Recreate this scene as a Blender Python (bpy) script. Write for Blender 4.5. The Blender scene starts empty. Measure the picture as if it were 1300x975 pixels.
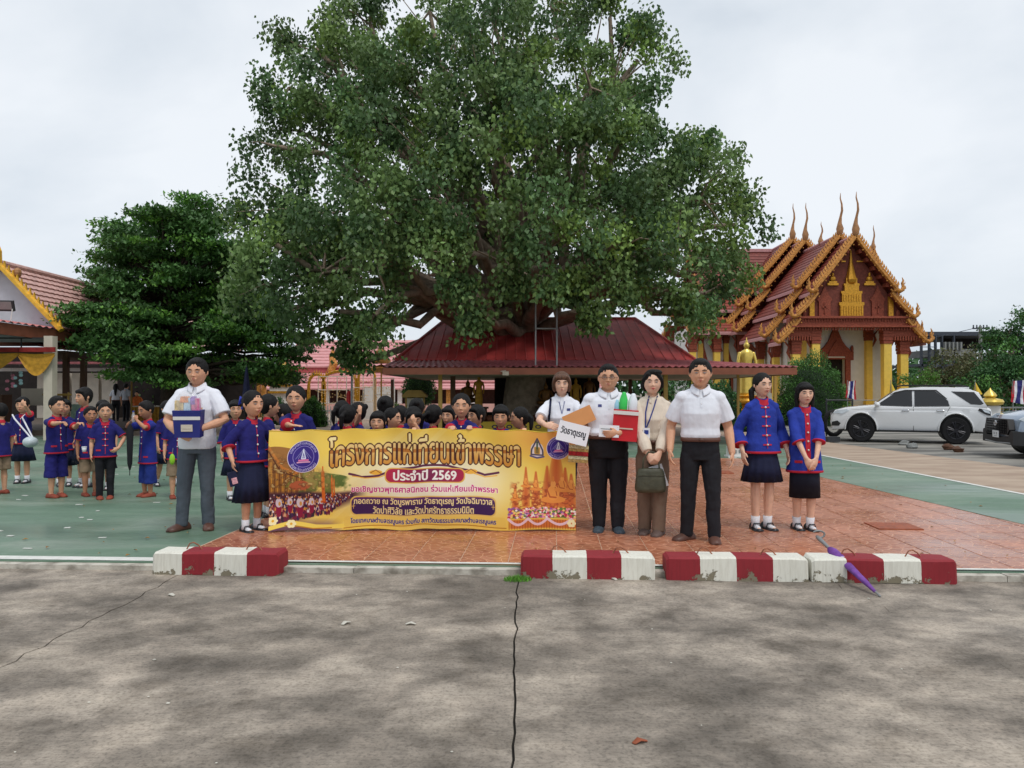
import bpy, bmesh, math, random
import numpy as np
from mathutils import Vector, Matrix, Euler, noise
from mathutils.bvhtree import BVHTree
S = bpy.context.scene
COL = S.collection
R = math.radians
rnd = random.Random(7)

# ---------------------------------------------------------------- camera
F, CX, HY, CH = 976.0, 650.0, 497.0, 1.4       # focal in photo pixels, centre, horizon row, eye height
cam_d = bpy.data.cameras.new("camera")
cam_d.sensor_width = 36.0
cam_d.lens = 36.0 * F / 1300.0
cam_d.clip_start, cam_d.clip_end = 0.1, 3000
cam = bpy.data.objects.new("camera", cam_d)
cam.location = (0, 0, CH)
cam.rotation_euler = (R(90 + 0.56), 0, 0)
COL.objects.link(cam)
S.camera = cam
def G(px, py, z=0.0):
    """a point on the level z that the photograph shows at that pixel (used to measure the place)"""
    y = (CH - z) * F / (py - HY)
    return Vector(((px - CX) / F * y, y, z))
def W(px, py, y):
    return Vector(((px - CX) / F * y, y, CH + (HY - py) / F * y))

# ---------------------------------------------------------------- world, sun, exposure
SUN_EL, SUN_ROT = R(62), R(150)
world = bpy.data.worlds.new("World")
S.world = world
world.use_nodes = True
nt = world.node_tree
nt.nodes.clear()
def wn(t): return nt.nodes.new(t)
out = wn('ShaderNodeOutputWorld'); mixs = wn('ShaderNodeMixShader')
bg1 = wn('ShaderNodeBackground'); bg2 = wn('ShaderNodeBackground')
sky = wn('ShaderNodeTexSky'); sky.sky_type = 'NISHITA'; sky.sun_disc = False
sky.sun_elevation = SUN_EL; sky.sun_rotation = SUN_ROT
bg1.inputs[1].default_value = 0.10
nt.links.new(sky.outputs[0], bg1.inputs[0])
tc = wn('ShaderNodeTexCoord'); mp = wn('ShaderNodeMapping'); mp.inputs['Scale'].default_value = (1.0, 1.0, 1.9)
n1 = wn('ShaderNodeTexNoise'); n1.inputs['Scale'].default_value = 1.8; n1.inputs['Detail'].default_value = 6; n1.inputs['Roughness'].default_value = .52
n1.inputs['Distortion'].default_value = .25
cr = wn('ShaderNodeValToRGB')
e = cr.color_ramp.elements
e[0].position, e[0].color = .36, (.53, .59, .66, 1)
e[1].position, e[1].color = .62, (.79, .825, .865, 1)
m = e.new(.48); m.color = (.67, .72, .775, 1)
nt.links.new(tc.outputs['Generated'], mp.inputs['Vector']); nt.links.new(mp.outputs[0], n1.inputs['Vector'])
nt.links.new(n1.outputs['Fac'], cr.inputs[0]); nt.links.new(cr.outputs[0], bg2.inputs[0])
bg2.inputs[1].default_value = 0.90
mixs.inputs[0].default_value = .93
nt.links.new(bg1.outputs[0], mixs.inputs[1]); nt.links.new(bg2.outputs[0], mixs.inputs[2]); nt.links.new(mixs.outputs[0], out.inputs[0])
sd = bpy.data.lights.new("sun", 'SUN'); sd.energy = 1.1; sd.angle = R(14); sd.color = (1, .96, .9)
sun = bpy.data.objects.new("sun", sd); COL.objects.link(sun)
sv = Vector((math.sin(SUN_ROT) * math.cos(SUN_EL), math.cos(SUN_ROT) * math.cos(SUN_EL), math.sin(SUN_EL)))
sun.rotation_euler = sv.to_track_quat('Z', 'Y').to_euler()
sun.location = sv * 60
vs = S.view_settings
vs.view_transform = 'Standard'; vs.look = 'None'; vs.exposure = 0.36; vs.gamma = 1
S.cycles.max_bounces = 5; S.cycles.diffuse_bounces = 3; S.cycles.glossy_bounces = 2
S.cycles.transparent_max_bounces = 6; S.cycles.caustics_reflective = False; S.cycles.caustics_refractive = False

# ---------------------------------------------------------------- materials
def srgb(r, g, b):
    f = lambda c: (c / 255 / 12.92) if c <= 10 else ((c / 255 + .055) / 1.055) ** 2.4
    return (f(r), f(g), f(b), 1)
MATS = {}
def mat(name, col, rough=.7, metal=0., var=.12, vs=6., bump=0., bs=60., col2=None, spec=.4, stretch=(1, 1, 1), coat=0., thr=(.35, .65), trans=0., attr=None, sub=0.):
    """Principled material; its colour wanders between col and col2 (or lighter and darker col) with a noise in object space"""
    if name in MATS: return MATS[name]
    m = bpy.data.materials.new(name); m.use_nodes = True
    t = m.node_tree; n = t.nodes; l = t.links
    b = n['Principled BSDF']
    b.inputs['Roughness'].default_value = rough; b.inputs['Metallic'].default_value = metal
    b.inputs['Specular IOR Level'].default_value = spec; b.inputs['Coat Weight'].default_value = coat
    if sub: b.inputs['Subsurface Weight'].default_value = sub; b.inputs['Subsurface Radius'].default_value = (.01, .004, .002)
    tc = n.new('ShaderNodeTexCoord'); mp = n.new('ShaderNodeMapping'); mp.inputs['Scale'].default_value = stretch
    l.new(tc.outputs['Object'], mp.inputs[0])
    src = None
    if var or col2:
        nz = n.new('ShaderNodeTexNoise'); nz.inputs['Scale'].default_value = vs; nz.inputs['Detail'].default_value = 5
        l.new(mp.outputs[0], nz.inputs[0])
        rp = n.new('ShaderNodeValToRGB'); e = rp.color_ramp.elements
        c2 = col2 or tuple(min(1, c * (1 + var)) for c in col[:3]) + (1,)
        c1 = col if col2 else tuple(c * (1 - var) for c in col[:3]) + (1,)
        e[0].position, e[0].color = thr[0], c1; e[1].position, e[1].color = thr[1], c2
        l.new(nz.outputs['Fac'], rp.inputs[0]); src = rp.outputs[0]
    if attr:
        at = n.new('ShaderNodeAttribute'); at.attribute_name = attr
        mx = n.new('ShaderNodeMix'); mx.data_type = 'RGBA'; mx.blend_type = 'MULTIPLY'; mx.inputs[0].default_value = 1
        if src: l.new(src, mx.inputs[6])
        else: mx.inputs[6].default_value = col
        l.new(at.outputs['Color'], mx.inputs[7]); src = mx.outputs[2]
    if src: l.new(src, b.inputs['Base Color'])
    else: b.inputs['Base Color'].default_value = col
    if bump:
        nb = n.new('ShaderNodeTexNoise'); nb.inputs['Scale'].default_value = bs; nb.inputs['Detail'].default_value = 4
        l.new(mp.outputs[0], nb.inputs[0])
        bp = n.new('ShaderNodeBump'); bp.inputs['Strength'].default_value = bump; bp.inputs['Distance'].default_value = .02
        l.new(nb.outputs['Fac'], bp.inputs['Height']); l.new(bp.outputs[0], b.inputs['Normal'])
    if trans:
        tr = n.new('ShaderNodeBsdfTranslucent'); ms = n.new('ShaderNodeMixShader'); ms.inputs[0].default_value = trans
        if src: l.new(src, tr.inputs[0])
        else: tr.inputs[0].default_value = col
        l.new(b.outputs[0], ms.inputs[1]); l.new(tr.outputs[0], ms.inputs[2]); l.new(ms.outputs[0], n['Material Output'].inputs[0])
    MATS[name] = m
    return m
def M(name): return MATS[name]

# ---------------------------------------------------------------- mesh building
class MB:
    def __init__(s): s.v = []; s.f = []; s.m = []; s.mi = 0
    def add(s, vs, fs, mi=None):
        o = len(s.v); s.v.extend([tuple(p) for p in vs]); mi = s.mi if mi is None else mi
        for f in fs: s.f.append(tuple(i + o for i in f)); s.m.append(mi)
        return s
    def box(s, c, d, rz=0, mi=None, taper=1., rot=None):
        cx, cy, cz = c; dx, dy, dz = d[0] / 2, d[1] / 2, d[2] / 2
        M3 = rot if rot is not None else Matrix.Rotation(rz, 3, 'Z')
        vs = []
        for z in (-1, 1):
            k = taper if z > 0 else 1
            for x, y in ((-1, -1), (1, -1), (1, 1), (-1, 1)):
                p = M3 @ Vector((x * dx * k, y * dy * k, z * dz)); vs.append((p.x + cx, p.y + cy, p.z + cz))
        return s.add(vs, [(3, 2, 1, 0), (4, 5, 6, 7), (0, 1, 5, 4), (1, 2, 6, 5), (2, 3, 7, 6), (3, 0, 4, 7)], mi)
    def tube(s, pts, rad, n=8, ref=None, cap=True, mi=None, flat=False):
        P = [Vector(p) for p in pts]; rr = [(r, r) if not isinstance(r, tuple) else r for r in (rad if isinstance(rad, list) else [rad] * len(P))]
        T = []
        for i in range(len(P)):
            a = P[max(i - 1, 0)]; b = P[min(i + 1, len(P) - 1)]; t = (b - a)
            T.append(t.normalized() if t.length > 1e-9 else Vector((0, 0, 1)))
        if cap and not flat:
            r0, r1 = rr[0], rr[-1]
            m0, m1 = min(r0), min(r1)
            P = [P[0] - T[0] * m0 * .9, P[0] - T[0] * m0 * .55] + P + [P[-1] + T[-1] * m1 * .55, P[-1] + T[-1] * m1 * .9]
            rr = [(r0[0] * .4, r0[1] * .4), (r0[0] * .82, r0[1] * .82)] + rr + [(r1[0] * .82, r1[1] * .82), (r1[0] * .4, r1[1] * .4)]
            T = [T[0], T[0]] + T + [T[-1], T[-1]]
        up = Vector(ref) if ref is not None else (Vector((1, 0, 0)) if abs(T[0].x) < .8 else Vector((0, 1, 0)))
        vs = []; o = 0
        for p, r, t in zip(P, rr, T):
            a = up - t * up.dot(t)
            if a.length < 1e-4: a = t.orthogonal()
            a.normalize(); b = t.cross(a)
            if ref is None: up = a
            for k in range(n):
                w = 2 * math.pi * k / n
                vs.append(p + a * (r[0] * math.cos(w)) + b * (r[1] * math.sin(w)))
        fs = []
        for i in range(len(P) - 1):
            for k in range(n):
                k2 = (k + 1) % n
                fs.append((i * n + k, i * n + k2, (i + 1) * n + k2, (i + 1) * n + k))
        if cap:
            fs.append(tuple(range(n - 1, -1, -1))); L = (len(P) - 1) * n; fs.append(tuple(range(L, L + n)))
        return s.add(vs, fs, mi)
    def lathe(s, prof, c=(0, 0, 0), n=16, sx=1., sy=1., mi=None, wob=None):
        vs = []; fs = []
        for (r, z) in prof:
            for k in range(n):
                w = 2 * math.pi * k / n; q = r * (wob(w, z) if wob else 1)
                vs.append((c[0] + q * math.cos(w) * sx, c[1] + q * math.sin(w) * sy, c[2] + z))
        for i in range(len(prof) - 1):
            for k in range(n):
                k2 = (k + 1) % n; fs.append((i * n + k, i * n + k2, (i + 1) * n + k2, (i + 1) * n + k))
        fs.append(tuple(range(n - 1, -1, -1))); L = (len(prof) - 1) * n; fs.append(tuple(range(L, L + n)))
        return s.add(vs, fs, mi)
    def ell(s, c, r, n=12, m=8, mi=None, rot=None):
        if not isinstance(r, tuple): r = (r, r, r)
        vs = []; fs = []
        for i in range(1, m):
            ph = math.pi * i / m
            for k in range(n):
                w = 2 * math.pi * k / n
                p = Vector((r[0] * math.sin(ph) * math.cos(w), r[1] * math.sin(ph) * math.sin(w), -r[2] * math.cos(ph)))
                if rot is not None: p = rot @ p
                vs.append((p.x + c[0], p.y + c[1], p.z + c[2]))
        for i in range(m - 2):
            for k in range(n):
                k2 = (k + 1) % n; fs.append((i * n + k, i * n + k2, (i + 1) * n + k2, (i + 1) * n + k))
        for sgn in (-1, 1):
            p = Vector((0, 0, sgn * r[2]))
            if rot is not None: p = rot @ p
            vs.append((p.x + c[0], p.y + c[1], p.z + c[2]))
        a = len(vs) - 2; b = len(vs) - 1; L = (m - 2) * n
        for k in range(n):
            k2 = (k + 1) % n; fs.append((a, k2, k)); fs.append((b, L + k, L + k2))
        return s.add(vs, fs, mi)
    def prism(s, poly, axis, a, b, mi=None):
        """poly: 2-D outline; axis 'y': poly is (x,z) swept from y=a to b; 'x': (y,z); 'z': (x,y)"""
        f = {'y': lambda p, t: (p[0], t, p[1]), 'x': lambda p, t: (t, p[0], p[1]), 'z': lambda p, t: (p[0], p[1], t)}[axis]
        n = len(poly); vs = [f(p, a) for p in poly] + [f(p, b) for p in poly]
        fs = [tuple(range(n)), tuple(range(2 * n - 1, n - 1, -1))] + [(i, (i + 1) % n, n + (i + 1) % n, n + i) for i in range(n)]
        return s.add(vs, fs, mi)
    def mesh(s, name='mesh'):
        me = bpy.data.meshes.new(name); me.from_pydata(s.v, [], s.f)
        me.polygons.foreach_set('material_index', s.m); me.update()
        return me
    def build(s, name, mats, parent=None, smooth=False, fix=True, **kw):
        me = s.mesh(name)
        if fix:
            bm = bmesh.new(); bm.from_mesh(me); bmesh.ops.recalc_face_normals(bm, faces=bm.faces); bm.to_mesh(me); bm.free()
        return link(name, me, mats, parent, smooth, **kw)
def link(name, me, mats, parent=None, smooth=False, **kw):
    if not isinstance(mats, (list, tuple)): mats = [mats]
    me.materials.clear()
    for m in mats: me.materials.append(m)
    if smooth:
        me.polygons.foreach_set('use_smooth', [True] * len(me.polygons))
        if smooth != True and smooth != 1: me.set_sharp_from_angle(angle=R(smooth))
    o = bpy.data.objects.new(name, me); COL.objects.link(o)
    if parent is not None: o.parent = parent
    for k, v in kw.items(): o[k] = v
    return o
def thing(name, label, cat, loc=(0, 0, 0), rz=0, group=None):
    o = bpy.data.objects.new(name, None); o.empty_display_size = .2; COL.objects.link(o)
    o.location = loc; o.rotation_euler = (0, 0, rz); o['label'] = label; o['category'] = cat
    if group: o['group'] = group
    return o
def copy_tree(o, parent=None, label=None, group=None):
    c = o.copy(); COL.objects.link(c); c.parent = parent
    if label: c['label'] = label
    if group: c['group'] = group
    for ch in list(o.children): copy_tree(ch, c)
    return c
_clouds = {}
def remesh(mb, voxel, smooth=1, disp=0., dsize=.1, name='m'):
    me = mb.mesh(name) if isinstance(mb, MB) else mb
    o = bpy.data.objects.new('tmp', me); COL.objects.link(o)
    r = o.modifiers.new('r', 'REMESH'); r.mode = 'VOXEL'; r.voxel_size = voxel; r.adaptivity = 0
    if disp:
        k = round(dsize, 3)
        if k not in _clouds:
            t = bpy.data.textures.new('cl', 'CLOUDS'); t.noise_scale = dsize; t.noise_depth = 2; _clouds[k] = t
        d = o.modifiers.new('d', 'DISPLACE'); d.texture = _clouds[k]; d.strength = disp; d.mid_level = .5
        d.texture_coords = 'LOCAL'
    if smooth:
        q = o.modifiers.new('s', 'SMOOTH'); q.factor = .5; q.iterations = smooth
    dg = bpy.context.evaluated_depsgraph_get(); dg.update()
    ev = o.evaluated_get(dg); nm = bpy.data.meshes.new_from_object(ev)
    bpy.data.objects.remove(o); bpy.data.meshes.remove(me)
    nm.name = name
    return nm
# ================================================================= ground
def slab(name, poly, top, th, m, kind='structure', parent=None, **kw):
    b = MB(); b.prism([(p[0], p[1]) for p in poly], 'z', top - th, top)
    return b.build(name, m, parent, kind=kind, **kw) if kind else b.build(name, m, parent, **kw)
TH = math.atan(-.054); UX = Vector((math.cos(TH), math.sin(TH))); VX = Vector((-math.sin(TH), math.cos(TH)))
def uv(u, v): p = Vector((0, 6.17)) + UX * u + VX * v; return (p.x, p.y)
def nodes_mat(name):
    m = bpy.data.materials.new(name); m.use_nodes = True
    t = m.node_tree; return m, t.nodes, t.links, t.nodes['Principled BSDF']
def ramp(n, l, src, stops):
    r = n.new('ShaderNodeValToRGB'); e = r.color_ramp.elements
    e[0].position, e[0].color = stops[0]; e[1].position, e[1].color = stops[-1]
    for p, c in stops[1:-1]: q = e.new(p); q.color = c
    l.new(src, r.inputs[0]); return r.outputs[0]
def noise_n(n, l, vec, sc, det=5, ro=.55, dist=0.):
    q = n.new('ShaderNodeTexNoise'); q.inputs['Scale'].default_value = sc; q.inputs['Detail'].default_value = det; q.inputs['Roughness'].default_value = ro; q.inputs['Distortion'].default_value = dist
    l.new(vec, q.inputs[0]); return q.outputs['Fac']
def mapn(n, l, sc, coord='Object', rot=0):
    tc = n.new('ShaderNodeTexCoord'); mp = n.new('ShaderNodeMapping'); mp.inputs['Scale'].default_value = sc; mp.inputs['Rotation'].default_value = (0, 0, rot)
    l.new(tc.outputs[coord], mp.inputs[0]); return mp.outputs[0]
def mixc(n, l, fac, a, b, bl='MIX'):
    q = n.new('ShaderNodeMix'); q.data_type = 'RGBA'; q.blend_type = bl
    for i, v in ((0, fac), (6, a), (7, b)):
        if hasattr(v, 'is_linked'): l.new(v, q.inputs[i])
        else: q.inputs[i].default_value = v
    return q.outputs[2]
g_ = lambda v: (v * 1.30, v * 1.13, v * .95, 1)
# weathered concrete: large dark damp stains, pale worn patches, broom lines and grit
m, n, l, b = nodes_mat('weathered_concrete')
v0 = mapn(n, l, (1, 1, 1)); v1 = mapn(n, l, (1.0, 1.25, 1)); v2 = mapn(n, l, (1.2, 60, 1))
c1 = ramp(n, l, noise_n(n, l, v1, .8, 13, .72, .1), [(.34, g_(.15)), (.45, g_(.215)), (.51, g_(.28)), (.59, g_(.385)), (.68, g_(.47))])
c5 = ramp(n, l, noise_n(n, l, v0, 2.6, 8, .7, .2), [(.36, (.55, .53, .50, 1)), (.5, (.95, .94, .92, 1)), (.64, (1.25, 1.22, 1.18, 1))])
c2 = ramp(n, l, noise_n(n, l, v1, 1.6, 8, .68), [(.34, (.48, .48, .48, 1)), (.5, (.9, .9, .9, 1)), (.68, (1.0, 1.0, .98, 1))])
c3 = ramp(n, l, noise_n(n, l, v0, 55, 4, .7), [(.36, (.55, .55, .55, 1)), (.5, (.95, .95, .95, 1)), (.66, (1, 1, 1, 1))])
c4 = ramp(n, l, noise_n(n, l, v2, 3, 3, .6), [(.35, (.78, .77, .76, 1)), (.6, (1, 1, 1, 1))])
c = mixc(n, l, .55, c1, c2, 'MULTIPLY'); c = mixc(n, l, .85, c, c5, 'MULTIPLY'); c = mixc(n, l, .8, c, c3, 'MULTIPLY'); c = mixc(n, l, .7, c, c4, 'MULTIPLY')
l.new(c, b.inputs['Base Color'])
l.new(ramp(n, l, noise_n(n, l, v0, .75, 7, .62, .3), [(.3, (.55,) * 3 + (1,)), (.6, (.95,) * 3 + (1,))]), b.inputs['Roughness'])
bp = n.new('ShaderNodeBump'); bp.inputs['Strength'].default_value = .55; bp.inputs['Distance'].default_value = .012
l.new(noise_n(n, l, v0, 45, 8, .75), bp.inputs['Height']); bp2 = n.new('ShaderNodeBump'); bp2.inputs['Strength'].default_value = .3; bp2.inputs['Distance'].default_value = .006
l.new(noise_n(n, l, v2, 3, 3, .6), bp2.inputs['Height']); l.new(bp.outputs[0], bp2.inputs['Normal']); l.new(bp2.outputs[0], b.inputs['Normal'])
b.inputs['Specular IOR Level'].default_value = .3
MATS['concrete'] = m
# painted green court, damp, with pale drying streaks
m, n, l, b = nodes_mat('green_court_paint')
v0 = mapn(n, l, (1, 1, 1)); v1 = mapn(n, l, (.45, 1.3, 1))
c1 = ramp(n, l, noise_n(n, l, v1, .9, 7, .6, .6), [(.32, srgb(88, 114, 96)), (.5, srgb(104, 130, 110)), (.68, srgb(132, 148, 132))])
c2 = ramp(n, l, noise_n(n, l, v0, 14, 6, .7), [(.3, (.84, .86, .84, 1)), (.6, (1, 1, 1, 1))])
l.new(mixc(n, l, 1., c1, c2, 'MULTIPLY'), b.inputs['Base Color'])
l.new(ramp(n, l, noise_n(n, l, v1, .7, 6, .6, .5), [(.38, (.28,) * 3 + (1,)), (.58, (.7,) * 3 + (1,))]), b.inputs['Roughness'])
bp = n.new('ShaderNodeBump'); bp.inputs['Strength'].default_value = .12; bp.inputs['Distance'].default_value = .01; l.new(noise_n(n, l, v0, 25, 5, .6), bp.inputs['Height']); l.new(bp.outputs[0], b.inputs['Normal'])
MATS['court'] = m
# terracotta tile printed with a crazed flagstone pattern
def tile_mat(name, wcoord):
    m, n, l, b = nodes_mat(name)
    v = mapn(n, l, (1, 1, 1)); 
    ad = n.new('ShaderNodeVectorMath'); ad.operation = 'ADD'; nz = n.new('ShaderNodeTexNoise'); nz.inputs['Scale'].default_value = 7; l.new(v, nz.inputs[0])
    sc = n.new('ShaderNodeVectorMath'); sc.operation = 'SCALE'; sc.inputs[3].default_value = .07; l.new(nz.outputs['Color'], sc.inputs[0]); l.new(v, ad.inputs[0]); l.new(sc.outputs[0], ad.inputs[1])
    vo = n.new('ShaderNodeTexVoronoi'); vo.feature = 'DISTANCE_TO_EDGE'; vo.voronoi_dimensions = '2D'; vo.inputs['Scale'].default_value = 10.5; l.new(ad.outputs[0], vo.inputs[0])
    ed = ramp(n, l, vo.outputs['Distance'], [(.030, (1, 1, 1, 1)), (.055, (0, 0, 0, 1))])
    vc = n.new('ShaderNodeTexVoronoi'); vc.voronoi_dimensions = '2D'; vc.inputs['Scale'].default_value = 10.5; l.new(ad.outputs[0], vc.inputs[0])
    sp = n.new('ShaderNodeSeparateColor'); l.new(vc.outputs['Color'], sp.inputs[0])
    st = ramp(n, l, sp.outputs[0], [(0, srgb(164, 98, 70)), (.5, srgb(180, 112, 82)), (1, srgb(198, 132, 102))])
    gr = ramp(n, l, noise_n(n, l, v, 40, 5, .7), [(.3, (.8, .8, .8, 1)), (.65, (1.05, 1.05, 1.05, 1))])
    c = mixc(n, l, ed, mixc(n, l, 1., st, gr, 'MULTIPLY'), srgb(216, 158, 124))
    tw = n.new('ShaderNodeTexCoord'); 
    ge = n.new('ShaderNodeNewGeometry'); wm = noise_n(n, l, ge.outputs['Position'], .8, 5, .6)
    c = mixc(n, l, .8, c, ramp(n, l, wm, [(.35, (.86, .84, .82, 1)), (.6, (1.0, 1.0, 1.0, 1))]), 'MULTIPLY')
    oi = n.new('ShaderNodeObjectInfo'); c = mixc(n, l, 1., c, ramp(n, l, oi.outputs['Random'], [(0, (.88, .87, .86, 1)), (1, (1.06, 1.05, 1.05, 1))]), 'MULTIPLY')
    l.new(c, b.inputs['Base Color'])
    l.new(ramp(n, l, wm, [(.35, (.16,) * 3 + (1,)), (.65, (.38,) * 3 + (1,))]), b.inputs['Roughness'])
    b.inputs['Specular IOR Level'].default_value = .5
    bp = n.new('ShaderNodeBump'); bp.inputs['Strength'].default_value = .25; bp.inputs['Distance'].default_value = .004; bp.invert = True; l.new(ed, bp.inputs['Height']); l.new(bp.outputs[0], b.inputs['Normal'])
    MATS[name] = m; return m
TILE = tile_mat('terracotta_tile', 0)
mat('earth', srgb(120, 112, 100), .95, var=.2, vs=.4, bump=.3, bs=20)
mat('paving', srgb(158, 136, 118), .8, col2=srgb(182, 162, 142), vs=1.1, bump=.25, bs=30, stretch=(1, 2.4, 1))
mat('asphalt', srgb(92, 90, 86), .8, col2=srgb(150, 146, 138), vs=.7, bump=.3, bs=60, stretch=(.5, 2.2, 1), thr=(.4, .6))
mat('line_paint', srgb(214, 214, 208), .7, var=.1, vs=12)
mat('grout', srgb(196, 170, 146), .8, var=.1)
mat('dark_joint', srgb(42, 40, 36), .95, var=.2)

slab('ground', [(-400, -60), (400, -60), (400, 900), (-400, 900)], -.09, .3, M('earth'))
# apron slabs with ragged joints
def ragged(p, q, step=.12, amp=.012, seed=0):
    r = random.Random(seed); p, q = Vector(p[:2]), Vector(q[:2]); n = max(2, int((q - p).length / step)); nn = Vector((-(q - p).y, (q - p).x)).normalized()
    return [p.lerp(q, i / n) + nn * (r.uniform(-amp, amp) if 0 < i < n else 0) for i in range(n + 1)]
def edge_y(X): return 6.17 - .054 * X
jc0, jc1 = Vector((-.06, -2.0)), Vector((.045, edge_y(.045)))
jl0, jl1 = G(0, 845, -.05).xy, G(232, 726, -.05).xy
jr0, jr1 = G(1300, 838, -.05).xy, G(1118, 751, -.05).xy
dl = (jl0 - jl1).normalized(); dr = (jr0 - jr1).normalized()
L0, L1 = jl1 + dl * 9, Vector((jl1.x + .03, edge_y(jl1.x) + .0)); R0, R1 = jr1 + dr * 9, Vector((jr1.x - .25, edge_y(jr1.x - .25)))
def off(pts, d):
    a, c = pts[0], pts[-1]; nn = Vector((-(c - a).y, (c - a).x)).normalized(); return [p + nn * d for p in pts]
cj = ragged(jc0, jc1, seed=3); lj = ragged(L0, L1, seed=5, amp=.02); rj = ragged(R0, R1, seed=8, amp=.025)
gp = .0055
b_ = -3.0
A1 = off(lj, gp * .7); A2 = off(cj, gp); A3 = off(rj, -gp * .6)
slab('concrete_slab', [(-30, -14), (lj[0].x, lj[0].y)] + [tuple(p) for p in off(lj, gp * .7)][1:] + [(-30, edge_y(-30))], -.05, .2, M('concrete'))
slab('concrete_slab', [(lj[0].x, lj[0].y - 8), (-.06 - gp, -14)] + [tuple(p) for p in off(cj, gp)] + [tuple(p) for p in reversed(off(lj, -gp * .7))], -.052, .2, M('concrete'))
slab('concrete_slab', [(-.06 + gp, -14), (rj[0].x, rj[0].y - 8)] + [tuple(p) for p in off(rj, gp * .7)] + [tuple(p) for p in reversed(off(cj, -gp))], -.05, .2, M('concrete'))
slab('concrete_slab', [(rj[0].x, rj[0].y - 8), (30, -14), (30, edge_y(30))] + [tuple(p) for p in reversed(off(rj, -gp * .6))], -.053, .2, M('concrete'))
slab('joint_filler', [(-30, -14), (30, -14), (30, edge_y(30)), (-30, edge_y(-30))], -.068, .02, M('dark_joint'))
# court, edging, lines
WL = lambda y: 6.9 + (10.75 - y) * .03        # the court's right edge
slab('court', [uv(-30, 0), uv(WL(6), 0), (WL(24), 24.2), (-30, 24.2)], 0, .12, M('court'))
ed = mat('edging', srgb(196, 190, 178), .85, col2=srgb(120, 112, 100), vs=7, bump=.4, bs=30, thr=(.45, .72))
k = -30
while k < 12:
    w = rnd.uniform(1.2, 2.2); bb = MB(); a0, a1 = uv(k, -.09), uv(k + w - .006, -.09); c1, c0 = uv(k + w - .006, .0), uv(k, .0)
    j = rnd.uniform(-.006, .004)
    bb.prism([a0, a1, c1, c0], 'z', -.1, -.006 + j); bb.build('kerb_edging', ed, kind='structure'); k += w
def stripe(name, p, q, w, z, m='line_paint'):
    p, q = Vector(p), Vector(q); nn = Vector((-(q - p).y, (q - p).x)).normalized() * w / 2
    b = MB(); b.add([(*(p - nn), z), (*(q - nn), z), (*(q + nn), z), (*(p + nn), z)], [(0, 1, 2, 3)]); return b.build(name, M(m), kind='structure')
stripe('court_line', uv(-30, .09), uv(-2.86, .09), .13, .004)
stripe('court_line', uv(-2.6, .055), uv(9, .055), .05, .012)
stripe('court_line', (WL(6.0), 6.0), (WL(24), 24.1), .09, .016)
stripe('court_line', (-30, 24.1), (WL(24), 24.1), .12, .008)
# tiles: the near rows one by one, the far rows as one field
TS = .40
slab('tile_bed', [uv(-2.86, .10), uv(5.62, .10), uv(5.62, 10.2), uv(-2.86, 10.2)], .003, .002, M('grout'))
tf = bpy.data.objects.new('tiled_floor', None); COL.objects.link(tf); tf['kind'] = 'structure'; tf.location = (0, 6.17, 0); tf.rotation_euler = (0, 0, TH)
tb = MB(); h = TS / 2 - .0022
tb.add([(-h, -h, 0), (h, -h, 0), (h, h, 0), (-h, h, 0), (-h + .003, -h + .003, .005), (h - .003, -h + .003, .005), (h - .003, h - .003, .005), (-h + .003, h - .003, .005)],
       [(4, 5, 6, 7), (0, 1, 5, 4), (1, 2, 6, 5), (2, 3, 7, 6), (3, 0, 4, 7)])
tmesh = tb.mesh('tile'); tmesh.materials.append(TILE)
far = MB()
for r_ in range(25):
    for c_ in range(21):
        u = -2.64 + c_ * TS; v_ = .31 + r_ * TS
        if r_ < 12:
            o = bpy.data.objects.new('tile', tmesh); COL.objects.link(o); o.parent = tf; o.location = (u, v_, .002 + rnd.uniform(-.0006, .0012)); o.rotation_euler = (rnd.uniform(-.002, .002), rnd.uniform(-.002, .002), rnd.choice((0, math.pi / 2, math.pi, -math.pi / 2)))
        else: far.add([(x + u, y + v_, z + .002) for x, y, z in tb.v], tb.f)
far.build('tile_field', TILE, tf, fix=False, kind='stuff')
TR = lambda y: 5.36 - (y - 8) * .075
slab('court', [(TR(5.8), 5.85), (WL(5.8), 5.82), (WL(17), 17), (TR(17), 17)], .0115, .01, M('court'))
slab('court', [(-3.2, 16.25), (6, 16.25), (6, 17), (-3.2, 17)], .009, .008, M('court'))
slab('paving', [(WL(5.5) + .05, 5.7), (9.75, 5.6), (9.55, 14.5), (8.8, 22), (8.6, 27), (WL(24), 27)], -.02, .05, M('paving'))
slab('paving', [(-30, 24.1), (WL(24) + .1, 24.1), (8.6, 60), (-30, 60)], -.018, .05, M('paving'))
slab('car_park', [(9.75, 5.2), (60, 5.2), (60, 60), (8.4, 60), (8.8, 22), (9.55, 14.5)], -.035, .05, M('asphalt'))
hatch = mat('rust_hatch', srgb(150, 78, 48), .6, var=.2, vs=20)
for p_, lab in ((G(1133, 669), 'rust brown square drain cover set in the tiles before the right hand girls'), (G(912, 600), 'rust brown drain cover in the tiles behind the man in black trousers')):
    b = MB(); b.box((0, 0, .008), (.44, .38, .012)); o = b.build('drain_cover', hatch); o.location = (p_.x, p_.y, .004); o.rotation_euler = (0, 0, TH); o['label'] = lab; o['category'] = 'drain cover'
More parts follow.
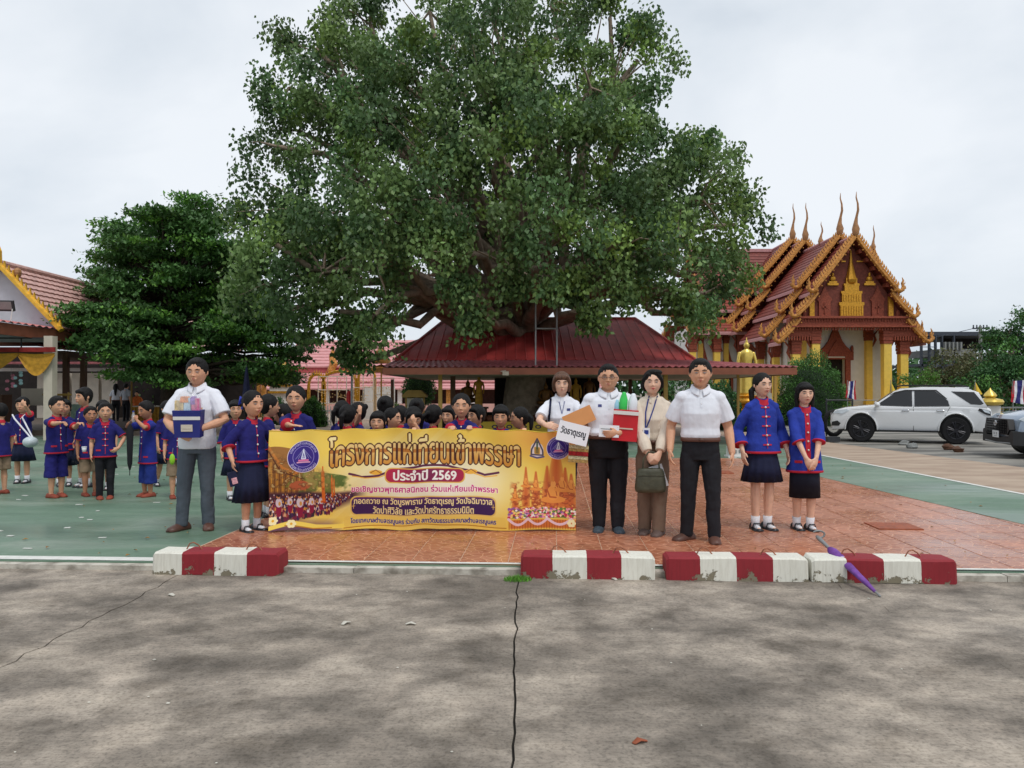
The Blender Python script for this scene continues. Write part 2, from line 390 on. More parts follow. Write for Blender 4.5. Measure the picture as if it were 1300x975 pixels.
# striped concrete blocks
def block_mat(name, flip):
    m, n, l, b = nodes_mat(name)
    tc = n.new('ShaderNodeTexCoord'); sp = n.new('ShaderNodeSeparateXYZ'); l.new(tc.outputs['Object'], sp.inputs[0])
    ma = n.new('ShaderNodeMath'); ma.operation = 'MULTIPLY'; ma.inputs[1].default_value = 1.95 / 1.02; l.new(sp.outputs[0], ma.inputs[0])
    jit = n.new('ShaderNodeMath'); jit.operation = 'MULTIPLY_ADD'; jit.inputs[1].default_value = .02; l.new(noise_n(n, l, tc.outputs['Object'], 12), jit.inputs[0]); l.new(ma.outputs[0], jit.inputs[2])
    fr = n.new('ShaderNodeMath'); fr.operation = 'FRACT'; l.new(jit.outputs[0], fr.inputs[0])
    gt = n.new('ShaderNodeMath'); gt.operation = 'LESS_THAN' if flip else 'GREATER_THAN'; gt.inputs[1].default_value = .5; l.new(fr.outputs[0], gt.inputs[0])
    c = mixc(n, l, gt.outputs[0], srgb(222, 220, 208), srgb(140, 30, 40))
    gp_ = n.new('ShaderNodeNewGeometry'); dirt = noise_n(n, l, gp_.outputs['Position'], 8, 7, .7)
    zz = n.new('ShaderNodeMapRange'); zz.inputs[1].default_value = .0; zz.inputs[2].default_value = .17; zz.inputs[3].default_value = .17; zz.inputs[4].default_value = -.05; l.new(sp.outputs[2], zz.inputs[0])
    ad = n.new('ShaderNodeMath'); ad.operation = 'ADD'; l.new(dirt, ad.inputs[0]); l.new(zz.outputs[0], ad.inputs[1])
    chip = ramp(n, l, ad.outputs[0], [(.675, (0, 0, 0, 1)), (.69, (1, 1, 1, 1))])
    sc = ramp(n, l, noise_n(n, l, mapn(n, l, (30, 30, 2)), 2, 6, .7), [(.35, (.72, .70, .66, 1)), (.55, (1, 1, 1, 1))])
    c = mixc(n, l, .5, c, sc, 'MULTIPLY'); c = mixc(n, l, chip, c, srgb(126, 118, 98))
    l.new(c, b.inputs['Base Color']); b.inputs['Roughness'].default_value = .75
    bp = n.new('ShaderNodeBump'); bp.inputs['Strength'].default_value = .6; bp.inputs['Distance'].default_value = .006; bp.invert = True; l.new(chip, bp.inputs['Height']); l.new(bp.outputs[0], b.inputs['Normal'])
    return m
BM = [block_mat('white_first_paint', False), block_mat('red_first_paint', True)]
mat('rebar', srgb(150, 96, 72), .8, var=.3, vs=30)
def kblock(cx, cy, rz, mi, lab, L=1.02):
    Lr, L = L, 1.02
    o = thing('kerb_block', lab, 'concrete block', (cx, cy, -.05), rz, 'red and white striped blocks along the court edge')
    bm = bmesh.new(); bmesh.ops.create_grid(bm, x_segments=1, y_segments=1, size=.5); bm.free()
    b = MB(); prof = [(-.125, 0), (-.118, .165), (-.10, .178), (.10, .178), (.118, .165), (.125, 0)]
    n = len(prof); xs = [-L / 2, -L / 2 + .02] + [-L / 2 + .02 + (L - .04) * i / 8 for i in range(1, 8)] + [L / 2 - .02, L / 2]
    r = random.Random(int(cx * 100)); vs = []
    for i, x in enumerate(xs):
        e_ = .88 if i in (0, len(xs) - 1) else 1
        for y, z in prof: vs.append((x, y * e_ + r.uniform(-.004, .004), z * (e_ if z > .1 else 1) + r.uniform(-.004, .003)))
    fs = [(i * n + j, i * n + (j + 1) % n, (i + 1) * n + (j + 1) % n, (i + 1) * n + j) for i in range(len(xs) - 1) for j in range(n)] + [tuple(range(n)), tuple(range((len(xs) - 1) * n, len(xs) * n))]
    b.add(vs, fs); ob_ = b.build('block_body', BM[mi], o); ob_.scale = (Lr / 1.02, 1, 1)
    for sx, hh_ in ((-.24, .055), (.25, .05)):
        t = MB(); t.tube([(sx - .05, 0, .16), (sx - .045, .0, .18), (sx - .02, 0, .18 + hh_ * .8), (sx + .01, 0, .178 + hh_), (sx + .05, .01, .18 + hh_ * .5), (sx + .085, .01, .165)], .0055, 6); t.build('lifting_loop', M('rebar'), o, True)
def bpos(x0, x1, yb): a = G(x0, yb, -.05); c = G(x1, yb, -.05); return (a.x + c.x) / 2, a.y + .13
for (x0, x1, yb, mi, lab) in ((192, 356, 730, 0, 'striped concrete block standing alone at the left, white end first'), (662, 832, 735, 1, 'striped block with its red end beside the grass tuft'),
                             (848, 1026, 737.5, 1, 'striped block in the middle of the right hand row of three'), (1034, 1214, 740, 0, 'striped block with the purple umbrella leaning over it')):
    cx, cy = bpos(x0, x1, yb); kblock(cx, cy, TH, mi, lab, L=(G(x1, yb, -.05).x - G(x0, yb, -.05).x))
# grass tuft, pebbles
mat('grass_blade', srgb(96, 150, 52), .8, var=.3, vs=30)
def tuft(cx, cy, rx, ry, n, hgt, label, z=-.05, m='grass_blade', nm='grass_tuft', cat='grass'):
    b = MB()
    for i in range(n):
        a, q = rnd.uniform(0, 6.28), math.sqrt(rnd.random()); x, y = q * rx * math.cos(a), q * ry * math.sin(a); h_ = hgt * rnd.uniform(.4, 1) * (1.1 - q * .6); w = .003; aa = rnd.uniform(0, 3.14); dx, dy = math.cos(aa) * w, math.sin(aa) * w; lx, ly = rnd.uniform(-.5, .5) * h_, rnd.uniform(-.5, .5) * h_
        b.add([(x - dx, y - dy, 0), (x + dx, y + dy, 0), (x + dx * .6 + lx * .4, y + dy * .6 + ly * .4, h_ * .6), (x - dx * .6 + lx * .4, y - dy * .6 + ly * .4, h_ * .6), (x + lx, y + ly, h_)], [(0, 1, 2, 3), (3, 2, 4)])
    o = b.build(nm, M(m), fix=False, kind='stuff', label=label, category=cat); o.location = (cx, cy, z); return o
p_ = G(657, 736, -.05); tuft(p_.x, p_.y, .11, .07, 420, .055, 'small bright green grass tuft growing at the joint beside the red block end')
peb = mat('pebble', srgb(200, 196, 184), .9, var=.2, vs=5)
b = MB()
for i in range(46):
    x, y = rnd.uniform(-5, 6), 2.4 + 3.3 * rnd.random(); s_ = rnd.choice((.003, .004, .005, .006, .008)); b.ell((x, y, -.048), (s_ * 1.3, s_, s_ * .5), 6, 4)
b.build('pebbles', peb, kind='stuff', label='pale chips and small pebbles scattered over the concrete', category='pebbles')
for (px_, py_, lab) in ((219, 755, 'pale paper scrap on the concrete below the left block'), (440, 791, 'small pale leaf scrap on the concrete left of the joint'), (522, 792, 'whitish chip on the dark stain of the concrete'), (780, 735, 'crumpled white scrap at the foot of the second block'), (812, 941, 'brown dry leaf on the near concrete')):
    q = G(px_, py_, -.05); b = MB(); b.tube([(-.03, 0, .004), (0, .008, .012), (.03, -.004, .005)], [(.012, .004), (.02, .005), (.008, .003)], 8)
    o = b.build('litter_scrap', peb if 'brown' not in lab else hatch, smooth=True, label=lab, category='litter'); o.location = q; o.rotation_euler = (0, 0, rnd.uniform(0, 3))

b = MB()
for i in range(150):
    x, y = rnd.uniform(-7, 6.5), 6.5 + 9 * rnd.random() ** 1.3; a = rnd.uniform(0, 6.28); s_ = rnd.uniform(.012, .03); dx, dy = math.cos(a) * s_, math.sin(a) * s_
    b.add([(x - dx, y - dy, .014), (x + dy * .5, y - dx * .5, .022), (x + dx, y + dy, .015), (x - dy * .5, y + dx * .5, .026)], [(0, 1, 2, 3)])
b.build('fallen_leaves', mat('dry_leaf', srgb(150, 112, 62), .8, var=.4, vs=3), fix=False, kind='stuff', label='small dry leaves scattered over the tiles and the green court', category='leaves')
b = MB()
for i in range(40): x, y = rnd.uniform(-8, -2.9), 6.6 + 8 * rnd.random(); b.box((x, y, .006), (rnd.uniform(.03, .10), rnd.uniform(.015, .04), .006), rz=rnd.uniform(-.3, .3))
b.build('paint_flakes', M('line_paint'), kind='stuff', label='pale flakes where paint has chipped on the green court', category='flakes')

# ================================================================= trees
def leaf_mat(name, c, tr=.25, rough=.5):
    return mat(name, c, rough, var=.18, vs=1.5, attr='tint', trans=tr, spec=.3)
def leaves_obj(name, pts, nrm_up, size, m, parent, tint, asp=.62, droop=.5, seed=1, kind=None, tmpl=0):
    """many small leaves, each a folded four-point blade, from arrays of positions"""
    rs = np.random.RandomState(seed); n = len(pts); pts = np.asarray(pts, dtype=np.float32)
    ax = rs.normal(size=(n, 3)); ax[:, 2] -= droop * 2; ax /= np.linalg.norm(ax, axis=1)[:, None]
    sd = np.cross(ax, rs.normal(size=(n, 3)) * .6 + np.array([0, 0, nrm_up])); sd /= np.linalg.norm(sd, axis=1)[:, None] + 1e-6
    sz = size * rs.uniform(.65, 1.25, n)[:, None]
    V = np.empty((n, 4, 3), np.float32)
    nn = np.cross(ax, sd)
    V[:, 0] = pts; V[:, 1] = pts + ax * sz * .42 + sd * sz * asp * .5 + nn * sz * .06; V[:, 2] = pts + ax * sz; V[:, 3] = pts + ax * sz * .42 - sd * sz * asp * .5 + nn * sz * .06
    me = bpy.data.meshes.new(name); me.vertices.add(n * 4); me.vertices.foreach_set('co', V.ravel())
    me.loops.add(n * 4); me.loops.foreach_set('vertex_index', np.arange(n * 4, dtype=np.int32))
    me.polygons.add(n); me.polygons.foreach_set('loop_start', np.arange(0, n * 4, 4, dtype=np.int32)); me.update(calc_edges=True)
    ca = me.color_attributes.new('tint', 'FLOAT_COLOR', 'POINT'); t = np.ones((n, 4, 4), np.float32); t[:, :, :3] = np.asarray(tint, np.float32)[:, None, :]
    ca.data.foreach_set('color', t.ravel())
    o = link(name, me, m, parent)
    if kind: o['kind'] = kind
    return o
BARK = mat('bark', srgb(142, 126, 110), .95, var=.25, vs=6, bump=.8, bs=25)
BARKD = mat('bark_dark', srgb(72, 62, 52), .95, var=.25, vs=6, bump=.8, bs=25)
def branch(b, p, q, r0, r1, sag=.15, n=6, seg=5, rs=None):
    p, q = Vector(p), Vector(q); d = (q - p).length; pts = []; rad = []
    for i in range(seg + 1):
        t = i / seg; w = p.lerp(q, t) + Vector((0, 0, sag * d * math.sin(t * math.pi)))
        if 0 < i < seg: w += Vector([rs.uniform(-1, 1) * d * .05 for _ in range(3)])
        pts.append(w); rad.append(r0 + (r1 - r0) * t)
    b.tube(pts, rad, n, cap=False); return pts
def scatter_tree(name, label, base, lumps, n_clump, leaves_per, leaf, m, trunk_r, trunk_top, seed=1, clump_r=.5, flat=1., tint=lambda r: (1, 1, 1), bark=None, fork=True, twig=True, group=None, shell=.55, up=.6, droop=.5, limbs=None, cat='tree', asp=.62, flatlump=1.):
    r = random.Random(seed); rs = np.random.RandomState(seed)
    o = thing(name, label, cat, base, 0, group); B = Vector(base)
    wood = MB(); tp = Vector(trunk_top) - B
    pts, tint_a = [], []
    wood.tube([(0, 0, -.1), (0, 0, .3), tp * .5 + Vector((.1, 0, 0)), tp], [trunk_r * 1.5, trunk_r * 1.1, trunk_r, trunk_r * .8], 10)
    main = []
    lumps = [(Vector(c) - B, R_) for c, R_ in lumps]
    for c, R_ in lumps:
        if fork:
            st = tp * r.uniform(.55, 1.0); main.append((branch(wood, st, c, trunk_r * .38, trunk_r * .10, .06, 7, 6, r), c, R_))
        else:
            st = Vector((0, 0, max(.2, min(tp.z, c.z - .2)))); main.append((branch(wood, st, c, trunk_r * .25, .03, .02, 5, 3, r), c, R_))
    for bp_, c, R_ in main:
        lt = r.uniform(.78, 1.28)
        k = max(3, int(n_clump * R_ * R_))
        for j in range(k):
            while True:
                v = Vector([r.uniform(-1, 1) for _ in range(3)])
                if shell < v.length <= 1: break
            v.z *= flatlump; q = c + v * R_
            if twig and r.random() < .5: branch(wood, bp_[r.choice((-1, -2, -3))], q, trunk_r * .07, .008, .05, 4, 3, r)
            tt = np.array(tint(r)) * lt; nl = int(leaves_per * r.uniform(.6, 1.3)); cr = clump_r * r.uniform(.7, 1.25)
            g = np.clip(rs.normal(size=(nl, 3)), -1.7, 1.7) * cr * .5; g[:, 2] *= flat
            pts.append(g + np.array(q)); tint_a.append(tt[None] * rs.uniform(.75, 1.25, (nl, 1)))
    wood.build('trunk', bark or BARK, o, True, fix=False)
    P_ = np.concatenate(pts); T_ = np.concatenate(tint_a)
    leaves_obj('crown', P_, up, leaf, m, o, T_, seed=seed, droop=droop, asp=asp)
    return o
LEAF = leaf_mat('bodhi_leaf', srgb(104, 130, 76), .22, .42)
LEAFD = leaf_mat('dark_leaf', srgb(66, 104, 60), .15, .5)
LEAFDL = leaf_mat('layered_leaf', srgb(88, 128, 70), .18, .5)
LEAFM = leaf_mat('mid_leaf', srgb(74, 112, 54), .2)
LEAFB = leaf_mat('brownish_leaf', srgb(104, 104, 74), .2)
# the great tree over the pavilion: lumps of foliage read off the photograph (pixel x, y, depth, radius in m)
BL = [(400, 60, 24, 1.5), (470, 30, 25, 1.6), (545, 12, 26, 1.7), (620, 8, 24, 1.7), (700, 5, 26, 1.8), (775, 20, 25, 1.8), (810, 75, 24, 1.5), (365, 110, 23, 1.3), (378, 165, 24, 1.4), (350, 185, 22, .9),
      (440, 110, 22, 1.9), (520, 85, 22, 1.9), (600, 80, 21, 1.9), (680, 80, 22, 2.0), (750, 110, 22, 1.9), (440, 190, 22, 2.0), (530, 180, 20.5, 1.9), (620, 170, 20, 1.9), (710, 180, 20.5, 1.9), (790, 180, 21.5, 1.8),
      (830, 240, 22, 1.7), (895, 195, 23, 1.3), (890, 250, 22, 1.6), (925, 225, 24, 1.0), (935, 285, 23, 1.0), (350, 275, 22, 1.5), (400, 280, 21, 1.8), (480, 270, 20, 1.9), (570, 260, 19.5, 1.6), (800, 280, 20.5, 1.8),
      (345, 345, 21, 1.35), (410, 345, 20, 1.6), (480, 338, 19, 1.3), (560, 305, 18.8, 1.2), (640, 302, 18.6, 1.25), (715, 302, 18.8, 1.25), (790, 304, 19, 1.25), (860, 322, 20, 1.4), (915, 335, 22, 1.2), (895, 372, 21, .9),
      (370, 390, 20.5, .9), (430, 395, 20, .9), (500, 362, 20, .7), (850, 368, 20, .6), (790, 360, 19.5, .4), (700, 356, 19, .4), (575, 366, 19, .3), (650, 362, 19, .35), (735, 358, 19, .3), (600, 405, 19.2, .12), (752, 402, 19.2, .10), (450, 430, 21, .55), (475, 400, 19, .6), (885, 398, 20, .5), (350, 310, 20, .9), (330, 365, 20.5, .8), (620, 300, 25, 1.9), (720, 280, 26, 2.0), (540, 320, 27, 2.0), (800, 330, 27, 1.8), (450, 320, 26, 1.8), (640, 200, 28, 2.2), (500, 140, 28, 2.0), (760, 150, 28, 2.0), (880, 310, 26, 1.6),
      (460, 460, 21.5, .35), (405, 420, 21, .6)]
def btint(r):
    k = r.random(); y = 1. + r.uniform(-.15, .15)
    return (1.28 * y, 1.25 * y, .9 * y) if k > .86 else ((.62 * y, .72 * y, .8 * y) if k < .4 else (y, y, y))
scatter_tree('bodhi_tree', 'huge spreading tree whose crown hangs over the red roofed pavilion', (.3, 24.5, 0), [(W(x, y, z), r) for x, y, z, r in BL], 4.9, 225, .135, LEAF, .62, (.5, 24.5, 4.6), seed=4, clump_r=.52, tint=btint, shell=.3, flatlump=.92, droop=.8, asp=.78)
# dark layered tree: flat pads of foliage one above the other
dt = []
r = random.Random(9)
outl = [(250, 262, 18), (228, 275, 50), (215, 292, 78), (222, 312, 88), (215, 332, 100), (215, 352, 110), (218, 372, 112), (225, 392, 118), (232, 410, 128), (245, 430, 130), (262, 450, 112), (275, 468, 95), (300, 480, 70)]
for (cx, cy, hw) in outl:
    for j in range(max(4, int(hw / 4.6))):
        u_ = r.uniform(-1, 1); u_ = math.copysign(abs(u_) ** .7, u_); x = cx + u_ * (hw + 4 if cy > 380 else hw - 16); z = 27.5 + r.uniform(-1, 1) * 3.0 * math.sqrt(max(.05, 1 - ((x - cx) / (hw + 12)) ** 2)) if u_ > -.45 or cy < 380 else r.uniform(23.9, 25.0); dt.append((W(x, cy + r.uniform(-9, 9), z), r.uniform(.45, .85)))
scatter_tree('layered_tree', 'dark green tree with flat layered branches behind the left pale roof', (-12.25, 27.5, 0), dt, 10.5, 100, .155, LEAFDL, .33, (-12.25, 27.5, 4.6), seed=12, clump_r=.62, flat=.14, shell=.0, flatlump=.2, up=2.5, droop=.0, twig=False, fork=False, bark=BARKD,
             tint=lambda r: (1.55, 1.5, .9) if r.random() > .8 else (lambda k: (k, k, k))(r.uniform(.55, 1.1)))
def lumpy(pxs, rr): return [(W(x, y, z), r_) for x, y, z, r_ in pxs]
scatter_tree('broad_tree', 'dark green spreading tree at the right edge behind the silver car', (24.5, 38, 0), lumpy([(1285, 415, 38, .7), (1268, 425, 38, .5), (1300, 400, 38, .6), (1320, 430, 38, 1.5), (1262, 450, 38, .9), (1290, 455, 37, 1.3), (1270, 485, 37, 1.2), (1300, 500, 36, 1.3), (1330, 470, 37, 1.6), (1255, 510, 36, .9), (1350, 510, 36, 1.6), (1245, 485, 37, .9), (1300, 530, 36, 1.0)], 1), 13, 110, .15, LEAFD, .25, (24.5, 38, 3), seed=21, clump_r=.55, flat=.5, tint=lambda r: (1.5, 1.45, .9) if r.random() > .75 else (lambda k: (k, k, k))(r.uniform(.6, 1.2)))
scatter_tree('brownish_tree', 'olive brown leafed tree behind the white SUV, left of the dark tree', (26, 46, 0), lumpy([(1215, 465, 46, 1.3), (1195, 480, 46, .9), (1230, 480, 45, 1.4), (1205, 505, 45, 1.1), (1240, 508, 45, 1.2), (1250, 470, 46, 1.2), (1195, 525, 45, .8), (1222, 490, 45, 1.5), (1190, 500, 46, 1.1)], 1), 12, 110, .16, LEAFB, .2, (26, 46, 2), seed=22, clump_r=.5, tint=lambda r: (1.0, 1.0, 1.0) if r.random() > .4 else (.7, .85, .7))
scatter_tree('light_tree', 'small bright green tree seen through the poles right of the temple', (20, 38, 0), lumpy([(1168, 478, 38, .65), (1156, 482, 38, .5), (1180, 484, 38, .5)], 1), 14, 70, .12, LEAFM, .07, (20, 38, 1.6), seed=23, clump_r=.3, tint=lambda r: (1.3, 1.3, .9))
for i, (x, y, z, w, lab) in enumerate(((1180, 500, 58, 3.0, 'dark bushy tree behind the small light green tree'), (250, 500, 44, 2.2, 'dark shrubby tree standing behind the man with the blue bag'), (200, 498, 40, 1.3, 'leafy shrub behind the gold draped table at the left'), (880, 500, 36, 1.5, 'green tree seen under the pavilion roof behind the right man'), (1095, 500, 60, 2.6, 'distant tree to the right of the temple porch'))):
    c = W(x, y, z); L_ = [(Vector((c.x + dx * w * .5, z + dy * w * .3, max(.5, c.z + dz * w * .3))), w * .5) for dx, dy, dz in ((-1, 0, 0), (1, 0, .1), (0, 0, .8), (0, -1, -.2), (.5, 1, .3), (-.6, .5, .4))]
    scatter_tree('leafy_tree', lab, (c.x, z, 0), L_, 9, 60, .16, LEAFD if i != 2 else LEAFM, .12, (c.x, z, 1.2), seed=30 + i, clump_r=.45, tint=lambda r: (lambda k: (k, k, k * .9))(r.uniform(.6, 1.4)))
# clipped bushes
def bush(name, label, cx, cy, rx, h, n, m, seed, group=None, top=1., flatb=.0, leaf=.09):
    o = thing(name, label, 'bush', (cx, cy, 0), 0, group); rs = np.random.RandomState(seed)
    v = rs.normal(size=(n, 3)); v /= np.linalg.norm(v, axis=1)[:, None]; v[:, 2] = np.abs(v[:, 2]) if flatb == 0 else v[:, 2]
    lay = 1 + .05 * np.sin(v[:, 2] * 26 + 2 * np.sin(v[:, 0] * 3)) + .04 * np.sin(v[:, 0] * 9 + v[:, 1] * 7)
    q = v * (rs.uniform(.86, 1.02, n) * lay)[:, None]; q = q * np.array([rx, rx, h - flatb]) + np.array([0, 0, flatb])
    t = (rs.uniform(.6, 1.35, n) * (1 + .3 * (lay - 1) / .05))[:, None] * np.ones((1, 3))
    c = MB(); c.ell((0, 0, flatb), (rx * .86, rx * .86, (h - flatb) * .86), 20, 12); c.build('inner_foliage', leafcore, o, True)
    if flatb: s_ = MB(); s_.tube([(0, 0, 0), (0, 0, flatb)], .05, 8); s_.build('stem', BARK, o)
    leaves_obj('foliage', q, .6, leaf, m, o, t, seed=seed, droop=-.2)
    return o
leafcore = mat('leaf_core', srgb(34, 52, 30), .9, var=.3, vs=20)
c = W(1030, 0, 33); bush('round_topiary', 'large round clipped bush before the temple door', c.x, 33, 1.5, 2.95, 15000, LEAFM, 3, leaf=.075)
c = W(915, 0, 30); bush('dark_bush', 'dark clipped bush under the pavilion edge behind the thin pole', c.x, 30, .8, 1.7, 4500, LEAFD, 4)
c = W(532, 0, 30); bush('oval_topiary', 'smooth oval topiary left of the pavilion post', c.x, 30, .62, 2.25, 4000, LEAFM, 5, flatb=1.5, leaf=.06)
c = W(395, 0, 31); bush('low_bush', 'bright green low bush beside the white fence by the light arch', c.x, 31, .62, 1.1, 3000, LEAFM, 6)
c = W(352, 0, 33); bush('low_bush', 'green bush at the foot of the white gate pillar', c.x, 33, .6, 1.05, 2500, LEAFD, 7)
c = W(960, 0, 28); bush('low_bush', 'low green hedge bush at the foot of the golden statue', c.x, 28, .75, .62, 2500, LEAFM, 8)
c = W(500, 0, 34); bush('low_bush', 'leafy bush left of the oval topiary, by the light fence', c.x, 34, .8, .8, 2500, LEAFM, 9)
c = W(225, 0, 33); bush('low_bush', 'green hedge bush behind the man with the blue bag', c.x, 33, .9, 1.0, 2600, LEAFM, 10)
# far treeline
rs = np.random.RandomState(77); n = 26000; X_ = rs.uniform(-150, 150, n); Y_ = 110 + rs.uniform(-4, 4, n); H_ = 4.5 + 1.6 * np.sin(X_ * .13) + 1.0 * np.sin(X_ * .41 + 1) + .6 * np.sin(X_ * 1.1)
leaves_obj('distant_wood', np.stack([X_, Y_, H_ * rs.uniform(0, 1, n) ** .7], 1), .5, 1.1, LEAFD, None, np.ones((n, 3)) * rs.uniform(.6, 1.2, (n, 1)), seed=5, kind='stuff')
bpy.data.objects['distant_wood']['label'] = 'far line of trees beyond the temple grounds'; bpy.data.objects['distant_wood']['category'] = 'wood'
# ================================================================= pavilion round the tree
mat('maroon_roof', srgb(172, 64, 62), .5, var=.14, vs=3, bump=.1, bs=20)
mat('maroon_corrugated', srgb(150, 82, 86), .45, var=.25, vs=5)
mat('fascia_brown', srgb(132, 78, 58), .7, var=.12, vs=4)
mat('soffit', srgb(168, 158, 142), .8, var=.1)
mat('post_ochre', srgb(176, 140, 72), .6, var=.12)
mat('post_brown', srgb(96, 66, 48), .7, var=.15)
mat('steel_grey', srgb(140, 142, 142), .5, metal=.4, var=.1)
mat('steel_dark', srgb(52, 54, 58), .5, var=.1)
mat('gold_paint', srgb(206, 150, 50), .35, metal=.55, var=.2, vs=14, bump=.3, bs=25)
mat('gold_bright', srgb(222, 192, 96), .3, metal=.5, var=.1, vs=6)
mat('gold_cloth', srgb(196, 146, 48), .7, var=.2, vs=10)
mat('gold_orange', srgb(194, 136, 68), .55, metal=.15, var=.3, vs=9, bump=.5, bs=18)
mat('white_wall', srgb(222, 220, 216), .8, var=.05, vs=3)
mat('cream_wall', srgb(206, 196, 180), .8, var=.08, vs=3)
mat('pink_wall', srgb(206, 160, 152), .8, var=.1, vs=3)
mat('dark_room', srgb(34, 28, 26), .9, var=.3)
mat('clay_pot', srgb(124, 72, 50), .8, var=.25, vs=9)
mat('yellow_cloth', srgb(214, 180, 60), .8, var=.1)
pav = thing('pavilion', 'low open pavilion with a dark red ribbed roof built round the great tree', 'pavilion', (0, 0, 0))
x0, x1, y0, y1, hz = -3.15, 4.95, 20.8, 28.6, 2.24      # foot of the main roof
rx0, rx1, ry, rz_ = -2.1, 4.05 - .1, 24.7, 3.72
def panels(axis, lo, hi, f_top, f_pt, n, parent=pav):
    """one ribbed metal sheet after another across a slope"""
    w = (hi - lo) / n
    for i in range(n):
        a, c = lo + i * w, lo + (i + 1) * w; b = MB()
        ta, tc = f_top(a), f_top(c)
        if max(ta, tc) < .02: continue
        A, B_, C_, D_ = f_pt(a + .004, 0), f_pt(c - .004, 0), f_pt(c - .004, tc), f_pt(a + .004, ta)
        nn = (B_ - A).cross(f_pt((a + c) / 2, .5) - A).normalized(); nn = nn if nn.z > 0 else -nn
        th = nn * .02
        v = [A, B_, C_, D_, A + th, B_ + th, C_ + th, D_ + th]
        b.add(v, [(3, 2, 1, 0), (4, 5, 6, 7), (0, 1, 5, 4), (1, 2, 6, 5), (2, 3, 7, 6), (3, 0, 4, 7)])
        m1, m2 = f_pt(a + .02, .0) + th, f_pt(a + .02, max(.0, ta - .01)) + th
        if ta > .03: b.tube([m1, m2], (.022, .03), 4, cap=True, flat=True)
        b.build('roof_panel', M('maroon_roof'), parent)
def pt_front(x, t): return Vector((x, y0 + (ry - y0) * t, hz + (rz_ - hz) * t))
def pt_back(x, t): return Vector((x, y1 + (ry - y1) * t, hz + (rz_ - hz) * t))
tf_ = lambda x: min(1, (x - x0) / (rx0 - x0), (x1 - x) / (x1 - rx1))
panels('x', x0, x1, tf_, pt_front, 30)
panels('x', x0, x1, tf_, pt_back, 12)
ts_ = lambda y: min(1, (y - y0) / (ry - y0), (y1 - y) / (y1 - ry))
panels('y', y0, y1, ts_, lambda y, t: Vector((x0 + (rx0 - x0) * t, y, hz + (rz_ - hz) * t)), 24)
panels('y', y0, y1, ts_, lambda y, t: Vector((x1 + (rx1 - x1) * t, y, hz + (rz_ - hz) * t)), 24)
b = MB()
for p, q in (((rx0, ry, rz_), (rx1, ry, rz_)), ((x0, y0, hz), (rx0, ry, rz_)), ((x1, y0, hz), (rx1, ry, rz_)), ((x0, y1, hz), (rx0, ry, rz_)), ((x1, y1, hz), (rx1, ry, rz_))): b.tube([Vector(p) + Vector((0, 0, .03)), Vector(q) + Vector((0, 0, .03))], .05, 6)
b.build('ridge_cap', M('maroon_roof'), pav)
# the corrugated skirt: real waves, front side and the wide right side
ex0, ex1, ey0, ey1, ez = -3.3, 7.25, 19.5, 29.6, 2.03
def skirt(P0, P1, Q1, Q0, n, name):
    """P: upper edge, Q: eave; n waves"""
    b = MB(); P0, P1, Q0, Q1 = map(Vector, (P0, P1, Q0, Q1)); N = n * 6; vs = []
    for i in range(N + 1):
        t = i / N; z = .022 * math.sin(t * n * 2 * math.pi)
        for s_ in range(4): vs.append(P0.lerp(P1, t).lerp(Q0.lerp(Q1, t), s_ / 3) + Vector((0, 0, z)))
    b.add(vs, [(i * 4 + s_, i * 4 + s_ + 1, (i + 1) * 4 + s_ + 1, (i + 1) * 4 + s_) for i in range(N) for s_ in range(3)])
    o = b.build(name, M('maroon_corrugated'), pav, True); return o
skirt((x0 - .02, y0, hz + .0), (x1, y0, hz), (ex1, ey0, ez), (ex0, ey0, ez), 64, 'corrugated_sheet')
skirt((x1, y0, hz), (x1, y1, hz), (ex1, ey1, ez), (ex1, ey0, ez), 50, 'corrugated_sheet')
skirt((x0, y0, hz), (x0, y1, hz), (ex0, ey1, ez), (ex0, ey0, ez), 50, 'corrugated_sheet')
b = MB()
for p, q in (((ex0 + .03, ey0 + .02), (ex1 - .03, ey0 + .02)), ((ex0 + .02, ey0 + .06), (ex0 + .02, ey1)), ((ex1 - .02, ey0 + .06), (ex1 - .02, ey1)), ((ex0, ey1 + .03), (ex1, ey1 + .03))):
    p, q = Vector(p), Vector(q); c_ = (p + q) / 2; d_ = q - p; b.box((c_.x, c_.y, ez - .115), (max(abs(d_.x), .05), max(abs(d_.y), .05), .17))
b.build('fascia', M('fascia_brown'), pav)
b = MB(); b.box(((ex0 + ex1) / 2, (ey0 + ey1) / 2, ez - .17), (ex1 - ex0 - .12, ey1 - ey0 - .12, .02)); b.build('soffit', M('soffit'), pav)
for (px_, y_, r_, mm) in ((559, 20.3, .05, 'post_ochre'), (575, 22.6, .07, 'post_brown'), (937, 20.7, .03, 'post_ochre'), (984, 21.6, .035, 'post_ochre'), (640, 28.4, .06, 'post_brown'), (845, 20.3, .05, 'post_ochre'), (800, 28.4, .06, 'post_brown'), (498, 28.4, .05, 'post_brown'), (722, 28.4, .06, 'post_brown')):
    X_ = (px_ - CX) / F * y_; b = MB(); b.box((X_, y_, (ez - .18) / 2), (r_ * 2, r_ * 2, ez - .18)); b.box((X_, y_, .05), (r_ * 3, r_ * 3, .1)); b.build('post', M(mm), pav)
b = MB(); q = W(642, 474, 19.45); b.box(q, (.16, .08, .1)); b.tube([q + Vector((-.12, 0, .05)), q + Vector((.0, 0, .07))], .012, 5); o = b.build('flood_lamp', M('soffit'), label='small pale flood lamp fixed to the pavilion fascia over the children', category='lamp')
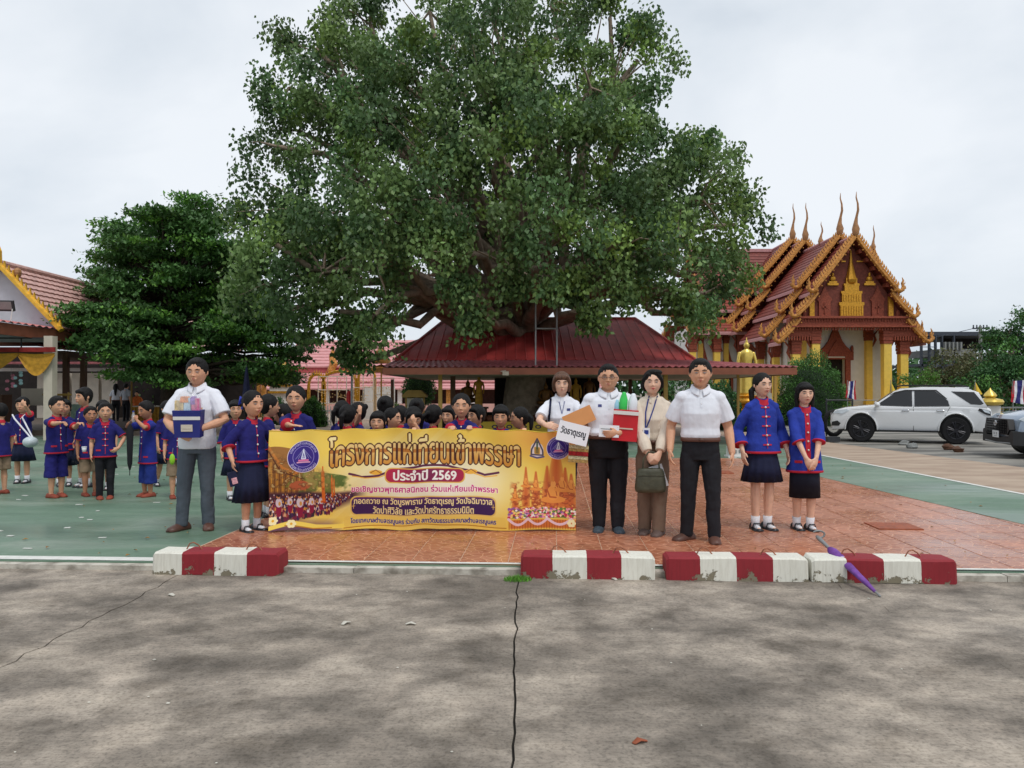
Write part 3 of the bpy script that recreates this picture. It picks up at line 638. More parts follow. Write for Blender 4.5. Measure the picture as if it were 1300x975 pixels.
# ladder-like frame leaning on the roof
o = thing('metal_ladder', 'tall thin grey metal frame with rungs rising from the pavilion roof into the tree', 'ladder', (0, 0, 0))
for px_ in (680, 707):
    b = MB(); b.tube([W(px_, 467, 19.7), W(px_, 372, 19.9)], .022, 6); b.build('rail', M('steel_grey'), o)
for py_ in (417, 466): b = MB(); b.tube([W(680, py_, 19.75), W(707, py_, 19.75)], .02, 6); b.build('rung', M('steel_grey'), o)
# altar, statues, pots inside
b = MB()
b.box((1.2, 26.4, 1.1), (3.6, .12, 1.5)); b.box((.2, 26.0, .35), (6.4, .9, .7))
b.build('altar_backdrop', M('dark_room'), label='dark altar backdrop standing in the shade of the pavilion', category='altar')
def robed(name, label, x, y, z0, h, m, arms=True, seat=False, cat='statue'):
    o = thing(name, label, cat, (x, y, z0)); b = MB()
    if not seat:
        b.lathe([(.13 * h, 0), (.12 * h, .05 * h), (.115 * h, .3 * h), (.10 * h, .5 * h), (.095 * h, .62 * h), (.125 * h, .74 * h), (.10 * h, .8 * h), (.035 * h, .84 * h), (.03 * h, .86 * h)], n=20, sy=.65, wob=lambda w, z: 1 + .05 * math.sin(w * 9) * (1 if z < .6 * h else .2))
        b.build('robe', m, o, True); b = MB(); b.ell((0, 0, .905 * h), (.05 * h, .055 * h, .066 * h), 12, 10); b.lathe([(.03 * h, .955 * h), (.022 * h, .98 * h), (.008 * h, 1.02 * h), (.002 * h, 1.06 * h)], n=8); b.build('head', m, o, True)
        for s_ in (-1, 1):
            a = MB(); a.tube([(s_ * .12 * h, 0, .76 * h), (s_ * .155 * h, -.01 * h, .62 * h), (s_ * .15 * h, -.04 * h, .48 * h), (s_ * .14 * h, -.05 * h, .42 * h)], [.032 * h, .028 * h, .022 * h, .02 * h], 8); a.build('arm', m, o, True)
    else:
        b.ell((0, 0, .14 * h), (.42 * h, .3 * h, .13 * h), 16, 8); b.tube([(0, .03, .2 * h), (0, .02, .45 * h), (0, .02, .64 * h)], [(.2 * h, .14 * h), (.19 * h, .12 * h), (.22 * h, .1 * h)], 14); b.build('body', m, o, True)
        b = MB(); b.ell((0, 0, .82 * h), (.1 * h, .11 * h, .13 * h), 12, 10); b.lathe([(.06 * h, .92 * h), (.03 * h, .98 * h), (.004 * h, 1.1 * h)], n=8); b.build('head', m, o, True)
        for s_ in (-1, 1): a = MB(); a.tube([(s_ * .22 * h, 0, .62 * h), (s_ * .3 * h, -.02, .4 * h), (s_ * .2 * h, -.2 * h, .28 * h), (0, -.26 * h, .26 * h)], [.06 * h, .055 * h, .045 * h, .04 * h], 8); a.build('arm', m, o, True)
    return o
mat('bronze_dark', srgb(120, 82, 40), .5, metal=.4, var=.3, vs=8)
for (px_, top, bot, y_, m_, seat, lab) in ((608, 474, 516, 24.2, 'gold_cloth', 0, 'tall statue wrapped in a gold robe left of the dark altar'), (656, 478, 520, 24.4, 'gold_cloth', 0, 'slimmer gold robed statue right of the lamp under the pavilion'),
        (594, 480, 512, 24.8, 'bronze_dark', 1, 'dark bronze seated figure left of the tall gold robed statue'), (693, 484, 515, 24.0, 'bronze_dark', 1, 'seated dark gold figure just left of the short haired woman'), (731, 478, 522, 24.3, 'gold_cloth', 0, 'gold robed statue behind the short haired woman'), (748, 474, 522, 25.2, 'bronze_dark', 0, 'bronze robed statue behind the man in glasses, left side')):
    a, c = W(px_, top, y_), W(px_, bot, y_); robed('robed_statue' if not seat else 'seated_statue', lab, c.x, y_, c.z, (a.z - c.z) / (1.05 if not seat else 1.08), M(m_), seat=bool(seat))
    pb = MB(); pb.box((c.x, y_, c.z / 2 - .004), (.5, .4, c.z - .01)); pb.box((c.x, y_, c.z - .04), (.6, .5, .05)); pb.build('plinth', M('post_brown'), label='brown plinth carrying the ' + lab, category='plinth')
for i in range(14):
    px_ = 598 + i * 8.2; y_ = 23.0 + (i % 3) * .25; q = W(px_, 524 + (i % 2) * 5, y_); s_ = .11
    b = MB(); b.lathe([(s_ * .6, 0), (s_ * 1.0, s_ * .6), (s_ * .95, s_ * 1.1), (s_ * .6, s_ * 1.5), (s_ * .75, s_ * 1.7)], n=12); o = b.build('clay_pot', M('clay_pot'), smooth=30, label='brown clay offering pot in the row before the dark altar', category='pot', group='clay pots in the pavilion'); o.location = (q.x, y_, .5)
b = MB(); b.box((1.1, 23.2, .25), (4.6, .8, .5)); b.build('altar_step', M('post_brown'), label='low brown step carrying the clay pots before the altar', category='step')
# ================================================================= golden standing figure on its pedestal
c = W(948, 500, 33)
o = robed('golden_statue', 'large golden standing figure with a pointed crown on a tiered pedestal', c.x, 33, 1.25, 2.42, M('gold_bright'))
o.scale = (1.0, 1.0, .97)
pd = MB(); hh_ = [(.95, 0, .3), (.8, .3, .35), (.68, .65, .2), (.78, .85, .12), (.6, .97, .28)]
for w_, z_, t_ in hh_: pd.lathe([(w_ * .92, z_), (w_, z_ + .03), (w_ * .9, z_ + t_ * .5), (w_, z_ + t_ - .03), (w_ * .92, z_ + t_)], n=12)
pd.build('pedestal', M('gold_paint'), o, 30); bpy.data.objects['pedestal'].location = (0, 0, -1.25)
# ================================================================= temple
RF = mat('temple_roof_tile', srgb(122, 56, 48), .5, var=.16, vs=5, bump=.5, bs=14)
RFR = mat('temple_red_band', srgb(140, 62, 46), .55, var=.12)
PK = mat('temple_eave_edge', srgb(190, 140, 140), .6, var=.1)
RB = mat('temple_redbrown_carving', srgb(142, 70, 50), .7, var=.22, vs=12, bump=.9, bs=16)
MD = mat('temple_pediment_ground', srgb(118, 62, 50), .8, var=.2, vs=10, bump=.7, bs=12)
YC = mat('temple_column_yellow', srgb(236, 198, 88), .5, var=.06)
GO = M('gold_orange')
FN = mat('finial_bronze', srgb(166, 120, 80), .5, metal=.2, var=.2)
tp = thing('temple', 'ornate temple with tiered red roofs, gold flame edged gables and yellow columns', 'temple')
TX = 18.5
tier = lambda dx, dz, sc=1.: [[(0, 9.75 + dz), (2.25 * sc + dx, 6.85 + dz)], [(2.0 * sc + dx, 6.72 + dz), (3.12 * sc + dx, 5.5 + dz)], [(2.9 * sc + dx, 5.32 + dz), (3.95 * sc + dx, 4.15 + dz)]]
def roof_slab(p0, p1, a, c, side, m, axis='y', ctr=TX, th=.12):
    (d0, z0), (d1, z1) = p0, p1; v = []
    for (d, z) in ((d0, z0), (d1, z1), (d1, z1 - th), (d0, z0 - th)):
        for t in (a, c): v.append((ctr + side * d, t, z) if axis == 'y' else (t, ctr + side * d, z))
    b = MB(); b.add(v, [(0, 1, 3, 2), (2, 3, 5, 4), (4, 5, 7, 6), (6, 7, 1, 0), (0, 2, 4, 6), (1, 7, 5, 3)])
    # tile courses standing proud
    L = math.hypot(d1 - d0, z1 - z0); n = int(L / .28)
    nx, nz = (z0 - z1) / L, (d1 - d0) / L
    for i in range(n):
        t0, t1 = i / n, (i + .93) / n; q = []
        for tt, o_ in ((t0, .004), (t1, .028)):
            for t in (a + .01, c - .01):
                d = d0 + (d1 - d0) * tt + nx * o_; z = z0 + (z1 - z0) * tt + nz * o_; q.append((ctr + side * d, t, z) if axis == 'y' else (t, ctr + side * d, z))
        q += [((ctr + side * (d0 + (d1 - d0) * t1)), t, z0 + (z1 - z0) * t1) if axis == 'y' else (t, ctr + side * (d0 + (d1 - d0) * t1), z0 + (z1 - z0) * t1) for t in (a + .01, c - .01)]
        b.add(q, [(0, 1, 3, 2), (2, 3, 5, 4)])
    ob = b.build('roof', m, tp); e = MB(); 
    v = []
    for (d, z) in ((d1 - .02, z1 - .02), (d1 + .05, z1 - .08), (d1 + .05, z1 - .24), (d1 - .06, z1 - .24)):
        for t in (a + .02, c - .02): v.append((ctr + side * d, t, z) if axis == 'y' else (t, ctr + side * d, z))
    e.add(v, [(0, 1, 3, 2), (2, 3, 5, 4), (4, 5, 7, 6), (6, 7, 1, 0), (0, 2, 4, 6), (1, 7, 5, 3)]); e.build('eave_board', PK, ob)
def barge(p0, p1, t, side, axis='y', ctr=TX, fl=.34, last=True):
    """gold gable edge: a moulded rail with a row of flame teeth above it, bosses below, and a rearing naga head at its foot"""
    (d0, z0), (d1, z1) = p0, p1; L = math.hypot(d1 - d0, z1 - z0); ux, uz = (d1 - d0) / L, (z1 - z0) / L; nx, nz = -uz, ux
    P_ = lambda d, z, y=0: Vector((ctr + side * d, t + y, z)) if axis == 'y' else Vector((t + y, ctr + side * d, z))
    b = MB(); wob = lambda s_: .06 * math.sin(s_ / L * math.pi)
    pts = [P_(d0 + ux * s_ * L - nx * wob(s_ * L), z0 + uz * s_ * L - nz * wob(s_ * L) + .02) for s_ in (0, .2, .4, .6, .8, 1)]
    b.tube(pts, [(.10, .15)] * 6, 6, cap=True, flat=True)
    b.tube([q + Vector((0, 0, .17)) for q in pts], .06, 5)
    n = max(3, int(L / .17))
    for i in range(n):
        s_ = (i + .5) / n * L; d, z = d0 + ux * s_, z0 + uz * s_
        h = fl * (1.1 - .1 * (i % 2)); w = .055
        a0 = P_(d - ux * w, z - uz * w + .14); a1 = P_(d + ux * w, z + uz * w + .14); tip = P_(d - ux * .10 + nx * h * .55, z - uz * .10 + nz * h * .55 + h * .62); mid = P_(d + nx * h * .4, z + nz * h * .4 + .17)
        dy = Vector((0, .045, 0)) if axis == 'y' else Vector((.045, 0, 0))
        b.add([a0 - dy, a1 - dy, mid - dy * .8 + (a1 - a0) * .3, tip, a0 + dy, a1 + dy, mid + dy * .8 + (a1 - a0) * .3], [(0, 1, 2, 3), (4, 3, 6, 5), (0, 3, 4), (1, 5, 6, 2), (2, 6, 3), (0, 4, 5, 1)])
        if i % 2 == 0: b.ell(P_(d - nx * .16, z - nz * .16 - .02, -.06), .042, 6, 5)
    b.build('bargeboard', GO, tp, 40)
    e = P_(d1, z1); s2 = side
    X3 = lambda x, z: Vector((s2 * x, 0, z)) if axis == 'y' else Vector((0, s2 * x, z))
    g = MB(); g.tube([e + X3(-.1, .05), e + X3(.12, -.06), e + X3(.26, .02), e + X3(.30, .2), e + X3(.24, .38), e + X3(.30, .52), e + X3(.24, .68)], [.12, .13, .11, .085, .07, .05, .015], 6)
    g.tube([e + X3(.28, .05), e + X3(.42, .1), e + X3(.42, .24)], [.07, .04, .01], 5); g.tube([e + X3(.26, .3), e + X3(.38, .36), e + X3(.4, .46)], [.05, .03, .008], 5)
    g.build('naga_finial', GO, tp, True)
def chofa(p, lean=(0, -1), h=2.0, sc=1.):
    p = Vector(p); b = MB(); l = Vector((lean[0], lean[1], 0))
    pts = [(0, 0), (.02, .25), (.0, .5), (.06, .8), (.16, 1.1), (.14, 1.4), (.04, 1.7), (.06, 1.95)]
    b.tube([p + l * x * sc + Vector((0, 0, z * sc * h / 2)) for x, z in pts], [.16 * sc, .21 * sc, .12 * sc, .07 * sc, .065 * sc, .05 * sc, .035 * sc, .012 * sc], 7); b.build('chofa_finial', FN, tp, True)
secs = [(41.3, 43.5, 0, 0), (43.3, 48.6, .12, .45), (48.4, 50.8, .2, 1.15), (50.6, 58, .3, 1.65)]
for (a, c, dx, dz) in secs:
    T = tier(dx, dz)
    for side in (-1, 1):
        for i, (p0, p1) in enumerate(T):
            roof_slab(p0, p1, a + .1 + .16 * i, c, side, RF); barge(p0, p1, a + .16 * i, side)
    r_ = MB(); r_.tube([(TX, a, 9.8 + dz), (TX, c, 9.8 + dz)], .09, 6); r_.build('roof_ridge', PK, tp)
    chofa((TX, a, 9.85 + dz), (.5, -.8), 2.35)
chofa((TX, 46.0, 10.25), (.9, .1), 1.7, .8)
# transept with its own three tiers, ridge along X
TY, TZ = 54.5, 1.15
for (a, c) in ((11.6, 26.6),):
    T = [[(0, 10.2 + TZ), (2.4, 7.0 + TZ)], [(2.3, 6.6 + TZ), (3.2, 5.75 + TZ)], [(3.1, 5.2 + TZ), (4.3, 4.2 + TZ)]]
    for side in (-1, 1):
        for i, (p0, p1) in enumerate(T):
            k_ = .5 * (2 - i); roof_slab(p0, p1, a + k_, c - k_, side, RFR if i else RF, axis='x', ctr=TY)
            for t in (a + k_ - .05, c - k_ + .05): barge(p0, p1, t, side, axis='x', ctr=TY)
    r_ = MB(); r_.box((19.1, TY, 10.25 + TZ), (12.9, .3, .22)); r_.build('roof_ridge', PK, tp)
    for t, s_ in ((a + .95, -1), (c - .95, 1)): chofa((t, TY, 10.3 + TZ), (s_ * .6, 0), 2.0, .9)
    b = MB()
    for t in (a + 1.3, c - 1.3): b.prism([(TY - 3.0, 5.2), (TY + 3.0, 5.2), (TY, 11.0)], 'x', t - .1, t + .1)
    b.build('pediment', MD, tp)
b = MB(); b.box((18.5, TY, 2.9), (12.6, 6.4, 5.8)); b.build('transept_wall', M('white_wall'), tp)
# nave walls and front wall with its door opening
b = MB()
for s_ in (-1, 1): b.box((TX + s_ * 2.55, 48.2, 2.75), (.3, 8.1, 5.5))
for s_ in (-1, 1): b.box((TX + s_ * 1.5, 44.25, 2.6), (1.85, .3, 5.2))
b.box((TX, 44.25, 4.3), (1.16, .3, 1.9)); b.build('wall', M('white_wall'), tp)
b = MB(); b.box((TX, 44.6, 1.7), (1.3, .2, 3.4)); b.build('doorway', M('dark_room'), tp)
df = MB(); yd = 44.03
df.prism([(TX - .95, 3.25), (TX - .98, 3.5), (TX - .82, 3.8), (TX - .6, 4.0), (TX - .38, 4.3), (TX - .22, 4.7), (TX, 5.2), (TX + .22, 4.7), (TX + .38, 4.3), (TX + .6, 4.0), (TX + .82, 3.8), (TX + .98, 3.5), (TX + .95, 3.25)], 'y', yd - .12, yd + .06)
df.prism([(TX - .5, 3.4), (TX - .35, 3.75), (TX, 4.3), (TX + .35, 3.75), (TX + .5, 3.4)], 'y', yd - .18, yd - .1)
for s_ in (-1, 1): df.box((TX + s_ * .72, yd - .02, 1.62), (.28, .18, 3.25)); df.box((TX + s_ * .98, yd - .02, 3.45), (.12, .14, .5)); df.ell((TX + s_ * .98, yd - .02, 3.85), (.09, .07, .2), 8, 6)
df.build('door_surround', RB, tp)
b = MB(); b.box((TX, yd - .16, 3.36), (1.0, .04, .07)); b.build('door_plaque', M('cream_wall'), tp)
# steps, plinth
b = MB(); b.box((TX, 46, .3), (7.6, 9.6, .6)); b.box((TX, 40.9, .15), (6.0, .6, .3)); b.build('plinth', YC, tp)
# columns: yellow shaft, redbrown head, little eave brackets
def column(x, y, zt, zc, w=.42, m=YC):
    b = MB(); b.box((x, y, zc / 2), (w, w, zc)); b.box((x, y, .75), (w + .14, w + .14, .2)); c_ = b.build('column', m, tp)
    h = MB(); n = max(3, int((zt - zc) / .16))
    for i in range(n): h.box((x, y, zc + (i + .5) * (zt - zc) / n), (w + .06 + .03 * (i % 2) + .10 * i / n, w + .06 + .03 * (i % 2) + .10 * i / n, (zt - zc) / n - .012))
    h.build('capital', RB, c_)
    br = MB(); s_ = -1 if x < TX else 1
    br.tube([(x + s_ * .25, y, zt - 1.1), (x + s_ * .42, y, zt - .75), (x + s_ * .34, y, zt - .45), (x + s_ * .62, y, zt - .1)], [.05, .08, .06, .03], 5); br.build('bracket', RB, c_)
for dx in (-1.95, 1.95): column(TX + dx, 42.0, 4.95, 4.0)
for dx in (-2.95, 2.95): column(TX + dx, 42.2, 4.3, 3.45)
for y_ in (45.0, 47.8, 50.4): column(TX - 3.05, y_, 4.5, 3.4, .36); column(TX + 3.05, y_, 4.5, 3.4, .36)
for dx in (-1.25, 1.25): column(TX + dx * 1.5, 43.95, 5.1, 4.3, .34)
for x_ in (11.9, 13.5, 15.1): column(x_, 50.7, 5.2, 4.0, .4)
for x_ in (12.5, 14.2): column(x_ + .05, 51.2, 5.2, 4.6, .3)
# windows: tall redbrown surrounds with spired heads on the white walls
def spire_window(x, y, axis, z0=1.3, h=3.6, w=.75):
    pr = [(-w / 2, z0), (-w / 2, z0 + h * .5), (-w / 2 - .1, z0 + h * .52), (-w * .34, z0 + h * .62), (-w * .2, z0 + h * .74), (-w * .07, z0 + h * .86), (0, z0 + h), (w * .07, z0 + h * .86), (w * .2, z0 + h * .74), (w * .34, z0 + h * .62), (w / 2 + .1, z0 + h * .52), (w / 2, z0 + h * .5), (w / 2, z0)]
    b = MB()
    if axis == 'y': b.prism([(x + p, z) for p, z in pr], 'y', y - .1, y + .02)
    else: b.prism([(y + p, z) for p, z in pr], 'x', x - .1, x + .02)
    f = b.build('window_surround', RB, tp); d = MB()
    if axis == 'y': d.box((x, y - .1, z0 + h * .27), (w * .55, .04, h * .42))
    else: d.box((x - .1, y, z0 + h * .27), (.04, w * .55, h * .42))
    d.build('window', M('dark_room'), f)
for x_ in (12.75, 14.35): spire_window(x_, 51.26, 'y')
for y_ in (46.3, 49.1): spire_window(TX - 2.71, y_, 'x')
# front beam, pediment and its gold relief
b = MB(); b.box((TX, 41.9, 5.15), (6.9, .5, .42)); b.box((TX, 41.75, 5.42), (6.7, .5, .12)); b.box((TX, 41.72, 4.92), (6.7, .5, .08))
for i in range(46): x_ = TX - 3.35 + i * .149; b.box((x_, 41.62, 4.82), (.08, .06, .2), taper=.6); b.box((x_, 41.62, 5.28), (.05, .05, .18))
b.build('beam', RB, tp)
for s_ in (-1, 1):
    b = MB(); b.box((TX + s_ * 2.95, 42.0, 4.62), (1.5, .5, .5))
    for i in range(10): b.box((TX + s_ * 2.95 - .65 + i * .145, 41.72, 4.3), (.07, .06, .25))
    b.build('side_beam', RB, tp)
b = MB(); b.prism([(TX - 2.9, 5.45), (TX + 2.9, 5.45), (TX + 1.9, 6.9), (TX, 9.45), (TX - 1.9, 6.9)], 'y', 41.95, 42.1); pdm = b.build('pediment', MD, tp)
b = MB(); gy = 41.9
for (w_, z_, t_) in ((1.25, 5.5, .75), (1.36, 6.1, .16), (1.05, 6.25, .55), (1.15, 6.75, .12), (.78, 6.88, .35), (.86, 7.18, .1), (.6, 7.28, .3)): b.box((TX, gy, z_ + t_ / 2), (w_, .2 + .001 * t_, t_ + .004))
for i in range(9): b.box((TX - .56 + i * .14, gy - .11, 5.8), (.07, .05, .5))
for i in range(7): b.box((TX - .42 + i * .14, gy - .11, 6.5), (.07, .05, .36))
b.tube([(TX, gy, 7.5), (TX, gy, 7.9), (TX, gy, 8.4), (TX, gy, 9.1)], [.3, .2, .1, .03], 8); b.build('stupa_relief', M('gold_paint'), pdm)
for s_ in (-1, 1):
    b = MB(); b.box((TX + s_ * 1.0, gy, 7.25), (.6, .14, .12)); b.box((TX + s_ * 1.0, gy, 7.36), (.44, .12, .12)); b.ell((TX + s_ * 1.0, gy - .02, 7.55), (.17, .1, .16), 8, 6); b.ell((TX + s_ * 1.0, gy - .02, 7.78), (.07, .06, .12), 8, 6); b.build('seated_relief', M('gold_paint'), pdm)
    b = MB(); b.box((TX + s_ * .5, gy, 8.5), (.4, .08, .07)); b.build('cloud_relief', M('gold_paint'), pdm)
    b = MB(); b.box((TX + s_ * 2.15, gy, 6.05), (.26, .14, 1.15)); b.build('gold_panel', M('gold_paint'), pdm)
    x_ = TX + s_ * 1.45; b = MB(); b.prism([(x_ - .32, 5.5), (x_ - .32, 6.3), (x_ - .42, 6.4), (x_ - .2, 6.7), (x_, 7.15), (x_ + .2, 6.7), (x_ + .42, 6.4), (x_ + .32, 6.3), (x_ + .32, 5.5)], 'y', 41.86, 41.94)
    b.box((x_, 41.84, 5.95), (.08, .05, .6)); b.box((x_, 41.84, 6.0), (.3, .05, .08)); b.build('carved_niche', RB, pdm)
    b = MB(); b.ell((TX + s_ * 2.55, 41.9, 5.65), (.12, .08, .22), 8, 6); b.build('carved_bud', RB, pdm)
b = MB()
for s_ in (-1, 1):
    for i in range(7):
        t = i / 6; x_ = TX + s_ * (.35 + 2.2 * t); z_ = 9.0 - 2.75 * t
        b.box((x_, 41.75, z_), (.16, .5, .2))
b.build('purlin_end', RB, tp)
# low yellow wall round the temple court
lw = thing('boundary_wall', 'low yellow and white wall running before the temple', 'wall')
for (xa, xb, y_) in ((14.6, 19.2, 36.5), (19.3, 24.5, 36.5)):
    b = MB(); b.box(((xa + xb) / 2, y_, .27), (xb - xa, .2, .54)); b.build('wall_base', M('white_wall'), lw); b = MB(); b.box(((xa + xb) / 2, y_, .6), (xb - xa, .28, .12)); b.build('coping', YC, lw)
    for i in range(int((xb - xa) / .45)):
        b = MB(); b.box((xa + .3 + i * .45, y_ - .11, .3), (.36, .04, .32)); b.build('panel', YC, lw)

# ================================================================= left hall
PT = mat('pink_roof_tile', srgb(206, 164, 156), .6, var=.14, vs=6, bump=.2, bs=14)
PTR = mat('pink_corrugated', srgb(196, 120, 118), .6, var=.15, vs=6)
mat('hall_gable_paint', srgb(186, 186, 196), .8, var=.04)
mat('gold_trim', srgb(226, 176, 62), .4, metal=.35, var=.15)
hall = thing('temple_hall', 'pale gabled hall with a pink tiled roof and a gold trimmed gable edge', 'hall')
HX, HZ, EX, EZ = -15.75, 5.3, -13.9, 3.33
def tiled_slope(a, b_, y_a, y_b, rows, wv, parent, m, nm='roof'):
    """rows of tiles, each row a wavy strip whose lower lip stands proud"""
    a, b_ = Vector((a[0], 0, a[1])), Vector((b_[0], 0, b_[1])); d = b_ - a; nn = Vector((-d.z, 0, d.x)).normalized(); nn = nn if nn.z > 0 else -nn
    b = MB(); n = int((y_b - y_a) / wv) * 4
    for r_ in range(rows):
        vs = []
        for i in range(n + 1):
            y = y_a + (y_b - y_a) * i / n; w_ = .018 * abs(math.sin(i / 4 * math.pi))
            for t, o_ in ((r_ / rows, .01), ((r_ + 1.02) / rows, .055), ((r_ + 1.02) / rows, .01)):
                q = a + d * t + nn * (o_ + w_); vs.append((q.x, y, q.z))
        b.add(vs, [(i * 3 + s_, i * 3 + s_ + 1, (i + 1) * 3 + s_ + 1, (i + 1) * 3 + s_) for i in range(n) for s_ in range(2)])
    return b.build(nm, m, parent)
tiled_slope((HX, HZ), (EX, EZ), 23.55, 40, 11, .28, hall, PT)
tiled_slope((HX, HZ), (2 * HX - EX, EZ), 23.55, 40, 6, .8, hall, PT)
b = MB(); b.tube([(HX, 23.5, HZ + .06), (HX, 40, HZ + .06)], .1, 8); b.build('roof_ridge', PT, hall)
b = MB(); b.prism([(2 * HX - EX + .1, EZ - .4), (EX - .1, EZ - .4), (EX - .1, EZ - .05), (HX, HZ - .08), (2 * HX - EX + .1, EZ - .05)], 'y', 23.7, 23.85); b.build('gable_wall', M('hall_gable_paint'), hall)
b = MB()
for s_ in (-1, 1):
    dx = EX - HX; p0, p1 = Vector((HX, 23.5, HZ + .04)), Vector((HX + s_ * (dx + .12), 23.5, EZ - .06)); b.tube([p0, p1], [(.09, .13)] * 2, 6, flat=True)
    for i in range(15):
        t = (i + .5) / 15; q = p0.lerp(p1, t); b.add([q + Vector((-.05, .03, .07)), q + Vector((.07, .03, .02)), q + Vector((.02 * s_, .03, .27)), q + Vector((-.05, -.03, .07)), q + Vector((.07, -.03, .02)), q + Vector((.02 * s_, -.03, .27))], [(0, 1, 2), (5, 4, 3), (0, 2, 5, 3), (1, 4, 5, 2)])
b.tube([(HX, 23.5, HZ), (HX + .05, 23.5, HZ + .4), (HX - .05, 23.5, HZ + .8)], [.14, .08, .02], 6)
b.build('gable_trim', M('gold_trim'), hall)
b = MB(); b.ell((HX + .55, 23.6, HZ - .25), (.12, .12, .16), 8, 6); b.build('ridge_ornament', FN, hall)
# canopy with its brown fascia; corrugated sheet above
b = MB(); b.box((-17.5, 21.6, 3.27), (7.0, 9.4, .06)); b.build('canopy_roof', M('soffit'), hall)
b = MB(); n = 150; vs = []
for i in range(n + 1):
    y = 17.0 + 9.6 * i / n; z = 3.32 + .025 * math.sin(i * 1.25)
    vs += [(-13.86, y, z), (-14.9, y, z + .16)]
b.add(vs, [(i * 2, i * 2 + 1, i * 2 + 3, i * 2 + 2) for i in range(n)]); b.build('corrugated_sheet', PTR, hall, True)
b = MB(); b.box((-13.95, 21.8, 3.12), (.07, 9.6, .32)); b.box((-17.4, 26.6, 3.12), (6.9, .07, .3)); b.build('fascia', M('fascia_brown'), hall)
b = MB(); b.box((-16.2, 29.5, 2.7), (3.3, 9.0, .06)); b.box((-14.5, 29.5, 2.62), (.06, 9.0, .2)); b.build('lower_fascia', M('post_brown'), hall)
tiled_slope((-16.4, 3.1), (-14.45, 2.72), 24.2, 34, 4, .3, hall, PTR, 'lower_roof')
o = MB(); o.box((-13.33, 22.2, 1.5), (.25, .25, 3.0)); o.build('column', M('cream_wall'), hall)
for x_ in (-17.6, -16.3): o = MB(); o.box((x_, 24.2, 1.5), (.08, .08, 3.0)); o.build('column', M('steel_dark'), hall)
for x_ in (-15.2, -14.6): o = MB(); o.box((x_, 26.2, 1.4), (.16, .16, 2.6)); o.build('column', M('post_brown'), hall)
b = MB()
for z_ in (2.95, 2.62): b.box((-16.2, 22.3, z_), (5.2, .04, .04))
for i in range(7): b.box((-18.2 + i * .66, 22.3, 2.78), (.03, .03, .34))
b.build('clerestory_bars', M('steel_dark'), hall)
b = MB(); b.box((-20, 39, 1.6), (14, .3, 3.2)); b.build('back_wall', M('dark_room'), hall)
for px_, w_ in ((56, .5), (82, .55), (98, .35), (120, .55), (139, .6)): 
    q = W(px_, 490, 37.5); b = MB(); b.box((q.x, 37.5, 1.15), (w_, .3, 2.3)); b.build('wall_pier', M('cream_wall'), hall)
b = MB(); b.box((-20.5, 37.2, 2.46), (9, .2, .16)); b.build('white_lintel', M('white_wall'), hall)
b = MB(); b.box((-20.5, 36.6, 2.75), (9, 1.0, .1)); b.build('red_awning', M('maroon_corrugated'), hall)
b = MB(); b.box((-21, 31, .06), (15, 13.2, .12)); b.box((-20.2, 24.4, .02), (16, .2, .3)); b.build('floor_plinth', mat('plinth_brown', srgb(82, 70, 60), .8, var=.2), hall)
for i, (xa, xb) in enumerate(((-16.3, -14.13), (-14.11, -13.08))):
    b = MB(); N = 16; vs = []
    for r_ in range(5):
        for k_ in range(N + 1):
            t = k_ / N; x_ = xa + (xb - xa) * t; dip = math.sin(t * math.pi); z_ = 2.52 - (.08 + .10 * r_) * (.25 + dip * (.35 + .2 * r_)) ; vs.append((x_, 21.98 + (.03 if (r_ % 2) else -.03), z_))
    b.add(vs, [(r_ * (N + 1) + k_, r_ * (N + 1) + k_ + 1, (r_ + 1) * (N + 1) + k_ + 1, (r_ + 1) * (N + 1) + k_) for r_ in range(4) for k_ in range(N)])
    b.build('draped_swag', M('gold_cloth'), None, True, label=('gold cloth swag hanging left of its neighbour under the hall canopy', 'gold cloth swag ending at the white hall column')[i], category='drapery')
    b = MB(); b.box(((xa + xb) / 2, 22.0, 2.60), (xb - xa, .05, .14)); b.build('red_swag_band', RED_B := mat('red_band', srgb(140, 40, 38), .8, var=.2), None, label=('red cloth band above the far left gold swag', 'red cloth band above the swag beside the hall column')[i], category='drapery')
# flood light on the gable
fl = thing('flood_light', 'black framed flood light on a bracket before the pale gable', 'flood light'); q = W(6, 388, 21.5)
b = MB(); b.box((0, 0, 0), (.46, .08, .3), rot=Euler((R(20), 0, R(10))).to_matrix()); o = b.build('lamp_housing', M('steel_dark'), fl); o.location = q
b = MB(); b.box((0, -.05, 0), (.38, .02, .22), rot=Euler((R(20), 0, R(10))).to_matrix()); o = b.build('lamp_glass', M('steel_grey'), fl); o.location = q
b = MB(); b.tube([q + Vector((.2, 0, -.1)), q + Vector((.16, 0, -.4)), q + Vector((.22, .05, -.62))], .015, 5); b.build('cable', M('white_wall'), fl)
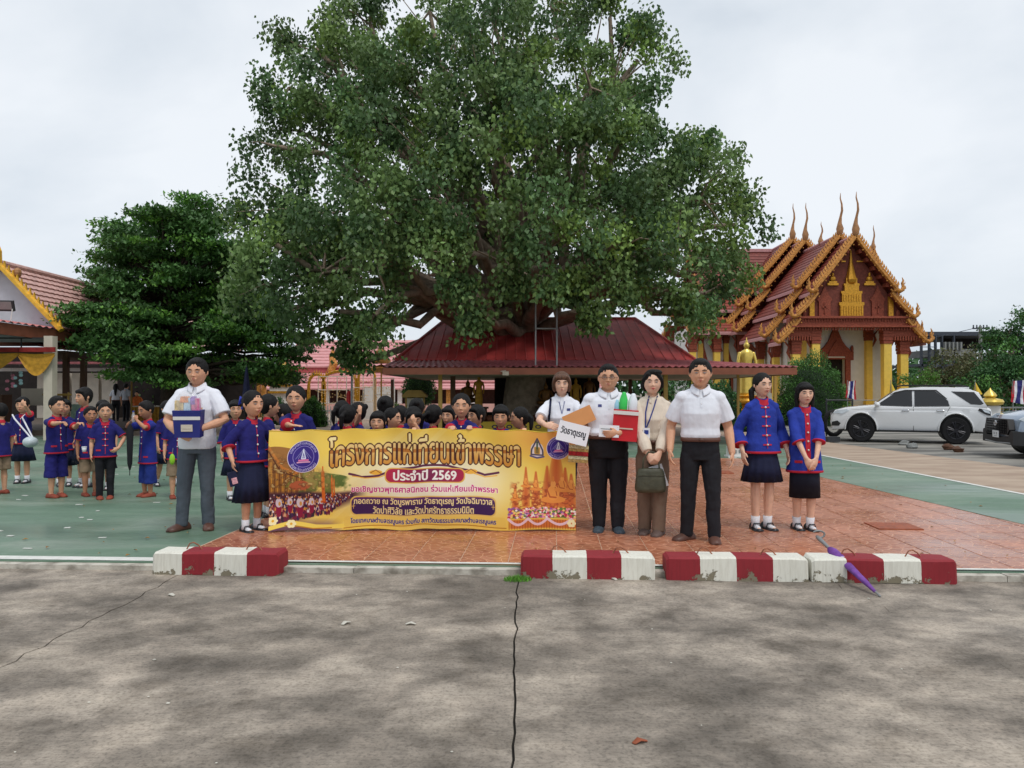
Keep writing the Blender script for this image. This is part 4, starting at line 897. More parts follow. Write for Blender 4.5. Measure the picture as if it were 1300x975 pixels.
# hanging paper mobiles, board, easel frame, table, cloth banner
for (px_, py_, c_, lab) in ((24, 478, (170, 206, 214), 'pale blue paper mobile hanging under the hall canopy'), (14, 482, (196, 120, 140), 'pink paper mobile hanging left of the blue one')):
    o = thing('paper_mobile', lab, 'mobile', W(px_, py_, 22.6)); mm = mat('paper_%d' % px_, srgb(*c_), .8, var=.1)
    b = MB(); b.tube([(0, 0, .1), (0, 0, .35)], .004, 4); b.build('string', M('steel_grey'), o)
    for i in range(6): b = MB(); b.ell((.1 * math.sin(i * 2.1), .08 * math.cos(i * 2.1), .12 - i * .08), (.06, .05, .05), 7, 5); b.build('paper_ball', mm, o)
b = MB(); q = W(42, 504, 27); b.box(q, (.8, .04, .6)); b.build('white_board', M('cream_wall'), label='pale board standing inside the left hall', category='board')
b = MB(); b.box((-17.0, 25.2, .85), (.9, .5, .9)); b.box((-18.3, 25.6, .75), (1.2, .6, 1.0)); b.build('dark_cabinet', M('post_brown'), label='dark brown cabinets inside the left hall behind the girl', category='cabinet')
o = thing('wooden_easel', 'yellow wooden easel frame standing at the hall step', 'easel', (0, 0, 0))
yE = 24.9
for px_ in (58, 87): b = MB(); a, c = W(px_, 499, yE), W(px_ - 2, 553, yE - .2); c.z = .1; b.tube([a, c], .035, 4); b.build('leg', M('post_ochre'), o)
for py_ in (501, ): b = MB(); b.tube([W(55, py_, yE), W(90, py_, yE)], .035, 4); b.build('cross_bar', M('post_ochre'), o)
b = MB(); q = W(72, 524, yE + .05); b.box(q, (.6, .03, 1.0)); b.build('display_board', M('dark_room'), o)
b = MB(); q = W(100, 527, 26); b.box((q.x, 26, .62), (.5, .04, .7)); b.build('notice_board', mat('pale_green_board', srgb(150, 176, 160), .7, var=.2, vs=9), label='pale green notice board on the hall floor beside the children', category='board')
tb_ = thing('draped_table', 'table with gold pleated cloth at the end of the hall step', 'table', (0, 0, 0)); qa, qb = W(168, 516, 31), W(212, 516, 31)
b = MB(); N = 40; vs = []
for z_ in (.12, .78):
    for i in range(N + 1): vs.append((qa.x + (qb.x - qa.x) * i / N, 31 + .05 * math.sin(i * 1.6) * (1 if z_ < .5 else .4), z_))
b.add(vs, [(i, i + 1, N + 2 + i, N + 1 + i) for i in range(N)]); b.build('pleated_cloth', M('gold_cloth'), tb_, True); b = MB(); b.box(((qa.x + qb.x) / 2, 31.3, .8), (qb.x - qa.x, .7, .04)); b.build('table_top', M('cream_wall'), tb_)
ob = thing('cloth_banner', 'faded grey cloth banner hanging from a pole beside the dark tree', 'banner'); a, c = W(158, 464, 28), W(193, 484, 28)
b = MB(); N = 12; vs = []
for z_ in (a.z, (a.z + c.z) / 2, c.z + .05):
    for i in range(N + 1): t = i / N; vs.append((a.x + (c.x - a.x) * t, 28 + .04 * math.sin(i * 1.1), z_ - .08 * math.sin(t * math.pi)))
b.add(vs, [(r_ * (N + 1) + i, r_ * (N + 1) + i + 1, (r_ + 1) * (N + 1) + i + 1, (r_ + 1) * (N + 1) + i) for r_ in range(2) for i in range(N)]); b.build('cloth', mat('faded_cloth', srgb(150, 152, 148), .9, var=.12), ob, True)
b = MB(); q = W(167, 484, 28.05); b.tube([(q.x, 28.05, 0), (q.x, 28.05, a.z + .1)], .035, 6); b.build('pole', M('post_ochre'), ob)

# ================================================================= buildings behind, left of centre
cb = thing('assembly_hall', 'long pink roofed hall with stacked roof tiers behind the children', 'hall')
def wslope(x0_, x1_, ya, za, yb, zb, m, rows, nm='roof', par=cb):
    b = MB(); d = Vector((0, yb - ya, zb - za)); nn = Vector((0, -d.z, d.y)).normalized(); nn = nn if nn.z > 0 else -nn
    for r_ in range(rows):
        t0, t1 = r_ / rows, (r_ + 1) / rows; A, B_ = Vector((0, ya, za)) + d * t0 + nn * .02, Vector((0, ya, za)) + d * t1 + nn * .08
        b.add([(x0_, A.y, A.z), (x1_, A.y, A.z), (x1_, B_.y, B_.z), (x0_, B_.y, B_.z), (x0_, B_.y, B_.z - .1), (x1_, B_.y, B_.z - .1)], [(0, 1, 2, 3), (3, 2, 5, 4)])
    return b.build(nm, m, par)
zf = lambda py, y: CH + (HY - py) / F * y
PKR = mat('rose_roof', srgb(206, 146, 146), .6, var=.1, vs=4)
wslope(-15.8, 6, 57, zf(432, 57), 53, zf(466, 53), PKR, 9); b = MB(); b.box((-5, 53.2, zf(470, 53)), (21.6, .3, .5)); b.build('red_band', mat('rose_red', srgb(176, 84, 86), .7, var=.1), cb)
wslope(-16, 6.2, 53, zf(474, 53), 51.5, zf(485, 51.5), PKR, 3); b = MB(); b.box((-5, 51.7, zf(487, 51.7)), (22, .3, .2)); b.build('red_band', MATS['rose_red'], cb)
wslope(-20, 6.4, 51.5, zf(487, 51.5), 50.3, zf(494, 50.3), PKR, 2)
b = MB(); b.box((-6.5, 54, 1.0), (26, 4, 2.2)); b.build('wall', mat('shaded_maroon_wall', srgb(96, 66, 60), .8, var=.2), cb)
for i in range(16):
    x_ = -18.6 + i * 1.6; b = MB(); b.box((x_, 50.8, .85), (.28, .28, 1.7)); b.build('column', M('white_wall') if i % 3 else M('gold_orange'), cb)
b = MB(); b.box((-6.5, 50.5, .3), (26, .3, .6)); b.build('low_wall', M('pink_wall'), cb)
b = MB()
for x_, s_ in ((-15.9, 1), (-12.4, .7), (-5.5, .8)): b.tube([(x_, 52.6, zf(470, 53)), (x_ + .3 * s_, 52.6, zf(462, 53)), (x_ + .05, 52.6, zf(452, 53)), (x_ + .2, 52.6, zf(440, 53))], [.25, .3, .18, .04], 6)
b.build('gable_ornament', M('gold_orange'), cb)
# small orange shrine, gate pillar, gold arch, light arch, fence
sh = thing('orange_shrine', 'small orange and white pavilion behind the girl with the blue ribbon', 'shrine')
for px_ in (298, 306, 318, 328, 335): 
    q = W(px_, 490, 42); b = MB(); b.box((q.x, 42, 1.25), (.22, .22, 2.5)); b.build('column', M('gold_orange') if px_ != 318 else M('white_wall'), sh)
b = MB(); qa, qb = W(294, 0, 42), W(340, 0, 42); b.box(((qa.x + qb.x) / 2, 42.3, 2.55), (qb.x - qa.x, 1.2, .2)); b.build('roof', PKR, sh); b = MB(); b.box(((qa.x + qb.x) / 2, 42.6, .4), (qb.x - qa.x, .6, .8)); b.build('base', M('white_wall'), sh)
gp_ = thing('gate_pillar', 'white gate pillar with gold bands and a gold lotus finial', 'gate pillar'); q = W(359, 500, 40)
for (w_, z0_, z1_, m_) in ((.95, 0, 1.3, 'white_wall'), (1.2, 1.3, 1.42, 'gold_paint'), (1.05, 1.42, 1.65, 'white_wall'), (1.2, 1.65, 1.77, 'gold_paint'), (.95, 1.77, 2.0, 'white_wall'), (1.25, 2.0, 2.1, 'gold_paint'), (.7, 2.1, 2.35, 'white_wall')):
    b = MB(); b.box((q.x, 40, (z0_ + z1_) / 2), (w_, w_, z1_ - z0_ - .005)); b.build('pillar_block', M(m_), gp_)
b = MB(); b.lathe([(.3, 2.35), (.36, 2.5), (.2, 2.7), (.08, 2.9), (.02, 3.1)], (q.x, 40, 0), 12); b.build('finial', M('gold_bright'), gp_, True)
ga = thing('gold_arch', 'gilded arched gateway hung with small golden lights', 'gateway')
for (pa, pb, top) in ((392, 412, 478), (410, 452, 474), (455, 476, 470)):
    qa, qb = W(pa, 0, 37), W(pb, 0, 37); zt = zf(top, 37)
    for x_ in (qa.x, qb.x): b = MB(); b.box((x_, 37, (zt - .4) / 2), (.13, .13, zt - .4)); b.build('post', M('gold_paint'), ga)
    b = MB(); cx_ = (qa.x + qb.x) / 2; rr_ = (qb.x - qa.x) / 2; pts = [(cx_ + rr_ * math.cos(math.pi * (1 - t / 10)), 37, zt - .4 + .5 * math.sin(math.pi * t / 10)) for t in range(11)]; b.tube(pts, .07, 6)
    for t in range(9): p_ = Vector(pts[t + 1]); b.tube([p_, p_ + Vector((0, 0, .22))], [.06, .01], 5)
    b.build('arch', M('gold_paint'), ga)
mat('fairy_light', srgb(224, 190, 130), .5, var=.3, vs=60)
def light_panel(label, pa, pb, pt, pbm, y_, seed):
    o = thing('light_lattice', label, 'decoration'); qa, qb = W(pa, pt, y_), W(pb, pbm, y_); r = random.Random(seed); fr = MB()
    for x_ in np.linspace(qa.x, qb.x, max(2, int((qb.x - qa.x) / .42) + 1)): fr.tube([(x_, y_, .02), (x_, y_, qa.z)], .022, 5)
    for z_ in np.linspace(max(.2, qb.z), qa.z, 3): fr.tube([(qa.x, y_, z_), (qb.x, y_, z_)], .02, 5)
    fr.build('frame', M('cream_wall'), o)
    st = MB()
    for i in range(int((qb.x - qa.x) * (qa.z - qb.z) * 48)): st.box((r.uniform(qa.x, qb.x), y_ + r.uniform(-.1, .1), r.uniform(max(.1, qb.z), qa.z)), (.035, .03, .035), rz=r.uniform(0, 3))
    for i in range(int((qb.x - qa.x) * 7)): p_ = Vector((r.uniform(qa.x, qb.x), y_, r.uniform(qb.z, qa.z))); st.tube([p_, p_ + Vector((r.uniform(-.3, .3), 0, -.2)), p_ + Vector((r.uniform(-.4, .4), 0, -.02))], .008, 3)
    st.build('light_strings', M('fairy_light'), o, kind='stuff'); return o
light_panel('lattice hung with gold lights right of the front facing girl', 404, 440, 478, 512, 36, 1)
light_panel('taller lattice of gold lights behind the flag pole', 448, 474, 474, 510, 36.5, 2)
light_panel('lattice of gold lights before the grey white panel', 476, 500, 480, 522, 33, 3)
b = MB(); q = W(482, 505, 38); b.box((q.x, 38, .85), (1.5, .1, 1.6)); b.build('low_partition', M('white_wall'), label='plain pale grey partition wall left of the oval topiary', category='partition')
fe = thing('picket_fence', 'low white picket fence behind the children left of centre', 'fence'); qa, qb = W(402, 0, 31), W(445, 0, 31)
for i in range(13): x_ = qa.x + (qb.x - qa.x) * i / 12; b = MB(); b.box((x_, 31, .42), (.05, .04, .8), taper=.7); b.build('picket', M('white_wall'), fe)
for z_ in (.2, .62): b = MB(); b.box(((qa.x + qb.x) / 2, 31.03, z_), (qb.x - qa.x, .03, .06)); b.build('rail', M('white_wall'), fe)
b = MB(); q = W(405, 0, 31.2); 
# flag pole, red drum, spirit house, gold parasol, closed parasol
o = thing('flag_pole', 'slim grey metal flag pole left of centre under the tree', 'flag pole', (W(446.5, 0, 22).x, 22, 0)); b = MB(); b.tube([(0, 0, 0), (0, 0, 2.6)], [.035, .022], 8); b.build('pole', M('steel_grey'), o); b = MB(); b.tube([(-.15, 0, 2.6), (.2, 0, 2.6)], .012, 5); b.build('cross_arm', M('steel_grey'), o)
q = W(443, 503, 26); b = MB(); b.lathe([(.05, .4), (.09, .45), (.09, 1.3), (.05, 1.42)], (q.x, 26, 0), 10); b.box((q.x, 26, .2), (.15, .15, .4)); b.build('fire_extinguisher', mat('bright_red', srgb(186, 30, 34), .4, var=.1), label='bright red cylinder standing beside the flag pole', category='extinguisher')
sp_ = thing('notice_shrine', 'ochre roofed wooden notice stand left of the pavilion post', 'notice stand', (W(527, 0, 24).x, 24, 0))
b = MB(); b.prism([(-.38, 1.28), (-.2, 1.44), (.2, 1.44), (.38, 1.28), (.36, 1.22), (-.36, 1.22)], 'y', -.25, .25); b.build('roof', M('post_ochre'), sp_)
b = MB(); b.box((0, 0, .98), (.5, .06, .42)); b.build('panel', M('cream_wall'), sp_)
for s_ in (-1, 1): b = MB(); b.box((s_ * .28, 0, .61), (.05, .06, 1.22)); b.build('leg', M('post_ochre'), sp_)
pr_ = thing('tiered_parasol', 'gold tiered ceremonial parasol beside the red pavilion roof edge', 'parasol', (W(484, 0, 30).x, 30, 0)); b = MB(); b.tube([(0, 0, 0), (0, 0, 3.0)], .03, 6); b.build('pole', M('gold_paint'), pr_)
for z_, r_ in ((2.15, .5), (2.5, .38), (2.8, .26)): b = MB(); b.lathe([(r_, z_), (r_ * .95, z_ + .16), (.05, z_ + .3)], n=16); b.build('canopy', M('gold_orange'), pr_, 30)
cp = thing('closed_parasol', 'folded dark blue parasol standing behind the girls at the banner end', 'parasol', (W(313, 0, 24).x, 24, 0)); b = MB(); b.tube([(0, 0, 0), (0, 0, 2.2)], .02, 6); b.build('pole', M('steel_dark'), cp); b = MB(); b.lathe([(.14, .8), (.15, 1.0), (.10, 1.6), (.03, 2.15)], n=12, wob=lambda w, z: 1 + .15 * math.sin(w * 6)); b.build('folded_canopy', NAVYP := mat('navy_parasol', srgb(30, 34, 66), .8, var=.2), cp)
# grey building with an open steel frame, far right
fb = thing('steel_frame_building', 'dark grey unfinished building with flat roof and open floors behind trees', 'building')
y_ = 66
def fbx(pa, pb, ta, tb, dy, m_, nm, yy=None):
    yy = yy or y_; a, c = W(pa, ta, yy), W(pb, tb, yy); b = MB(); b.box(((a.x + c.x) / 2, yy + dy / 2, (a.z + c.z) / 2), (abs(c.x - a.x), dy, abs(a.z - c.z))); return b.build(nm, M(m_), fb)
mat('conc_grey', srgb(132, 134, 132), .9, var=.12, vs=2); mat('slate', srgb(62, 68, 78), .7, var=.1)
fbx(1165, 1300, 421, 426, 9, 'slate', 'roof'); fbx(1196, 1300, 427, 443, .3, 'dark_room', 'shaded_wall', 70); fbx(1192, 1240, 443, 452, 5, 'conc_grey', 'floor_slab'); fbx(1168, 1225, 462, 465, 5, 'slate', 'floor_slab'); fbx(1190, 1216, 466, 500, .4, 'conc_grey', 'wall_panel', 68); fbx(1170, 1192, 480, 483, 5, 'slate', 'floor_slab')
for px_ in (1171, 1181, 1189, 1197, 1212): fbx(px_ - .8, px_ + .8, 426, 530, .3, 'slate', 'column')
for i in range(5): fbx(1200 + i * 5, 1202 + i * 5, 434, 444, .3, 'conc_grey', 'column', 65.7)
for k_ in range(7): fbx(1172, 1190, 440 + k_ * 9, 440.8 + k_ * 9, .1, 'slate', 'guard_rail', 65.8)
b = MB(); b.tube([W(1175, 478, 65.5), W(1192, 462, 65.5)], .15, 4); b.build('stair', M('slate'), fb)
ep = thing('power_pole', 'concrete power pole with a row of insulators at the right', 'power pole', (W(1245, 0, 50).x, 50, 0)); z_ = zf(415, 50)
b = MB(); b.tube([(0, 0, 0), (0, 0, z_)], [.16, .1], 8); b.build('pole', M('conc_grey'), ep); b = MB(); b.box((0, 0, z_ - .1), (1.0, .1, .08)); b.build('cross_arm', M('slate'), ep)
for i in range(5): b = MB(); b.lathe([(.04, 0), (.06, .06), (.03, .1), (.05, .16), (.02, .2)], (-.45 + i * .22, 0, z_ - .06), 8); b.build('insulator', M('slate'), ep)
b = MB(); b.tube([(-.45, 0, z_ - .1), (-3, 0, z_ - .7), (-5, 0, z_ - .8)], .02, 4); b.tube([(.5, 0, z_ - .05), (1.8, 0, z_ - .9)], .02, 4); b.build('cable', M('slate'), ep)
# white pillar with gold lotus, low wall and fence at the car park edge
wp = thing('lotus_pillar', 'white fence pillar topped with a gold lotus cap behind the cars', 'pillar', (W(1257, 0, 25).x, 25, 0))
b = MB(); b.box((0, 0, .45), (.42, .42, .97)); b.build('shaft', M('white_wall'), wp); b = MB(); b.lathe([(.2, .93), (.36, .98), (.4, 1.06), (.36, 1.14), (.2, 1.18), (.14, 1.2), (.2, 1.26), (.16, 1.34), (.04, 1.46), (.01, 1.52)], n=16, wob=lambda w, z: 1 + (.05 * math.sin(w * 8) if z < 1.15 else 0)); b.build('lotus_cap', M('gold_bright'), wp, 40)
lf = thing('metal_fence', 'low grey metal railing behind the silver car', 'fence'); 
for z_ in (.35, .85): b = MB(); b.box((17.2, 26.5, z_), (3.4, .04, .05)); b.build('rail', M('steel_grey'), lf)
for i in range(16): b = MB(); b.box((15.6 + i * .22, 26.5, .45), (.025, .025, .86)); b.build('bar', M('steel_grey'), lf)
b = MB(); b.box((17.3, 26.9, .12), (4.0, .3, .3)); b.build('low_wall', M('cream_wall'), lf)
# flags
def flag(label, px_, ptop, pbase, y_, kind, w_=.35):
    o = thing('flag', label, 'flag', (W(px_, 0, y_).x, y_, 0)); zt, zb = zf(ptop, y_), zf(pbase, y_)
    b = MB(); b.tube([(0, 0, 0), (0, 0, zt)], .014, 5); b.build('pole', M('steel_grey'), o)
    if kind == 'y':
        b = MB(); b.add([(0, 0, zt - .03), (-.06, .05, zb), (.1, -.04, zb), (.28, .04, zb + .05), (.14, .02, (zt + zb) / 2)], [(0, 1, 2), (0, 2, 4), (4, 2, 3)]); b.build('cloth', M('yellow_cloth'), o)
    else:
        fr_ = [0, .17, .33, .67, .83, 1]; cs = ['flag_red', 'flag_white', 'flag_blue', 'flag_white', 'flag_red']
        for i in range(5):
            b = MB(); vs = []
            for f_ in (fr_[i], fr_[i + 1]):
                for k_ in range(5): t = k_ / 4; vs.append((.02 + f_ * w_ - .12 * t * (1 - f_), .04 * math.sin(t * 5 + f_ * 6), zt - .05 - t * (zt - zb - .1) + .15 * f_ * (1 - t) - .1 * f_))
            b.add(vs, [(k_, k_ + 1, 6 + k_, 5 + k_) for k_ in range(4)]); b.build('stripe', M(cs[i]), o)
    return o
mat('flag_red', srgb(180, 34, 48), .8, var=.05); mat('flag_white', srgb(226, 226, 230), .8, var=.03); mat('flag_blue', srgb(44, 44, 110), .8, var=.05)
flag('small yellow pennant beside the rightmost temple column', 1131, 483, 502, 30, 'y'); flag('small yellow pennant behind the rear window of the SUV', 1238, 483, 502, 27, 'y'); flag('furled red white and blue flag before the temple door', 1076, 483, 506, 30, 't', .3); flag('red white and blue flag on its stand above the silver car', 1286, 482, 512, 26, 't', .42)
b = MB(); q = W(1288, 525, 26); b.box((q.x, 26, .3), (.5, .3, .6)); b.box((q.x, 26, .62), (.6, .36, .06)); b.build('flag_stand', M('cream_wall'), label='pale carved stand carrying the flag by the silver car', category='stand')
# black rail with a tyre beside the SUV
rl = thing('black_rail', 'black metal rail with two uprights between the girl and the SUV', 'rail'); yR = 24.6
for px_ in (1049, 1082): b = MB(); b.tube([(W(px_, 0, yR).x, yR, 0), W(px_, 507, yR)], .03, 6); b.build('upright', M('steel_dark'), rl)
b = MB(); b.tube([W(1049, 508, yR), W(1082, 508, yR)], .025, 6); b.build('top_bar', M('steel_dark'), rl); b = MB(); b.tube([W(1082, 508, yR), W(1118, 508, yR)], .012, 6); b.build('thin_bar', M('steel_grey'), rl)
b = MB(); q = W(1058, 530, 23.8); pts = [(q.x + .28 * math.cos(t * math.pi / 8), 23.8, .42 + .36 * math.sin(t * math.pi / 8)) for t in range(17)]; b.tube(pts, .07, 8, cap=False); b.build('spare_tyre', mat('tyre_rubber', srgb(24, 24, 26), .85, var=.15), None, True, label='old black tyre leaning at the rail beside the SUV', category='tyre')
b = MB(); q = G(1056, 560); b.box((q.x, q.y, .06), (.35, .25, .14)); b.build('black_box', M('steel_dark'), label='small black box on the ground left of the SUV', category='box')
for i, (px_, py_, lab) in enumerate(((1147, 565, 'pale broken stone on the ground before the SUV'), (1158, 569, 'smaller pale stone right of the broken stone'), (1204, 571, 'dark stone on the ground left of the wooden chock'), (1216, 574, 'dark wooden chock on the ground before the rear wheel'))):
    q = G(px_, py_, -.035); b = MB(); b.ell((0, 0, .05), (.14, .1, .08), 7, 5); mm = b.mesh('r')
    for v in mm.vertices: v.co *= 1 + .25 * math.sin(v.co.x * 60 + v.co.z * 90 + i)
    o = link('stone', mm, M('conc_grey') if i < 2 else M('post_brown')); o.location = q; o['label'] = lab; o['category'] = 'stone'
# inscribed white stone slab by the girl
sb = thing('stone_slab', 'white inscribed marble slab lying at the far end of the tiles', 'slab', (G(945, 581).x, 16.4, 0)); b = MB(); b.box((0, 0, .12), (.62, .3, .2)); b.box((0, 0, .02), (.7, .36, .04)); b.build('marble', M('white_wall'), sb)
b = MB()
for i in range(5): b.box((-.2 + i * .1, -.155, .13 + .01 * (i % 2)), (.055, .01, .07), rz=0)
b.build('carved_letters', M('steel_grey'), sb)
# purple umbrella leaning over the right block
um = thing('umbrella', 'folded purple umbrella with a grey handle leaning over the striped block', 'umbrella'); a, c = W(1037, 682, 6.28), G(1116, 756, -.045)
a = Vector((W(1037, 682, 6.3).x, 6.3, .21)); d = (c - a); PU = mat('purple_nylon', srgb(112, 64, 146), .6, var=.2, vs=20, bump=.3, bs=30)
b = MB(); b.tube([a + d * .24, a + d * .30, a + d * .5, a + d * .8, a + d * .93], [(.028, .026), (.042, .034), (.03, .027), (.02, .018), (.01, .01)], 14); me_ = b.mesh('u')
for i, v in enumerate(me_.vertices): v.co += Vector((math.sin(i * 2.4), math.cos(i * 1.7), math.sin(i))) * .003
link('folded_canopy', me_, PU, um, True)
b = MB(); b.tube([a + d * .0, a + d * .98], .006, 6); b.tube([a + d * .90, a + d * 1.0], .008, 6); b.build('shaft', M('steel_grey'), um, True)
b = MB(); b.tube([a, a + d * .05, a + d * .13, a + d * .2], [.016, .018, .015, .012], 8); hp_ = [a + d * .02 + Vector((.05 * math.sin(t * .5), 0, .03 * (1 - math.cos(t * .5)))) for t in range(9)]; b.tube(hp_, .008, 6); b.build('handle', M('steel_grey'), um, True)
b = MB(); b.tube([a + d * .42, a + d * .44], [(.036, .032)] * 2, 12, flat=True); b.build('strap', mat('pale_strap', srgb(190, 170, 210), .6, var=.05), um, True)
# ================================================================= people
skin = lambda nm, c: mat(nm, srgb(*c), .55, var=.06, vs=25, spec=.35, sub=.08)
SKIN = {'tan': skin('skin_tan', (214, 162, 130)), 'fair': skin('skin_fair', (228, 184, 158)), 'brown': skin('skin_brown', (186, 132, 102))}
HAIR = mat('hair_black', (.008, .007, .007, 1), .6, var=.4, vs=60, bump=.35, bs=140, stretch=(1, 1, .12), spec=.22)
HAIRB = mat('hair_brown', srgb(92, 62, 44), .45, var=.35, vs=60, bump=.6, bs=140, stretch=(1, 1, .12))
WHITE_F = mat('white_polo_cloth', srgb(228, 230, 238), .85, var=.02, bump=.5, bs=9, stretch=(1, 1, .5))
CREAM_F = mat('cream_blouse_cloth', srgb(222, 208, 190), .7, var=.03, bump=.6, bs=9, stretch=(1, 1, .4))
IND_F = mat('indigo_cotton', srgb(31, 30, 104), .9, var=.18, vs=9, bump=.25, bs=40)
COB_F = mat('cobalt_cotton', srgb(38, 60, 158), .9, var=.14, vs=9, bump=.25, bs=40)
RED_F = mat('red_trim_cloth', srgb(188, 36, 56), .85, var=.1)
NAVY_F = mat('navy_skirt_cloth', srgb(26, 32, 62), .9, var=.15, bump=.2, bs=30)
BLACK_F = mat('black_trouser_cloth', srgb(25, 25, 31), .85, var=.2, bump=.6, bs=10, stretch=(1, 1, .3))
GREY_F = mat('grey_chino_cloth', srgb(84, 92, 102), .9, var=.12, bump=.7, bs=10, stretch=(1, 1, .35))
BROWN_F = mat('taupe_trouser_cloth', srgb(120, 100, 84), .88, var=.1, bump=.6, bs=9, stretch=(1, 1, .3))
KHAKI_F = mat('khaki_short_cloth', srgb(138, 118, 96), .9, var=.1)
SOCK = mat('white_sock_knit', srgb(225, 225, 230), .9, var=.04, bump=.3, bs=200)
BLK_L = mat('black_shoe_leather', (.012, .012, .016, 1), .3, var=.2, spec=.5)
BRN_L = mat('brown_shoe_leather', srgb(92, 62, 52), .45, var=.2)
RST_L = mat('rust_school_shoe', srgb(140, 66, 48), .7, var=.2)
GRY_L = mat('grey_sneaker_fabric', srgb(62, 74, 84), .75, var=.3, vs=40)
EYEW = mat('eye_white', srgb(165, 150, 145), .3, var=0); EYED = mat('eye_iris', (.012, .008, .006, 1), .15, var=0)
LIP = mat('lip_skin', srgb(178, 100, 90), .5, var=0); LIPR = mat('lip_red', srgb(190, 50, 60), .4, var=0)
BROW = mat('brow_hair', (.02, .014, .012, 1), .8, var=0)
BTN = mat('pale_button', srgb(225, 222, 214), .4, var=0)
TEETH = mat('teeth', srgb(230, 226, 218), .4, var=0)

def head_mesh(mb, X, hh, fat=0., side_ears=True):
    """skull, jaw, brow, sockets, nose, lips and ears; X: head space -> body space"""
    n, m = 32, 24; vs = []; fs = []
    for i in range(m + 1):
        ph = math.pi * i / m; dz = -math.cos(ph); sr = math.sin(ph)
        for k in range(n):
            w = 2 * math.pi * k / n; dx = sr * math.cos(w); dy = sr * math.sin(w)
            tx = 1.; ty = 1.
            if dz < 0: tx = 1 - (.27 - fat * .25) * (-dz) ** 1.3; ty = 1 - (.28 * -dz if dy > 0 else .04 * -dz)
            e = 1.14 if dz < 0 else 1.05                      # squarer than an ellipsoid
            rxy = max(sr, 1e-6) ** (.82 if dz < 0 else .92) / max(sr, 1e-6)
            x = .362 * dx * tx * rxy * (1 + fat * .4); y = .40 * dy * ty * rxy; z = .5 * dz
            if dy < 0:
                for sx in (-1, 1):
                    y += .035 * math.exp(-(((x - sx * .135) / .075) ** 2 + ((z - .0) / .05) ** 2))     # sockets
                    y -= .02 * math.exp(-(((x - sx * .17) / .09) ** 2 + ((z + .13) / .07) ** 2))       # cheeks
                y -= .018 * math.exp(-((x / .22) ** 2 + ((z - .09) / .035) ** 2))                     # brow
                y -= .02 * math.exp(-((x / .09) ** 2 + ((z + .26) / .06) ** 2))                       # mouth mound
                y -= .03 * math.exp(-((x / .09) ** 2 + ((z + .43) / .06) ** 2))                       # chin
            vs.append(X @ Vector((x * hh, y * hh, z * hh)))
    for i in range(m):
        for k in range(n):
            k2 = (k + 1) % n; fs.append((i * n + k, i * n + k2, (i + 1) * n + k2, (i + 1) * n + k))
    mb.add(vs, fs)
    q = lambda *p: X @ (Vector(p) * hh)
    mb.tube([q(0, -.385, .03), q(0, -.42, -.05), q(0, -.455, -.125)], [.022 * hh, .027 * hh, .036 * hh], 8)
    for sx in (-1, 1):
        mb.ell(q(sx * .04, -.41, -.14), (.030 * hh, .034 * hh, .024 * hh), 8, 6)
        if side_ears: mb.ell(q(sx * .375, .03, -.03), (.03 * hh, .055 * hh, .1 * hh), 8, 6, rot=X.to_3x3().normalized())
    mb.tube([q(-.085, -.375, -.245), q(0, -.41, -.238), q(.085, -.375, -.245)], .017 * hh, 6)
    mb.tube([q(-.06, -.375, -.275), q(0, -.40, -.282), q(.06, -.375, -.275)], .02 * hh, 6)

def hand_mesh(mb, wr, d, nrm, L, side, curl=.35, spread=.12):
    d = d.normalized(); nrm = (nrm - d * nrm.dot(d)).normalized(); lat = d.cross(nrm) * (-side)   # towards the thumb
    kn = wr + d * L * .5
    mb.tube([wr - d * L * .05, wr + d * L * .12, wr + d * L * .36, kn], [(.15 * L, .12 * L), (.18 * L, .10 * L), (.225 * L, .095 * L), (.215 * L, .075 * L)], 10, ref=lat)
    for i, (o, ln) in enumerate(((.165, .42), (.055, .47), (-.055, .43), (-.16, .33))):
        p = kn + lat * o * L - d * .03 * L; a = curl * (.7 + .12 * i); dd = d + lat * spread * (o / .16) * .5; dd.normalize()
        pts = [p]; rad = [.052 * L]
        for sgm, fr in enumerate((.45, .3, .25)):
            dd = (dd * math.cos(a) + nrm * math.sin(a)).normalized() if sgm or curl > .25 else dd
            p = p + dd * ln * L * fr; pts.append(p); rad.append((.05, .046, .038)[sgm] * L)
        mb.tube(pts, rad, 6)
    p = wr + d * .14 * L + lat * .13 * L; d1 = (d * .75 + lat * .7 + nrm * .25 * (1 + curl)).normalized(); d2 = (d * .95 + lat * .25 + nrm * .45 * curl).normalized()
    mb.tube([p, p + d1 * .2 * L, p + d1 * .2 * L + d2 * .17 * L], [.07 * L, .058 * L, .045 * L], 6)

def ik(Sh, T, l1, l2, pole):
    v = T - Sh; D = min(v.length, (l1 + l2) * .995); v.normalize(); T = Sh + v * D
    a = (l1 * l1 - l2 * l2 + D * D) / (2 * D); h = math.sqrt(max(l1 * l1 - a * a, 0))
    p = pole - v * pole.dot(v); p.normalize()
    return Sh + v * a + p * h, T

